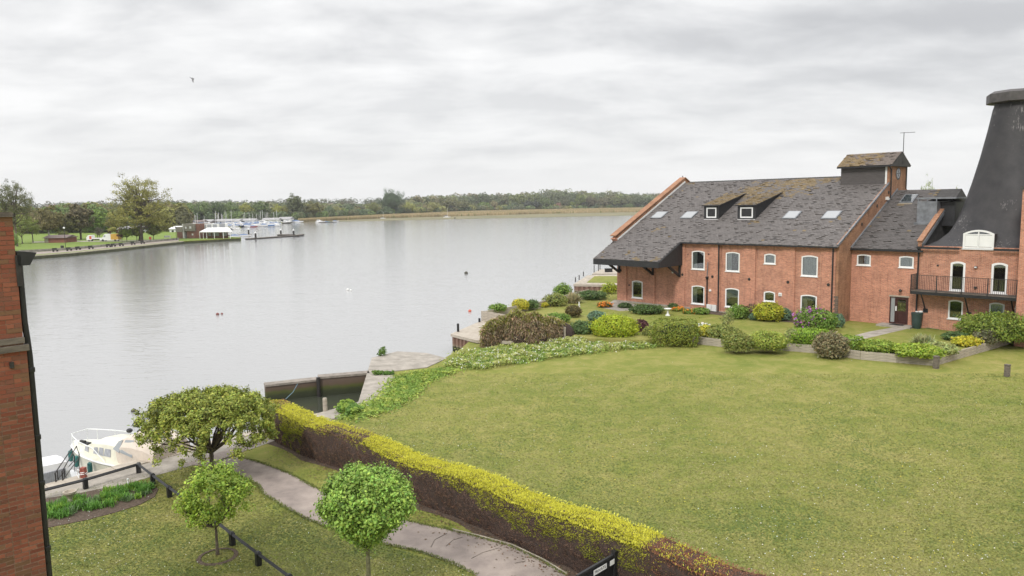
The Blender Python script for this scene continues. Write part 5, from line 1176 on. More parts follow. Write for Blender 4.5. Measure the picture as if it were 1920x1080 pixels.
# black fence: posts with one diamond-set rail
fpts = [(161,917),(260.5,887),(287,908),(318,932),(354,958),(393,987),(436,1022),(485,1060),(543,1104),(610,1155)]
fp = [G(60,943)] + [G(*q) for q in fpts]; fo_ = thing('black_fence', 'low black fence of one rail on stout posts round the near lawn corner', 'fence', tuple(fp[2]))
o2 = fp[2]; pm_ = MB().box(-.075,.075,-.075,.075,-.05,.40).mesh('post', 'black'); PV = None
for i, q in enumerate(fp):
    dd = (fp[min(i+1,len(fp)-1)] - fp[max(i-1,0)]); o = bpy.data.objects.new('post', MB().box(-.07,.07,-.07,.07,-.05,.36).add([(-.075,-.075,.36),(.075,-.075,.36),(.075,.075,.36),(-.075,.075,.36),(-.04,-.04,.41),(.04,-.04,.41),(.04,.04,.41),(-.04,.04,.41)],[(0,1,5,4),(1,2,6,5),(2,3,7,6),(3,0,4,7),(4,5,6,7),(3,2,1,0)]).mesh('post','black') if PV is None else PV); PV = o.data
    C.objects.link(o); o.parent = fo_; o.location = (q.x-o2.x, q.y-o2.y, 0); o.rotation_euler = (0,0,math.atan2(dd.y,dd.x))
for a, b in zip(fp, fp[1:]):
    rl_ = MB(); a_ = a-o2+Vector((0,0,.34)); b_ = b-o2+Vector((0,0,.34)); a_.z = b_.z = .34
    d = (b_-a_).normalized(); s_ = d.cross(Vector((0,0,1))); rl_.beam(a_, b_, .078, .078, up=(Vector((0,0,1))+s_)); rl_.build('rail', 'black', fo_)

# quay furniture
p = G(157,899); mo = thing('mooring_bollard', 'rust-red mooring post with white rope on the quay edge', 'bollard', tuple(p + Vector((-.05,.1,0))))
M['rustred'] = pm('rust_red', (.28,.075,.05), .7, 8, .3); MB().box(-.085,.085,-.085,.085,0,.42).build('post', 'rustred', mo); rp = MB(); rp.tube([(.1*math.cos(a_),.1*math.sin(a_)-.0,.14+.01*a_) for a_ in np.linspace(0,12,40)], .016, 5)
rp.tube([(-.1,0,.3),(-.22,.02,.34),(-.25,.05,.12),(-.12,-.1,.02)], .014, 5); rp.build('rope', 'white', mo)
ladp = G(112,904); la_ = thing('quay_handrail', 'pair of grey handrails leading down from the quay to the water', 'handrail', tuple(ladp))
la0 = ladp
for k_, (pa, pb) in enumerate((((105,906),(138,885)),((118,903),(147,880)))):
    a = G(*pa, 0.0) - la0; b = G(*pb, -.45) - la0; mb = MB()
    mb.tube([a, a+Vector((0,0,.38)), b+Vector((0,0,.95)), b+Vector((.05,.05,.6)), b+Vector((0,0,-.6))], .022, 6); m_ = a.lerp(b,.5); mb.tube([a+Vector((0,0,.05)), b+Vector((.03,.03,.45))], .018, 5); mb.tube([a.lerp(b,.12)+Vector((0,0,-.1)), a.lerp(b,.12)+Vector((0,0,.42))], .018, 5)
    mb.build('rail', 'iron', la_)
# moored cabin cruiser
def hull(mb, L_, B_, fb, tr=.75, z0=-.35, bow_rise=.25, n=16):
    """x forward from the transom; sheer rises to the bow."""
    sec_ = []
    for i in range(n+1):
        t = i/n; hb = B_/2*(tr + (1-tr)*math.sin(min(1, t*2.2)*PI/2))*(1 if t < .45 else math.cos((t-.45)/.55*PI/2)**.62); hb = max(hb, .015); sh = fb + bow_rise*t*t; x = L_*t; kx = x - (L_*.10*t*t)
        kz = z0 + (.0 if t < .7 else (t-.7)/.3*(sh-z0)*.55)
        sec_.append([(kx,0,kz),(kx,hb*.62,kz+.10),(x-.03,hb*.92,z0+(sh-z0)*.45 + (.0 if t<.7 else (t-.7)*.5)),(x,hb,sh-.06),(x,hb*1.03,sh)])
    vs = []; fs = []; m_ = 5
    for s_ in sec_: vs += s_ + [(a,-b,c) for a,b,c in s_[::-1]]
    w = 10
    for i in range(n):
        for k in range(w-1): fs.append((i*w+k, i*w+k+1, (i+1)*w+k+1, (i+1)*w+k))
        fs.append((i*w+4, i*w+5, (i+1)*w+5, (i+1)*w+4))
    fs = [f for f in dict.fromkeys(fs)]; fs.append(tuple(range(w))); mb.add(vs, fs); return sec_
M['cream'] = pm('gelcoat_cream', (.72,.70,.58), .3, 2, .06); M['canvas'] = pm('boat_canvas', (.62,.54,.46), .85, 4, .08, .3, 6); M['blind_grey'] = pm('boat_window', (.36,.37,.40), .35, 6, .35, stretch=(9,1,1)); M['fender'] = pm('fender_teal', (.03,.14,.13), .5); M['steel'] = pm('rail_white', (.75,.77,.76), .3, 3, .05)
bow = Vector((-19.0,31.6,0)); ha = math.atan2(.407,-.914); BLn = 5.9
stern = bow - Vector((math.cos(ha), math.sin(ha), 0))*BLn
bt = thing('cabin_cruiser', 'cream cabin cruiser with pink-beige canvas moored to the quay behind the umbrella tree', 'boat', (stern.x, stern.y, WZ), ha)
hb_ = MB(); sc_ = hull(hb_, BLn, 2.25, .80); hb_.build('hull', 'cream', bt, smooth=False)
rs_ = MB(); 
for sgn in (1,-1): rs_.tube([(s_[4][0], sgn*(s_[4][1]+.01), s_[4][2]-.03) for s_ in sc_], .035, 6)
rs_.build('rubbing_strake', 'white', bt)
def loft(mb, secs):
    w = len(secs[0]); vs = [v for s_ in secs for v in s_]; fs = [(i*w+k, i*w+k+1, (i+1)*w+k+1, (i+1)*w+k) for i in range(len(secs)-1) for k in range(w-1)] + [tuple(range(w)), tuple((len(secs)-1)*w+k for k in range(w))][:2]; mb.add(vs, fs)
cb_ = MB(); loft(cb_, [[(x,-hw,z0),(x-ins_,-hw*.86,z1),(x-ins_,0,z1+.07),(x-ins_,hw*.86,z1),(x,hw,z0)] for x,hw,z0,z1,ins_ in ((2.05,.90,.8,1.42,0),(2.9,.90,.82,1.45,0),(3.9,.80,.86,1.36,0),(4.45,.66,.90,1.16,.08),(4.85,.45,.94,1.0,.1))]); cab = cb_.build('cabin', 'cream', bt)
for x0,x1,za,zb_ in ((2.55,2.95,1.0,1.30),(2.98,3.32,1.0,1.30),(3.35,3.66,1.0,1.28),(4.0,4.36,1.0,1.2)):
    for sgn in (1,-1):
        def hw(x, z): return (np.interp(x,[2.05,2.9,3.9,4.45],[.90,.90,.80,.66]))*(1-.14*(z-.84)/.6)+.006
        MB().prism([(x0,sgn*hw(x0,za),za),(x1,sgn*hw(x1,za),za+.01),(x1-.04,sgn*hw(x1-.04,zb_),zb_-.02*(x1>3.5)),(x0+.04,sgn*hw(x0+.04,zb_),zb_)], (0,sgn*.008,0)).build('cabin_window', 'blind_grey', cab)
cv_ = MB(); loft(cv_, [[(x,-hw,.8),(x,-hw*.96,z1-.35),(x,-hw*.72,z1-.03),(x,0,z1+.05),(x,hw*.72,z1-.03),(x,hw*.96,z1-.35),(x,hw,.8)] for x,hw,z1 in ((.12,.95,1.70),(.6,1.0,1.86),(1.3,1.0,1.92),(1.85,.96,1.86),(2.5,.80,1.50))]); cvo = cv_.build('canopy', 'canvas', bt)
M['vinyl'] = m_glass('clear_vinyl', (.30,.32,.33), 1.0)
for sgn in (1,-1): MB().prism([(1.15,sgn*1.0,1.2),(1.9,sgn*.955,1.32),(1.75,sgn*.75,1.78),(1.25,sgn*.78,1.83)], (0,sgn*.012,0)).build('canopy_window', 'vinyl', cvo)
MB().prism([(1.95,.94,1.28),(2.4,.84,1.36),(2.2,.72,1.66),(1.92,.74,1.78)], (0,.012,0)).prism([(1.95,-.94,1.28),(2.4,-.84,1.36),(2.2,-.72,1.66),(1.92,-.74,1.78)], (0,-.012,0)).build('windscreen', 'vinyl', cvo)
pr_ = MB(); 
def gun(t): i = min(15, int(t*16)); return sc_[i][4]
top = [(gun(t)[0]-.05*(1-t), sg*max(.05,gun(t)[1]-.04), gun(t)[2]+.48) for t, sg in [(.62,1),(.75,1),(.88,1),(.97,1),(.97,-1),(.88,-1),(.75,-1),(.62,-1)]]
pr_.tube([(gun(.45)[0],gun(.45)[1]-.05,.85)] + top + [(gun(.45)[0],-gun(.45)[1]+.05,.85)], .018, 6)
for t, sg in ((.75,1),(.9,1),(.97,1),(.97,-1),(.9,-1),(.75,-1)): g_ = gun(t); pr_.tube([(g_[0],sg*max(.05,g_[1]-.05),g_[2]),(g_[0],sg*max(.05,g_[1]-.04),g_[2]+.48)], .015, 5)
pr_.build('pulpit_rail', 'steel', bt)
for t, sg in ((.93,1),(.80,1),(.62,1),(.35,1)): g_ = gun(t); MB().lathe([(.02,-.25),(.09,-.2),(.10,0),(.09,.2),(.02,.25)], g_[0], sg*(g_[1]+.12), 10, g_[2]-.30).build('fender', 'fender', bt)
MB().sphere((3.4,-.75,1.55),.10,8,6,(1.3,1.3,1)).sphere((2.6,-.62,1.62),.11,8,6,(1.2,1.2,1)).build('horn_light', 'black', bt)
cr_ = MB(); 
for k in range(5): cr_.tube([(3.3+.04*k+.05*math.cos(a_), -.98+.02*k, 1.12+.18*math.sin(a_)) for a_ in np.linspace(0,2*PI,12)], .02, 5)
M['teal'] = pm('rope_teal', (.03,.24,.20), .7); cr_.build('rope_coil', 'teal', bt)
MB().box(4.95,5.35,-.10,.10,.98,1.06).box(5.2,5.5,-.05,.05,1.0,1.12).build('anchor', 'black', bt)
for k in range(4): MB().box(2.2,2.28,.55-.35*k,.62-.35*k,1.49,1.52).build('deck_cleat', 'black', bt)
# second boat, mostly hidden behind the downpipe
b2p = Vector((-17.05,28.55,0)); b2 = thing('small_white_boat', 'white cabin boat seen beside the downpipe, below the handrails', 'boat', (b2p.x, b2p.y, WZ), math.atan2(.747,.665)+PI)
hb_ = MB(); hull(hb_, 5.2, 2.0, .65); hb_.build('hull', 'white', b2)
cb_ = MB(); loft(cb_, [[(x,-hw,.65),(x-i_,-hw*.8,z1),(x-i_,0,z1+.06),(x-i_,hw*.8,z1),(x,hw,.65)] for x,hw,z1,i_ in ((.5,.75,1.45,-.1),(1.6,.78,1.5,0),(2.3,.72,1.45,.1),(3.0,.55,.95,.3))]); c_ = cb_.build('cabin', 'white', b2)
[MB().box(.7,1.5,y_-.02,y_+.02,.85,1.25).build('cabin_window', 'blind_grey', c_) for y_ in (-.72,.72)]

# buoys and the bird
def buoy(px, py, r_, mat, label, n_=1, post=False):
    p = G(px, py, WZ); mb = MB().sphere((0,0,r_*.35), r_, 14, 8, (1,1,.8)); mb.lathe([(r_*.2,r_*.9),(r_*.2,r_*1.25),(r_*.05,r_*1.3)], n=8); tag(mb.build('buoy', mat, loc=tuple(p), smooth=True), label, 'buoy')
M['orange'] = pm('buoy_orange', (.62,.12,.06), .4); M['dkbuoy'] = pm('buoy_dark', (.07,.065,.045), .6); M['redbuoy'] = pm('buoy_red', (.20,.06,.05), .5)
buoy(881,584,.17,'orange','orange round buoy on the water near the piled platform'); buoy(251,772,.15,'dkbuoy','dark round buoy afloat just beyond the cabin cruiser')
buoy(652,544,.20,'whitewash','left one of two white buoys in mid channel'); buoy(658,545,.16,'whitewash','right one of two white buoys in mid channel')
buoy(408,590,.17,'redbuoy','larger left one of two red-brown buoys left of centre'); buoy(416,589,.12,'redbuoy','smaller right one of two red-brown buoys left of centre')
buoy(874,513,.30,'dkbuoy','small dark buoy in open water above the orange buoy'); buoy(853,410,.8,'dkbuoy','tiny dark buoy near the far reed bank')
p = atd(361,149,48); bd = thing('gull', 'grey gull flying in the open sky at upper left', 'bird', tuple(p), 0.3)
M['gull'] = pm('gull_grey', (.20,.20,.21), .8)
mb = MB(); mb.tube([(0,0,.12),(0.005,0,.06),(0.01,0,-.02),(.02,0,-.12),(.03,0,-.20)], [.012,.036,.046,.03,.012], 8); mb.build('body', 'gull', bd, smooth=True)
MB().prism([(-.0,0,.05),(-.09,.05,.13),(-.19,.06,.145),(-.10,.03,.08),(-.01,0,-.03)], (.004,.008,0)).build('wing', 'gull', bd); MB().prism([(.02,0,.04),(.06,.22,.12),(.05,.38,.10),(.07,.2,.04),(.03,0,-.03)], (.008,0,.004)).build('wing', 'gull', bd)
# ================================================================== FAR SHORES
PZ = -0.2
def xy(px, py, z=PZ): return tuple(G(px, py, z)[:2])
qe = [xy(20,483), xy(35,481), xy(130,474), xy(222,465), xy(300,456.5), xy(344,452), xy(450.5,446)]
pk = MB(); pk.slab([(-260,60)] + [(-140,110)] + qe + [xy(452,445.2), xy(425,443.4), xy(386,440.5), (-142,330), (-190,420), (-900,560), (-900,60)], PZ, -3); struct(pk.build('park_lawn', 'grass_green'))
M['quay_wall'] = pm('quay_wall', (.07,.075,.035), .85, .6, .4, .3, 8); M['quay_cap'] = pm('quay_cap', (.42,.38,.28), .9, .5, .2)
def bank(name, label, pts, w, z1, z0, mat, cat='quay wall'):
    o0 = Vector((*pts[0], 0)); t = thing(name, label, cat, tuple(o0))
    f = MB(); c = MB()
    for a, b in zip(pts, pts[1:]):
        a = Vector((*a,0))-o0; b = Vector((*b,0))-o0; d = (b-a).normalized(); n_ = Vector((d.y,-d.x,0))
        f.prism([a+n_*.1+Vector((0,0,z1-.2)), b+n_*.1+Vector((0,0,z1-.2)), b+n_*.1+Vector((0,0,z0)), a+n_*.1+Vector((0,0,z0))], -n_*.8)
        c.prism([a+n_*.16+Vector((0,0,z1+.02)), b+n_*.16+Vector((0,0,z1+.02)), b+n_*.16+Vector((0,0,z1-.2)), a+n_*.16+Vector((0,0,z1-.2))], -n_*w)
    f.build('wall_face', 'quay_wall', t); c.build('capping', mat, t); return t
bank('park_quay', 'long dark-stained quay wall with pale capping along the park waterfront', qe[:6], .9, PZ, -2.0, 'quay_cap')
bank('club_quay', 'grass-topped quay wall below the white marquee running out to a point', qe[5:], 1.2, PZ, -2.0, 'grass')
def strip(name, a, b, za, mat, kind='structure'):
    mb = MB(); mb.slab([xy(*p) for p in a] + [xy(*p) for p in b[::-1]], PZ+za, PZ-.1); return struct(mb.build(name, mat), kind)
strip('promenade', [(35,479.5),(130,472.5),(222,463.5),(335,452)], [(35,474.5),(130,469),(222,460),(335,449.5)], .02, 'path')
strip('park_road', [(60,455),(130,453.5),(220,453),(330,449.5)], [(60,453),(130,451.6),(220,451.4),(330,448.5)], .015, 'concrete')
# low promenade wall of stone and timber with benches against it
pw = thing('promenade_wall', 'long low grey wall behind the benches on the park promenade', 'wall', xy(35,474) + (PZ,)); o0 = Vector(xy(35,474) + (0,))
pts_ = [Vector(xy(*p) + (0,)) - o0 for p in ((35,474.2),(130,468.6),(222,459.6),(335,449.3))]
M['prom'] = pm('prom_stone', (.30,.27,.25), .9, .7, .35)
for a, b in zip(pts_, pts_[1:]): MB().beam(a+Vector((0,0,.3)), b+Vector((0,0,.3)), .3, .6).build('wall_panel', 'prom', pw)
bmesh_bench = None
for k, (px, py) in enumerate(((104,472),(130,470.4),(147,468.6),(171,467),(204,463.6),(213,462.6),(228,461.4),(250,459),(268,457.2))):
    p = Vector(xy(px, py) + (PZ,)); a_ = math.atan2(pts_[2].y-pts_[1].y, pts_[2].x-pts_[1].x)
    b_ = thing('park_bench', ['first','second','third','fourth','fifth','sixth','seventh','eighth','ninth'][k] + ' dark bench from the left along the park promenade', 'bench', tuple(p), a_, 'benches on the park promenade')
    MB().box(-.9,.9,-.25,.2,.40,.46).build('seat', 'iron', b_); MB().box(-.9,.9,.2,.26,.5,.9).build('backrest', 'iron', b_)
    for s_ in (-.75,.75): MB().box(s_-.04,s_+.04,-.22,.24,0,.4).build('leg', 'iron', b_)

# ---- far tree prototypes (unit height), copied with their own tint
def tree_proto(kind, seed, nleaf=1500):
    rr = np.random.default_rng(seed); hf = {'round':1,'tall':1,'willow':1,'sparse':1,'bush':1,'poplar':1,'bare':1}[kind]
    rx = dict(round=.52, tall=.36, willow=.48, sparse=.46, bush=.95, poplar=.30, bare=.5)[kind]; z0 = dict(round=.14, tall=.12, willow=.08, sparse=.25, bush=0.0, poplar=.05, bare=.3)[kind]
    ncl = dict(round=95, tall=90, willow=90, sparse=210, bush=70, poplar=110, bare=60)[kind]
    d = unit(rr.normal(0,1,(ncl*2,3))); d = d[d[:,2] > -.6][:ncl]; ncl = len(d); rad = rr.uniform(.25,1.0,ncl)**.7 if kind in ('sparse','bare') else rr.uniform(.6,.95,ncl)
    cz = (1+z0)/2; rz = (1-z0)/2; cen = d*rad[:,None]*np.array([rx, rx, rz]) + np.array([0,0,cz]); lump = 1 + rr.normal(0,.09,ncl); cen = (cen-np.array([0,0,cz]))*lump[:,None] + np.array([0,0,cz])
    sg = dict(round=.085, tall=.07, willow=.08, sparse=.045, bush=.15, poplar=.055, bare=.03)[kind]; n = nleaf if kind != 'bare' else nleaf//3
    ci = rr.integers(0, ncl, n); off = rr.normal(0,.62,(n,3))*sg if kind in ('sparse','bare') else unit(rr.normal(0,1,(n,3)))*rr.uniform(.4,1.15,n)[:,None]*sg; off[:,2] *= .75
    P = cen[ci] + off; P[:,2] = np.maximum(P[:,2], .005); nr = off/sg + .4*unit(cen[ci]-np.array([0,0,cz])) + np.array([0,0,.5])
    lf = .046*(1500/n)**.42 if kind not in ('sparse','bare') else (.022 if n < 5000 else .0135)
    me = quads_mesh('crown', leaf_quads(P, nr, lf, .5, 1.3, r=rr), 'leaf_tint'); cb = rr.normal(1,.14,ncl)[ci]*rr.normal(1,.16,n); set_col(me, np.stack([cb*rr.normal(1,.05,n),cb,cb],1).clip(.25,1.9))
    tk = MB(); tw = .028 if kind != 'bush' else .02; tk.tube([(0,0,-.03),(0,0,z0+.1),(rr.normal(0,.02),0,cz),(0,0,.85)], [tw,tw*.75,tw*.5,tw*.15], 6)
    for c_ in cen[rr.choice(ncl, 60 if kind in ('sparse','bare') else 12)]:
        a = Vector((0,0,z0+.05+rr.random()*(cz-z0))); tk.tube([a, a.lerp(Vector(c_),.5)+Vector((0,0,-.02)), Vector(c_)], [tw*.4,tw*.25,tw*.08], 4, cap=False)
    inner = None
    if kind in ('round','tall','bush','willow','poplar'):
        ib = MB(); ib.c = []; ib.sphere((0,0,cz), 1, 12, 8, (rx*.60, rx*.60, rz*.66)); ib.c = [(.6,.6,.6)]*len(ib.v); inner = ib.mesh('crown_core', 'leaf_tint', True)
    return me, tk.mesh('trunk', 'bark'), inner
PR = {}
for kind, nv, nl_ in (('round',4,1700),('tall',2,1700),('willow',1,2000),('sparse',3,2400),('bush',3,1400),('poplar',1,2200),('bare',1,1500)):
    for v in range(nv): PR[(kind, v)] = tree_proto(kind, hash_ := (len(kind)*31 + v*7 + ord(kind[0])), nl_)
PR[('sparse',9)] = tree_proto('sparse', 91, 9500); PR[('round',9)] = tree_proto('round', 92, 9000); PR[('bush',9)] = tree_proto('bush', 93, 7000)
def far_tree(px, yb, yt, w, col, kind, label, z=PZ, v=None, group=None, cat='tree', name='tree', dist=None, bare=False):
    p = G(px, yb, z) if dist is None else None
    if dist is not None:
        q = atd(px, 400, dist); p = Vector((q.x, q.y, z))
    k = pxw(p); d0 = ray(px, yt); tt = p.y/d0.y; H = max(.6, HC + d0.z*tt - z); W = w*k
    nv = max(a for b, a in PR if b == kind and a != 9)+1; v = random.randrange(nv) if v is None else v
    rx = dict(round=1.04, tall=.72, willow=.96, sparse=.92, bush=1.9, poplar=.60, bare=1.0)[kind]*1.08
    t = bpy.data.objects.new(name, None); t.location = p; t.rotation_euler = (0,0,random.uniform(0,6)); t.scale = (W/rx, W/rx, H*.98); C.objects.link(t); tag(t, label, cat, group)
    me, tk, inner = PR[(kind, v)]; kk = random.uniform(.92,1.08); c4 = (col[0]*kk, col[1]*kk, col[2]*kk, 1)
    if v == 9 and kind != 'bush': inner = None
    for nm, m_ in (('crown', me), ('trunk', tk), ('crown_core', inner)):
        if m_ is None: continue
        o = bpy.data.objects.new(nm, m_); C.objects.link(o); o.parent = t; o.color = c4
    return t
tG=(.18,.25,.085); tO=(.275,.275,.085); tB=(.27,.235,.12); tD=(.13,.18,.09); tY=(.35,.36,.085); tV=(.25,.35,.09); tW=(.27,.37,.09); tR=(.15,.06,.055)
FT = [
 (32,462,338,82,(.13,.14,.05),'sparse','tall thin-leaved tree at the far left edge of the park',9),
 (42,457,400,66,(.21,.25,.06),'round','pale green spreading tree on the park lawn at far left',9),
 (22,470,428,44,tV,'bush','low bright green bush beside the black hopper',None),
 (93,452,383,66,(.17,.15,.05),'round','brown-olive round-headed tree behind the red-brick park building',0),
 (62,455,386,40,tB,'round','dark brownish tree behind the pale green spreading tree',1),
 (128,450,398,58,(.145,.145,.05),'round','broad low olive tree left of the bright willow',2),
 (152,449,376,56,(.15,.13,.065),'tall','tall brownish tree behind the bright willow',0),
 (183,447,392,52,(.17,.25,.05),'willow','bright green weeping willow behind the white and yellow van',0),
 (187,450,424,20,(.12,.11,.09),'sparse','grey twiggy shrub behind the van bonnet',1),
 (207,447,398,26,(.19,.19,.13),'bare','pale bare-branched tree between willow and the big tree',0),
 (266,452,329,118,(.25,.24,.065),'sparse','biggest park tree, sparse golden-olive top above the quay',9),
 (262,452,384,120,(.25,.24,.06),'round','dense lower golden-olive companion of the biggest park tree',9),
 (229,453,425,20,tR,'round','small dark red tree on the grass by the road',1),
 (238,453,424,26,(.17,.23,.04),'round','small yellow-green tree right of the dark red tree',2),
 (257,452,420,30,(.17,.19,.04),'round','small olive tree under the left of the big park tree',3),
 (288,451,418,30,(.16,.18,.04),'round','small olive tree under the right of the big park tree',0),
 (118,452,430,26,(.17,.19,.05),'bush','small olive bush by the park lamp post',0),
 (206,446,430,10,tR,'bush','small maroon shrub behind the van roof',1),
 (339,418,386,32,(.22,.23,.045),'round','yellow-olive tree above the grey-roofed shed behind the marina',1),
 (358,414,378,28,tG,'round','dark green tree, left end of the row behind the marina',2),
 (383,413,375,34,tG,'round','second dark green tree of the row behind the marina',3),
 (408,412,376,34,(.095,.14,.05),'round','third dark green tree of the row behind the marina',0),
 (433,411,377,34,tG,'round','fourth dark green tree of the row, at its right end',1),
 (461,411,380,32,tY,'round','yellow-green tree just right of the dark green marina row',2),
 (488,411,375,40,(.12,.17,.05),'round','broad green tree above the crowded marina moorings',3),
 (505,411,392,18,tD,'bush','dark shrub at the foot of the broad green marina tree',0),
 (519,410,382,24,tY,'round','small yellow-green tree left of the tufted-top tree',0),
 (533,410,384,18,tO,'round','small olive tree touching the tufted-top tree',1),
 (553,409,363,36,(.12,.14,.06),'tall','taller tree with tufted top at the right end of the marina',1),
 (587,409,376,46,(.17,.165,.05),'round','wide brown-olive round tree above the reed bank left end',3),
 (617,410,383,22,tD,'bush','dark green bush right of the wide brown-olive tree',1),
 (632,408,385,20,tO,'bush','olive bush above the bright green mound',2),
 (619,408,397,40,(.17,.26,.06),'bush','bright green low mound on the reed bank',0),
 (655,403,382,26,tD,'bush','dark bush in the hedge left of the lone tall tree',0),
 (676,402,384,28,(.11,.12,.07),'bush','greyish bush in the hedge left of the lone tall tree',1),
 (700,402,377,32,(.18,.20,.055),'bush','yellow-green bush at the left foot of the lone tall tree',2),
 (734,401,352,58,(.085,.13,.06),'bush','lone tall dark-green square-topped tree on the far shore',9),
 (737,403,392,40,tD,'bush','dark bushes at the foot of the lone tall tree',0),
 (768,402,378,30,tY,'bush','yellow-green bush right of the lone tall tree',1),
]
for e in FT:
    d_ = None if e[1] >= 440 else 0*0 + (HC+.2)*FPX/ max(14.0, (e[1] - (381.7 + (960-e[0])*.01658)))
    far_tree(e[0], e[1], e[2], e[3], e[4], e[5], e[6], v=e[7], dist=None if e[1] > 430 else (np.interp(e[0],[320,600,640,760],[560,640,760,860])))
# the wooded far shore right of the lone tree: front row individually described, then rows behind
wood = [(790,381,34,tB,'bush'),(812,376,32,tO,'bush'),(842,369,44,(.165,.165,.065),'round'),(866,373,34,(.15,.155,.06),'round'),(886,379,24,(.15,.16,.06),'bush'),
 (908,378,28,(.15,.21,.045),'bush'),(927,375,16,tB,'round'),(943,383,28,(.20,.22,.06),'bush'),(965,376,20,(.11,.14,.07),'bush'),(990,375,20,(.07,.085,.06),'round'),(1004,376,20,(.06,.075,.055),'round'),
 (1024,370,28,(.12,.16,.05),'round'),(1048,378,12,(.30,.17,.12),'bush'),(1060,371,18,(.12,.13,.07),'round'),(1072,377,18,(.17,.21,.05),'bush'),(1088,362,22,(.16,.20,.05),'round'),(1096,376,18,(.10,.12,.06),'bush'),(1107,367,26,(.155,.14,.085),'round'),(1132,368,28,(.18,.17,.09),'round'),(1152,370,26,(.15,.17,.06),'round'),(1172,370,28,(.13,.14,.065),'round'),(1196,367,26,(.12,.15,.07),'round'),(1216,368,24,(.11,.145,.065),'round'),(1236,367,26,(.10,.135,.07),'round')]
cn_ = {0:'brownish',1:'olive'}
def cname(c):
    r_, g_, b_ = c
    return ('salmon-coloured' if r_ > 1.5*g_ else 'brownish' if r_ > 1.05*g_ else 'dark green' if g_ < .11 else 'yellow-green' if r_ > .14 and g_ > .195 else 'olive' if r_ > .9*g_ else 'green')
seen = {}
ordn = ['first','second','third','fourth','fifth','sixth','seventh','eighth','ninth','tenth']
for (px, yt, w, c, kind) in wood:
    key = (cname(c), 'bush' if kind == 'bush' else 'tree'); seen[key] = seen.get(key, 0) + 1
    far_tree(px, 0, yt, w*1.15, c, kind, f'{ordn[seen[key]-1]} {key[0]} {key[1]} along the far reed shore counted rightwards from the lone tall tree', dist=float(np.interp(px,[760,900,1250],[860,1075,1150])), group='trees along the far reed shore')
rt = random.Random(4)
def mass_wood(name, label, cat, pxs, prof, dist, w_, tones, nleaf, leaf, z=-.5, jit=2.0, seed=1, low=.0):
    """Crowns too far off to be told apart, joined into one wood."""
    r = np.random.default_rng(seed); P = []; Nn = []; Cc = []
    for px in pxs:
        px = px + r.uniform(-3, 3); dd = dist(px) + r.uniform(0, 45); yt = np.interp(px, [a for a, b in prof], [b for a, b in prof]) + r.normal(0, jit*.7); q = atd(px, 390, dd); d0 = ray(px, yt); top = HC + d0.z*(q.y/d0.y); W = w_*r.uniform(.6, 1.3)*dd/FPX/2; H = max(1.5, top - z)
        n = int(nleaf*r.uniform(.8,1.2)); d = unit(r.normal(0,1,(n,3))); lump = 1 + .22*np.array([nz1(a*2.6+px, b*2.6, c*2.6) for a, b, c in d]); hf = H*(1-low)/2
        p = d*lump[:,None]*np.array([W, W, hf]); P.append(p + np.array([q.x, q.y, z + H - hf])); Nn.append(d); k = r.integers(0, len(tones)); Cc.append(np.array(tones[k])[None]*r.normal(1,.08)*r.normal(1,.18,n)[:,None])
    P = np.concatenate(P); P[:,2] = np.maximum(P[:,2], z+.1); Q = leaf_quads(P, np.concatenate(Nn)+np.array([0,0,.4]), leaf, .6, 1.3, r=r)
    me = quads_mesh(name, Q, 'leaf'); set_col(me, np.concatenate(Cc).clip(.01,.8)); o = bpy.data.objects.new(name, me); C.objects.link(o); return tag(o, label, cat, kind='stuff')
prof_ = [(640,384),(700,382),(760,376),(778,371),(812,368),(850,367),(900,366),(960,365),(1000,364),(1028,359),(1048,358),(1060,359),(1084,360),(1110,363),(1150,362),(1165,364),(1200,366),(1260,366)]
fd_ = lambda px: float(np.interp(px,[600,640,760,900,1250],[640,745,850,1065,1140]))
mt_ = [(.19,.23,.12),(.16,.20,.11),(.24,.245,.12),(.26,.235,.13),(.23,.265,.10),(.18,.205,.12)]
mass_wood('scrub', 'low mixed scrub along the back of the far reed bed', 'scrub', np.repeat(np.arange(640, 1262, 5), 2), [(640,391),(760,389),(900,386),(1250,383)], fd_, 20, [tD,tG,tO,(.15,.17,.09),tB], 260, 1.5, z=-.6, jit=2.5, seed=2)
mass_wood('far_wood', 'grey-green wood rising behind the trees of the far shore', 'woods', np.repeat(np.arange(772, 1262, 6), 2), prof_, lambda px: fd_(px)+50, 22, mt_, 420, 1.7, z=-.5, jit=3.0, seed=3, low=.15)
mass_wood('far_wood', 'line of far woodland above the marina and the left end of the reeds', 'woods', np.repeat(np.arange(300, 790, 7), 2), [(300,381),(470,380),(640,383),(700,383),(790,379)], lambda px: 900, 22, mt_, 300, 1.8, z=2, jit=1.5, seed=4)
mass_wood('hedgerow', 'dark green hedgerow under the trees at the back of the marina', 'hedgerow', np.repeat(np.arange(300, 700, 5), 2), [(300,398),(460,397),(560,399),(640,395),(700,393)], lambda px: float(np.interp(px,[300,560,700],[552,600,740])), 17, [tD,tG,(.12,.15,.07),(.16,.17,.08)], 260, 1.1, z=-.7, jit=2.0, seed=12)
mass_wood('park_wood', 'tangled olive and brown woodland closing the back of the park', 'woods', np.repeat(np.arange(-30, 345, 8), 3), [(0,392),(60,396),(150,390),(330,386)], lambda px: 340, 44, [tO,tB,tG,(.18,.18,.09)], 900, .85, z=-.3, jit=7, seed=5)
far_tree(882, 0, 359.5, 30, (.20,.18,.15), 'bare', 'bare pale tree rising above the wood behind the far shore', dist=1190, name='bare_tree')
for px, yt, w, lb in ((1048,357,18,'taller dark crown at the highest point of the far wood'),(1059,358,12,'narrow dark tree right of the highest crown of the far wood'),(1155,360,15,'round dark crown standing above the far wood left of the maltings roof')):
    far_tree(px, 0, yt, w, (.07,.10,.065), 'tall', lb, dist=1200)
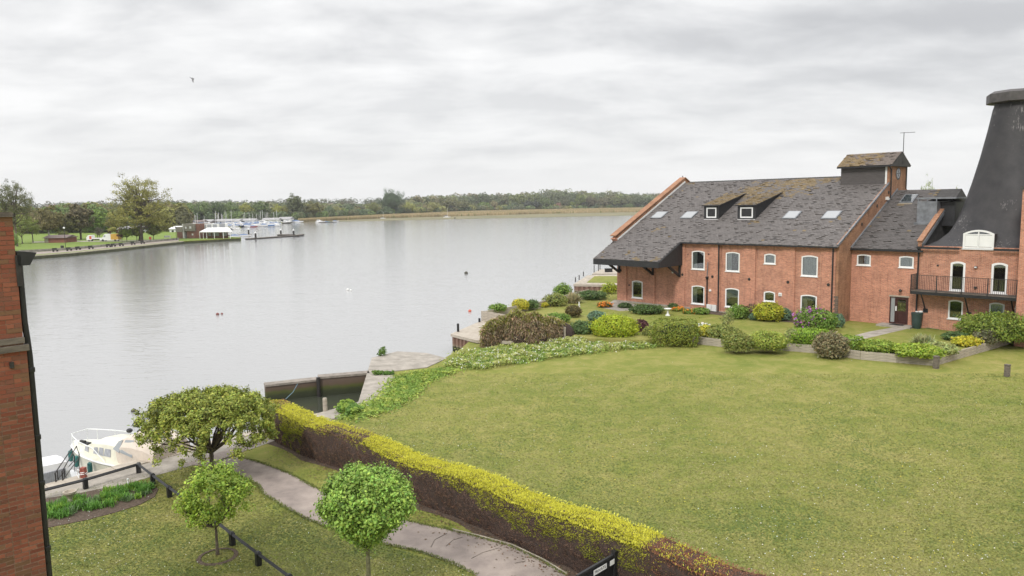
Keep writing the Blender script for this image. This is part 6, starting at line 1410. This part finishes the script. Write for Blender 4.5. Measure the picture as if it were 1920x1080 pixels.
ox_ = -1; ordn2 = ordn + ['eleventh','twelfth','thirteenth','fourteenth','fifteenth','sixteenth']
for px in range(-20, 340, 26):
    ox_ += 1; c_ = rt.choice([tO,tB,tG,(.17,.18,.08)])
    far_tree(px+rt.uniform(-5,5), 0, np.interp(px,[0,60,110,150,330],[384,389,384,378,379])+rt.uniform(0,6), rt.uniform(40,56), c_, rt.choice(['round','tall']), f'{cname(c_)} tree in the back row behind the park, {ordn2[ox_]} from the left edge', dist=rt.uniform(370,400), group='back row of trees behind the park')
# rising ground and the far-off wood that reads as one mass
hl = MB(); vs=[]; fs=[]; nx=80
for i in range(nx):
    a_ = math.radians(-52 + 80*i/(nx-1)); 
    for j,(rr0,h0) in enumerate(((1230,-1.5),(1330,4),(1500,11),(1800,14),(2600,10))):
        hh = h0*(1+.18*math.sin(i*.37)+.1*math.sin(i*.9)); vs.append((rr0*math.sin(a_), rr0*math.cos(a_), hh-.5))
for i in range(nx-1):
    for j in range(4): fs.append((i*5+j, (i+1)*5+j, (i+1)*5+j+1, i*5+j+1))
hl.add(vs, fs); struct(hl.build('hill', 'grass'))
rr = np.random.default_rng(5); n = 52000; a_ = np.radians(rr.uniform(-50, 26, n)); cl_ = rr.integers(0, 900, n); ca = np.radians(rr.uniform(-50,26,900)); cr0 = rr.uniform(1270,1750,900); ch = rr.uniform(9,16,900)
gh = np.interp(cr0, [1230,1330,1500,1800],[-1.5,4,11,14]); W_h = rr.uniform(5,11,900)
d = unit(rr.normal(0,1,(n,3))); P = np.stack([cr0[cl_]*np.sin(ca[cl_]) + d[:,0]*W_h[cl_], cr0[cl_]*np.cos(ca[cl_]) + d[:,1]*W_h[cl_], gh[cl_] + ch[cl_]*.5 + d[:,2]*ch[cl_]*.5], 1)
Q = leaf_quads(P, d+np.array([0,0,.4]), 2.6, .5, 1.2, r=rr); me = quads_mesh('distant_woods', Q, 'leaf'); tones = np.array([(.075,.10,.06),(.10,.115,.065),(.12,.11,.075),(.085,.11,.05)]); set_col(me, (tones[rr.integers(0,4,900)][cl_]*rr.normal(1,.2,n)[:,None]).clip(.01,.5)); o = bpy.data.objects.new('distant_woods', me); C.objects.link(o); tag(o, 'far-off wooded hillside behind the park, marina and reed shore', 'woods', kind='stuff')
# houses among the trees on the rise
M['roof_far'] = pm('roof_far', (.17,.13,.12), .9, .2, .3)
def house(px, py, dist, w, wall, label, h=3.6):
    h = 2.4; w = w*.8; p = atd(px, py, dist) - Vector((0,0,h+2.0)); t = thing('house', label, 'house', tuple(p), rt.uniform(-.5,.5))
    MB().box(-w/2,w/2,-3.5,3.5,-1,h).build('wall', wall, t); MB().prism([(-w/2-.4,-4,h),(-w/2-.4,0,h+2.0),(-w/2-.4,4,h)], (w+.8,0,0)).build('roof', 'roof_far', t)
    for x_ in (-w*.28, w*.1, w*.32): MB().box(x_-.5,x_+.5,-3.56,-3.5,1.2,2.4).build('window', 'dark', t)
    MB().box(w*.3,w*.3+.7,-.4,.4,h+1.2,h+2.6).build('chimney', 'brick_far', t)
for px, py, dd, w, wl_, lb in ((182,392,420,9,'whitewash','white house glimpsed above the bright willow'),(322,392,560,10,'whitewash','pale house above the yellow-olive tree left of the marina'),(338,391,640,9,'brick_far','red-brick house on the rise above the marina sheds'),(352,389,660,8,'whitewash','small white house above the marina row of trees'),
    (448,383,1000,16,'brick_far','wide brown house on the skyline left of the broad green tree'),(512,382,1000,22,'brick_far','long low-roofed house on the skyline above the marina'),(618,381,1000,12,'whitewash','gabled pale house on the skyline right of the wide round tree'),(768,377,1220,12,'whitewash','white gabled house on the skyline right of the lone tall tree'),(1010,366,1240,11,'brick_far','small house on the skyline above the far wood'),(96,385,520,9,'brick_far','brick house among the trees behind the park'),(130,384,560,8,'whitewash','pale house on the rise behind the park')):
    house(px, py, dd, w, wl_, lb)

M['marsh'] = pm('marsh_straw', (.22,.19,.10), .95, .03, .25, col2=(.14,.14,.07))
# reed beds and marsh land under the far trees
def far_land(name, front, back, z1, mat):
    mb = MB(); mb.slab(front + back[::-1], z1, -3); return struct(mb.build(name, mat))
fz = lambda px, py: tuple(G(px, py, WZ)[:2])
frontp = [fz(560,417.0), fz(600,415.2), fz(640,413), fz(700,410.5), fz(760,408.3), fz(900,404.6), fz(1000,401.6), fz(1100,399.3), fz(1190,397.9), fz(1240,397)]
far_land('marsh', frontp, [(-900,620),(-900,1900),(1500,1900),(1500,900)][::-1], -1.02, 'marsh')
M['reed'] = pm('reed', (.50,.40,.24), .95, .12, .25, col2=(.40,.31,.17))
rr = np.random.default_rng(8); n = 90000; u_ = rr.random(n)*(len(frontp)-1.001); i_ = u_.astype(int); f_ = (u_-i_)[:,None]; FA = np.array(frontp); base = FA[i_]*(1-f_)+FA[i_+1]*f_; dn = unit(base); back = rr.random(n)**1.5*np.interp(base[:,0], [-160,-135,-95,-30,150], [20,60,150,340,360]); P2 = base + dn*back[:,None]
hh = rr.uniform(1.5,2.4,n); w_ = rr.uniform(.3,.7,n); sd_ = np.stack([dn[:,1],-dn[:,0],0*hh],1)*w_[:,None]; b0 = np.concatenate([P2, np.full((n,1),-1.0)],1); tp = b0 + np.stack([0*hh+rr.normal(0,.2,n),0*hh,hh],1)
Q = np.stack([b0-sd_, b0+sd_, tp+sd_*.5, tp-sd_*.5],1); me = quads_mesh('reed_bed', Q, 'leaf'); nz_ = np.array([nz1(a*.03,b*.03,1) for a,b in P2]); cc = (np.array([.44,.35,.20])[None]*(1+.25*nz_[:,None])*rr.normal(1,.13,n)[:,None]); m_ = rr.random(n) < .08+.35*np.clip(nz_-.25,0,1); cc[m_] = np.array([.20,.22,.08])
set_col(me, cc.clip(.01,.9)); o = bpy.data.objects.new('reed_bed', me); C.objects.link(o); tag(o, 'straw-coloured reed bed edging the far shore', 'reeds', kind='stuff')

# ================================================================== MARINA, CLUBHOUSE, JETTIES
mland = MB(); mland.slab([(-150,420)] + [fz(325,428), fz(400,420.5), fz(470,419.5), fz(520,419), fz(562,416.8)] + [(-150,640), (-900,700), (-900,500)], -0.5, -3); struct(mland.build('marina_bank', 'grass'))
ch_p = G(348,447,PZ); cang = math.atan2(G(422,446.5,PZ).y-ch_p.y, G(422,446.5,PZ).x-ch_p.x)
k_ = pxw(ch_p); club = thing('clubhouse', 'two-storey waterside clubhouse in red brick and grey boarding with white terrace', 'building', tuple(ch_p), cang)
X_ = lambda px: (px-348)*k_*1.06
M['greyclad'] = pm('grey_boarding', (.27,.25,.21), .8, .5, .2); M['redbrick2'] = pm('red_brick_club', (.24,.12,.09), .85, .5, .2)
MB().box(X_(351),X_(369),0,7,0,2.5).build('ground_floor', 'redbrick2', club); MB().box(X_(346),X_(369),-.3,7,2.5,5.0).build('upper_floor', 'greyclad', club)
MB().box(X_(343),X_(346),-.1,6,0,4.9).build('stair_tower', 'whitewash', club) ; MB().box(X_(332),X_(343),-.2,5,0,2.2).build('side_wing', 'redbrick2', club); MB().box(X_(331),X_(344),-.3,5,2.2,3.9).build('side_upper', 'greyclad', club)
MB().box(X_(369),X_(377),.2,7,0,4.9).build('brick_bay', 'redbrick2', club); MB().box(X_(377),X_(414),3,4.5,0,4.2).build('rear_block', 'redbrick2', club)
tr_ = MB().box(X_(377),X_(423),2.8,3,2.6,4.9).box(X_(377),X_(418),2.2,4.5,2.5,2.62).build('terrace_front', 'whitewash', club)
for a, b, c, d in ((378.5,380.5,2.8,4.6),(383,391,3.2,4.6),(394,402,3.2,4.6),(407,418,3.4,4.9)): MB().box(X_(a),X_(b),2.74,2.8,c,d).build('terrace_window', 'blind_grey', tr_)
for a, b, c, d in ((349.5,352.5,3.3,4.0),(358,362,3.3,4.1)): MB().box(X_(a),X_(b),-.36,-.3,c,d).build('window', 'white', club)
MB().box(X_(361),X_(364),-.06,0,1.0,1.6).build('window', 'white', club)
mq = thing('marquee', 'long white canopy on posts in front of the clubhouse', 'marquee', tuple(G(376,447.5,PZ)), cang); o0x = X_(376)
MB().prism([(0,-.5,2.35),(X_(423)-o0x,-.5,2.35),(X_(436)-o0x,.8,2.35),(X_(420)-o0x,3.6,3.6),(.5,3.6,3.6)], (0,0,-.25)).build('roof_cloth', 'whitewash', mq)
for px in (376,383,389.5,404.5,422,435): MB().box(X_(px)-o0x-.07,X_(px)-o0x+.07,-.35,-.21,0,2.2).build('post', 'white', mq)
MB().box(.5,X_(421)-o0x,2.6,2.68,0,2.1).build('back_wall', 'redbrick2', mq)
for a, b in ((383,388),(391,403),(410,419)): MB().box(X_(a)-o0x,X_(b)-o0x,2.5,2.6,.8,1.9).build('window', 'blind_grey', mq)
# red building, lamp post, bin, poles, van, lorry in the park
def at(px, py, z=PZ): return G(px, py, z)
p = at(116,455); rb_ = thing('park_pavilion', 'low red-brick pavilion with shallow brown roof in the park', 'building', tuple(p)); k = pxw(p)
MB().box(-32*k,8*k,0,6,0,1.5).build('wall', 'brick_far', rb_); MB().prism([(-35*k,-.6,1.5),(-35*k,3,2.4),(-35*k,6.6,1.5)], (46*k,0,0)).build('roof', 'roof_far', rb_); MB().box(-31*k,-25*k,-.05,0,.1,1.4).build('door', 'timber', rb_)
p = at(123,464.5); lp = thing('lamp_post', 'thin dark lamp post with globe on the park lawn', 'lamp post', tuple(p)); MB().tube([(0,0,0),(0,0,5.2)], .07, 6).build('pole', 'iron', lp); MB().sphere((0,0,5.4),.28,8,6).build('globe', 'white', lp)
p = at(94,452); tag(MB().tube([(0,0,0),(-.3,0,4.7)], .16, 6).build('flag_pole', 'whitewash', loc=tuple(p)), 'short leaning white pole beside the park pavilion', 'pole')
p = at(117,467.4); tag(MB().lathe([(.38,0),(.40,.9),(.3,1.0)], n=10).build('litter_bin', 'iron', loc=tuple(p)), 'black litter bin on the park lawn behind the promenade', 'bin')
p = at(282,452.3); lbp = thing('lifebuoy_stand', 'orange-red lifebuoy housing by the promenade under the big park tree', 'lifebuoy', tuple(p + Vector((0,.0,0)))); MB().box(-.35,.35,-.1,.1,.6,1.4).build('housing', 'orange', lbp); MB().box(-.06,.06,.0,.1,0,.6).build('post', 'iron', lbp)
for px, lb in ((337,'first'),(357,'second')): pass
p = at(331,450); tag(MB().tube([(0,0,0),(0,0,3.9)], .07, 6).sphere((0,0,4.0),.25,8,6).build('lamp_post', 'iron', loc=tuple(p)), 'dark lamp post beside the clubhouse side wing', 'lamp post')
p = at(314,449); tag(MB().box(-1.0,1.0,-.1,.1,.7,1.3).box(-.9,-.8,0,.1,0,.7).box(.8,.9,0,.1,0,.7).build('notice_board', 'white', loc=tuple(p)), 'white notice board on the grass left of the clubhouse', 'sign')
M['vanyel'] = pm('van_yellow', (.62,.36,.06), .5, 2, .1); M['tyre'] = pm('tyre', (.03,.03,.03), .85)
def wheels(t, xs, w, r_=.36):
    for x_ in xs:
        for s_ in (-1, 1):
            mb = MB(); n = 12; mb.prism([(x_+r_*math.cos(2*PI*k/n), s_*w/2, r_+r_*math.sin(2*PI*k/n)) for k in range(n)], (0,-.2*s_,0)); mb.build('wheel', 'tyre', t)
p = at(207,452.3); vn = thing('van', 'white and yellow panel van parked on the park road', 'van', tuple(p))
MB().prism([(-2.9,0,.35),(3.1,0,.35),(3.1,0,2.35),(-1.3,0,2.4),(-1.9,0,1.35),(-2.85,0,1.1)], (0,2.0,0)).build('body', 'white', vn).location = (0,-1,0)
MB().box(.7,3.12,-1.02,1.02,.55,2.38).build('rear_panel', 'vanyel', vn); MB().prism([(-1.75,-1.015,1.4),(-1.0,-1.015,1.4),(-1.0,-1.015,2.0),(-1.35,-1.015,2.0)], (0,.01,0)).build('side_window', 'blind_grey', vn); wheels(vn, (-1.9,2.1), 2.02)
p = at(182,452); tk = thing('flatbed_truck', 'white flatbed truck with red cab panel in front of the parked van', 'truck', tuple(p))
MB().prism([(-2.9,-1,.4),(-1.2,-1,.4),(-1.2,-1,2.0),(-2.3,-1,2.0),(-2.9,-1,1.3)], (0,2,0)).build('cab', 'white', tk); MB().box(-1.9,-1.2,-1.02,-1.0,.7,1.7).build('cab_panel', 'orange', tk); MB().box(-1.2,2.9,-1.0,1.0,.75,1.05).build('bed', 'white', tk); MB().box(-1.1,2.8,-.6,.6,.45,.75).build('chassis', 'iron', tk); wheels(tk, (-2.1,1.9), 1.9)
# sheds behind the marina
def shed(px, w, dist, ztop_px, wall, roof_, label, hz=1.9):
    q = atd(px, 405, dist); k = dist/FPX; t = thing('boat_shed', label, 'shed', (q.x, q.y, -.5)); ww_ = w*k
    MB().box(-ww_/2,ww_/2,0,9,0,hz).build('wall', wall, t); MB().prism([(-ww_/2-.4,-.5,hz),(-ww_/2-.4,4.5,hz+1.3),(-ww_/2-.4,9.5,hz)], (ww_+.8,0,0)).build('roof', roof_, t)
    MB().box(-ww_*.3,-ww_*.1,-.06,0,.2,hz-.5).build('door', 'dark', t); MB().box(ww_*.1,ww_*.35,-.06,0,1.0,hz-.6).build('window', 'blind_grey', t)
M['sheetroof'] = pm('sheet_roof', (.36,.35,.35), .7, .3, .2)
for e in ((342,26,470,0,'brick_far','lead','grey-roofed brick shed left behind the marina boats'),(368,22,480,0,'brick_far','roof_far','brown-roofed shed in the middle of the boatyard',1.8),(386,18,490,0,'timber_dark','sheetroof','dark timber shed right of the brown-roofed one'),(425,44,500,0,'whitewash','sheetroof','long pale boat shed behind the crowded moorings'),(461,30,505,0,'whitewash','sheetroof','second pale boat shed, right of the long one'),(506,30,520,0,'whitewash','sheetroof','white shed near the right end of the marina'),(533,22,525,0,'whitewash','sheetroof','small white shed with peaked roof at the right end of the marina',2.3),(240,44,330,0,'whitewash','sheetroof','white-roofed boat shed seen through the park trees'),(326,20,330,0,'whitewash','whitewash','white boat cover beside the big park tree',1.6)): shed(*e)
# boats: three hull forms copied and coloured one by one
M['boatpaint'] = attr_mat('boat_paint', .35, tint=True)
def boat_proto(kind):
    hb_ = MB(); hb_.col = (1,1,1); hull(hb_, 1.0*8, 2.7, .95, n=8); hb_.c = [(1,1,1)]*len(hb_.v); H_ = hb_.mesh('hull', 'boatpaint')
    parts = [('hull', H_)]
    if kind == 'cruiser':
        c_ = MB(); loft(c_, [[(x,-hw,.95),(x,-hw*.85,z1),(x,hw*.85,z1),(x,hw,.95)] for x,hw,z1 in ((1.0,1.1,2.3),(3.2,1.15,2.4),(3.9,1.0,1.75),(5.6,.8,1.45))]); parts.append(('cabin', c_.mesh('cabin','white'))); w_ = MB(); w_.box(1.2,3.1,-1.17,1.17,1.65,2.1).box(4.1,5.2,-.98,.98,1.2,1.45); parts.append(('window', w_.mesh('window','blind_grey')))
    if kind == 'yacht':
        c_ = MB(); loft(c_, [[(x,-hw,.95),(x,-hw*.85,z1),(x,hw*.85,z1),(x,hw,.95)] for x,hw,z1 in ((2.0,.9,1.4),(5.6,.7,1.3))]); parts.append(('cabin', c_.mesh('cabin','white'))); m_ = MB(); m_.tube([(4.6,0,1),(4.6,0,10.5)], .12, 5); parts.append(('mast', m_.mesh('mast','whitewash'))); b_ = MB(); b_.tube([(4.5,0,2.2),(1.0,0,2.0)], .22, 6); parts.append(('boom', b_.mesh('boom','canvas_blue' if 'canvas_blue' in M else 'lead')))
    if kind == 'covered':
        c_ = MB(); loft(c_, [[(x,-hw,.95),(x,-hw*.6,z1),(x,hw*.6,z1),(x,hw,.95)] for x,hw,z1 in ((.4,1.2,1.7),(2.5,1.25,2.0),(5.5,.9,1.4))]); parts.append(('cover', c_.mesh('cover','canvas_blue' if 'canvas_blue' in M else 'lead')))
    return parts
M['canvas_blue'] = pm('cover_blue', (.16,.22,.36), .8, .5, .2)
BP = {k: boat_proto(k) for k in ('cruiser','yacht','covered')}
def far_boat(px, py, w, kind, col, label, group=None, ang=None, z=WZ, dist=None):
    q = G(px, py, WZ) if dist is None else atd(px, py, dist); k = pxw(q); L_ = w*k; a_ = rt.choice([.1,-.15,PI+.1,PI-.1,.35]) if ang is None else ang
    t = bpy.data.objects.new('boat', None); C.objects.link(t); tag(t, label, 'boat', group); t.location = (q.x - math.cos(a_)*L_/2, q.y - math.sin(a_)*L_/2, z); t.rotation_euler = (0,0,a_); s_ = max(.55, L_/8); t.scale = (s_, s_, s_)
    for nm, m_ in BP[kind]: o = bpy.data.objects.new(nm, m_); C.objects.link(o); o.parent = t; o.color = (*col, 1) if nm == 'hull' else (1,1,1,1)
wht=(.75,.75,.74); navy=(.04,.05,.09); blk=(.03,.03,.03); blue=(.15,.25,.45); tan=(.45,.38,.28); redh=(.30,.08,.07)
for e in ((499,422.5,32,'cruiser',navy,'long navy-hulled cruiser with white upperworks at the marina front'),(512,421,18,'cruiser',redh,'red-bottomed launch at the right of the navy cruiser'),(539,419,18,'cruiser',(.06,.055,.04),'dark-hulled barge-like boat near the marina end'),(558,417.5,22,'covered',wht,'pale boat with sloping cover at the marina end'),(525,418.5,20,'cruiser',wht,'white cruiser between the navy cruiser and the dark barge'),
  (601,417.3,18,'cruiser',wht,'white cruiser moored alone at the reed bank'),(611,417,8,'covered',(.1,.3,.33),'small teal-covered dinghy beside the lone white cruiser'),(627,415.8,6,'covered',wht,'tiny white boat at the end of the reed-bank pontoon'),(718,410,10,'yacht',wht,'small pale yacht with a mast off the far reed bank'),
  (440,444.5,14,'covered',wht,'white dinghy with grey cover beside the marquee pontoon'),(455,443.5,10,'covered',wht,'second white dinghy at the marquee pontoon, farther right')): far_boat(*e[:6], ang=0.1)
far_boat(838,408.2,14,'yacht',wht,'white yacht with tall mast off the far reed bank, left of the middle',ang=.05)
rown = ['outermost','front','second','third','fourth','back']
for row, (y0, dist, stp) in enumerate(((431,None,12),(426,None,9.5),(421.5,None,8),(417.5,430,7.5),(413.5,455,7.2),(410,480,7.2))):
    px = (372 if row == 0 else 306) if row < 3 else 322; nb_ = 0
    while px < (445 if row < 1 else 478 if row < 2 else 520):
        kind = rt.choice(['cruiser','cruiser','covered','yacht','yacht']); col = rt.choice([wht,wht,wht,wht,navy,blue,(.55,.56,.58),redh])
        cn = {wht:'white',navy:'navy',blue:'blue',redh:'dark red'}.get(col,'grey'); kn_ = {'cruiser':'motor cruiser','covered':'blue-covered boat','yacht':'sailing yacht'}[kind]
        nb_ += 1; wd_ = ['','first','second','third','fourth','fifth','sixth','seventh','eighth','ninth','tenth','eleventh','twelfth','thirteenth','fourteenth','fifteenth','sixteenth','seventeenth','eighteenth','nineteenth','twentieth','twenty-first','twenty-second','twenty-third','twenty-fourth','twenty-fifth','twenty-sixth','twenty-seventh','twenty-eighth','twenty-ninth','thirtieth','thirty-first','thirty-second'][nb_]
        far_boat(px+rt.uniform(-3,3), y0+rt.uniform(-.8,.8)-(px-400)*.008, rt.uniform(13,21), kind, col, f'{cn} {kn_}, {wd_} from left in the marina {rown[row]} row', group='boats packed in the marina', dist=dist, z=WZ if dist is None else -.6)
        px += stp
# pontoons and piles
def pontoon(name, label, a, b, w, z1=-.72, mat='timber_dark'):
    a, b = G(*a, z1), G(*b, z1); d = b-a; t = thing(name, label, 'pontoon', (a.x,a.y,0), math.atan2(d.y,d.x)); L_ = d.length
    MB().box(0,L_,-w/2,w/2,z1-.12,z1).build('deck', mat, t); MB().box(.2,L_-.2,-w/2+.1,w/2-.1,z1-.6,z1-.12).build('float', 'iron', t); return t
pontoon('pontoon', 'long low pontoon pointing right into open water', (464,447), (560,440.5), 2.6); pontoon('pontoon', 'short upturned end section of the long pontoon', (556,440.8), (567,438.8), 1.6, -.5)
pontoon('pontoon', 'short dark landing stage behind the long pontoon', (522,439.3), (551,439.3), 2.2, -.6); pontoon('pontoon', 'pontoon reaching right from the marquee', (425,440.2), (472,439.2), 2.0); pontoon('pontoon', 'thin low pontoon at the reed bank beside the lone cruiser', (600,416.6), (629,415.4), 3)
for px, yb, yt, lb in ((479.4,447,436.5,'dark pile with pale cap at the left of the long pontoon'),(526.7,440,431,'left pile of the short dark landing stage'),(550.7,441,431.5,'right pile of the short dark landing stage'),(466.5,440,430,'white-capped pile at the end of the marquee pontoon')):
    p = G(px, yb, -.9); h = (yb-yt)*pxw(p); t = thing('mooring_pile', lb, 'pile', (p.x,p.y,-1.6)); MB().lathe([(.32,0),(.32,h+.5),(.28,h+.55)], n=8).build('pile', 'iron', t); MB().lathe([(.36,h+.5),(.36,h+.75),(.05,h+1.1)], n=8).build('cap', 'whitewash', t)
far_tree(1736, 0, 333, 34, (.22,.28,.05), 'sparse', 'yellow-green treetop showing above the link wing roof', dist=95, v=1)
far_tree(1790, 0, 343, 22, (.20,.24,.06), 'sparse', 'second small treetop just left of the kiln roof', dist=98, v=2)

# ================================================================== GRASS BLADES, DAISIES AND DANDELIONS ON THE NEAR LAWNS
def in_view_pts(n, y0, y1, seed, z=0.0, x0=70, x1=1930):
    """Even scatter over the ground area seen between two photo rows."""
    rr = np.random.default_rng(seed); dmin = (HC-z)*FPX/(y1-381.7); dmax = (HC-z)*FPX/(y0-381.7)
    dd = np.sqrt(rr.uniform(dmin**2, dmax**2, n)); px = rr.uniform(x0, x1, n); return px, dd, rr
def lawn_pts(n, y0, y1, seed, power=1.0):
    rr = np.random.default_rng(seed); px = rr.uniform(80, 1940, n); py = y0 + (y1-y0)*rr.random(n)**power
    rt3 = np.array(RT); up3 = np.array(UP); fw3 = np.array(FW); d = rt3[None]*((px-960)/FPX)[:,None] - up3[None]*((py-540)/FPX)[:,None] + fw3[None]; t = -HC/d[:,2]; return d*t[:,None] + np.array([0,0,HC]), rr, px, py
def poly_mask(P, poly):
    x, y = P[:,0], P[:,1]; inside = np.zeros(len(P), bool); j = len(poly)-1
    for i in range(len(poly)):
        xi, yi = poly[i]; xj, yj = poly[j]; c_ = ((yi > y) != (yj > y)) & (x < (xj-xi)*(y-yi)/(yj-yi+1e-12)+xi); inside ^= c_; j = i
    return inside
frontl = [tuple(p[:2]) for p in [G(*q) for q in ((640,792),(690,768),(725,745),(745,722),(742,697),(800,692),(862,688),(960,682),(1100,662),(1230,656),(1298,650),(1359,655),(1457,662),(1536,668),(1613,678),(1752,692),(1905,648),(2100,640),(2300,1100),(1500,1100))]] + [(float(a+hper[0]*1.25), float(b+hper[1]*1.25)) for a, b in [hx(t) for t in np.linspace(HL-1,3,12)]]
leftl = [tuple(G(*q)[:2]) for q in ((70,930),(262,893),(340,876),(385,872),(425,884),(483,911),(540,957),(627,995),(708,1020),(846,1058),(892,1081),(960,1110),(40,1110))]
midl = [tuple(G(*q)[:2]) for q in ((500,858),(523,840),(614,878),(700,915),(786,948),(855,985),(840,991),(755,973),(605,920),(540,885),(489,866))]
def blades(name, label, poly, n, seed, hgt=.05, cols=((.14,.19,.04),(.23,.245,.065),(.32,.30,.105)), y0=640):
    P, rr, px, py = lawn_pts(n, y0, 1085, seed); m_ = poly_mask(P, poly); P = P[m_]; n = len(P)
    a_ = rr.uniform(0,2*PI,n); h = hgt*rr.uniform(.15,.45,n); w_ = .010*rr.uniform(.7,1.5,n)*(1+P[:,1]/25); ln = rr.uniform(.6,1.3,n)*hgt; sd_ = np.stack([np.cos(a_),np.sin(a_),0*a_],1)*w_[:,None]; dr = np.stack([-np.sin(a_)*ln, np.cos(a_)*ln, h],1)
    P = P.copy(); P[:,2] = 0.0; Q = np.stack([P-sd_, P+sd_, P+dr+sd_*.3, P+dr-sd_*.3],1); nz_ = np.array([nz1(x*.25,y*.25,seed)+.6*nz1(x*1.1,y*1.1,4)+.4*nz1(x*3,y*3,8) for x,y in P[:,:2]])
    f = np.clip(nz_*.9+.5+rr.normal(0,.15,n),0,.999)*(len(cols)-1); i_ = f.astype(int); fr_ = (f-i_)[:,None]; cc = np.array(cols)[i_]*(1-fr_)+np.array(cols)[np.minimum(i_+1,len(cols)-1)]*fr_; cc = cc*rr.normal(1,.10,n)[:,None].clip(.5,1.5)
    me = quads_mesh(name, Q, 'leaf'); set_col(me, cc.clip(.005,.9)); o = bpy.data.objects.new(name, me); C.objects.link(o); tag(o, label, 'grass', kind='stuff')
blades('grass_blades', 'short worn grass of the big open lawn', frontl, 260000, 21, y0=700)
blades('grass_blades', 'mown grass of the near lawn around the small trees', leftl, 170000, 22, y0=860, cols=((.12,.165,.035),(.20,.215,.055),(.28,.265,.09)))
blades('grass_blades', 'strip of grass between the path and the hedge', midl, 60000, 23, y0=835, cols=((.10,.15,.03),(.16,.19,.04),(.22,.22,.06)))
rr = np.random.default_rng(61); E_ = []
for ln_ in (lo, up):
    pts_e = [G(*q) for q in ln_]
    for a, b in zip(pts_e, pts_e[1:]):
        k = int((b-a).length*230); tt_ = rr.random(k)[:,None]; E_.append(np.array(a)[None]*(1-tt_) + np.array(b)[None]*tt_ + np.concatenate([rr.normal(0,.045,(k,2)), np.full((k,1), .02)], 1))
E_ = np.concatenate(E_); n = len(E_); a_ = rr.uniform(0,2*PI,n); sd_ = np.stack([np.cos(a_),np.sin(a_),0*a_],1)*.012; dr = np.stack([-np.sin(a_)*.06*rr.random(n), np.cos(a_)*.06*rr.random(n), rr.uniform(.01,.05,n)],1)
me = quads_mesh('edge_grass', np.stack([E_-sd_, E_+sd_, E_+dr+sd_*.3, E_+dr-sd_*.3],1), 'leaf'); set_col(me, colvar((.17,.20,.05), n, .25, rr)); o = bpy.data.objects.new('edge_grass', me); C.objects.link(o); tag(o, 'ragged grass creeping over both edges of the path', 'grass', kind='stuff')
n = 1500; tt_ = rr.uniform(2, HL-2, n); hx_, hy_ = hx(tt_); off_ = -rr.exponential(.35, n) - .05; P = np.stack([hx_ + hper[0]*off_, hy_ + hper[1]*off_, np.full(n, .03)],1)
me = quads_mesh('leaf_litter', leaf_quads(P, np.tile([0,0,1.0],(n,1)), .05, .25, 1.2, r=rr), 'leaf'); set_col(me, colvar((.20,.13,.08), n, .3, rr)); o = bpy.data.objects.new('leaf_litter', me); C.objects.link(o); tag(o, 'dead brown litter fallen at the foot of the hedge', 'litter', kind='stuff')
def flowers(name, label, poly, n, seed, col, size, y0, clump=.35):
    P, rr, px, py = lawn_pts(n*6, y0, 1085, seed, .8); m_ = poly_mask(P, poly); P = P[m_]; nz_ = np.array([nz1(x*.18,y*.18,seed) for x,y in P[:,:2]]); P = P[nz_ + rr.normal(0,.12,len(P)) > clump-.25][:n]; n = len(P); P[:,2] = .055
    Q = leaf_quads(P, np.tile([0,-.2,1.0],(n,1)), size, .25, 1.0, r=rr); me = quads_mesh(name, Q, 'petal'); set_col(me, colvar(col, n, .12, rr).clip(.01,.95)); o = bpy.data.objects.new(name, me); C.objects.link(o); tag(o, label, 'flowers', kind='stuff')
flowers('daisies', 'white daisies scattered over the big lawn', frontl, 700, 31, (.70,.70,.66), .035, 650, .30)
flowers('dandelions', 'yellow dandelions scattered over the big lawn', frontl, 420, 32, (.55,.48,.05), .040, 640, .40)
flowers('daisies', 'white daisies dotted over the near lawn', leftl, 420, 33, (.66,.67,.6), .026, 870, .25)

# ================================================================== AIR
hz_ = MB().box(-3000, 3000, -400, 3000, -4.2, 60)
hm = bpy.data.materials.new('air'); hm.use_nodes = True; nt = hm.node_tree; nt.nodes.clear(); pv = N(nt, 'ShaderNodeVolumePrincipled'); pv.inputs['Color'].default_value = (.98,.985,1,1); pv.inputs['Density'].default_value = 0.00014; pv.inputs['Anisotropy'].default_value = 0.2
om = N(nt, 'ShaderNodeOutputMaterial'); nt.links.new(pv.outputs[0], om.inputs['Volume'])
ho = hz_.build('haze', hm); ho['kind'] = 'stuff'; ho['label'] = 'thin damp haze over the broad'; pass
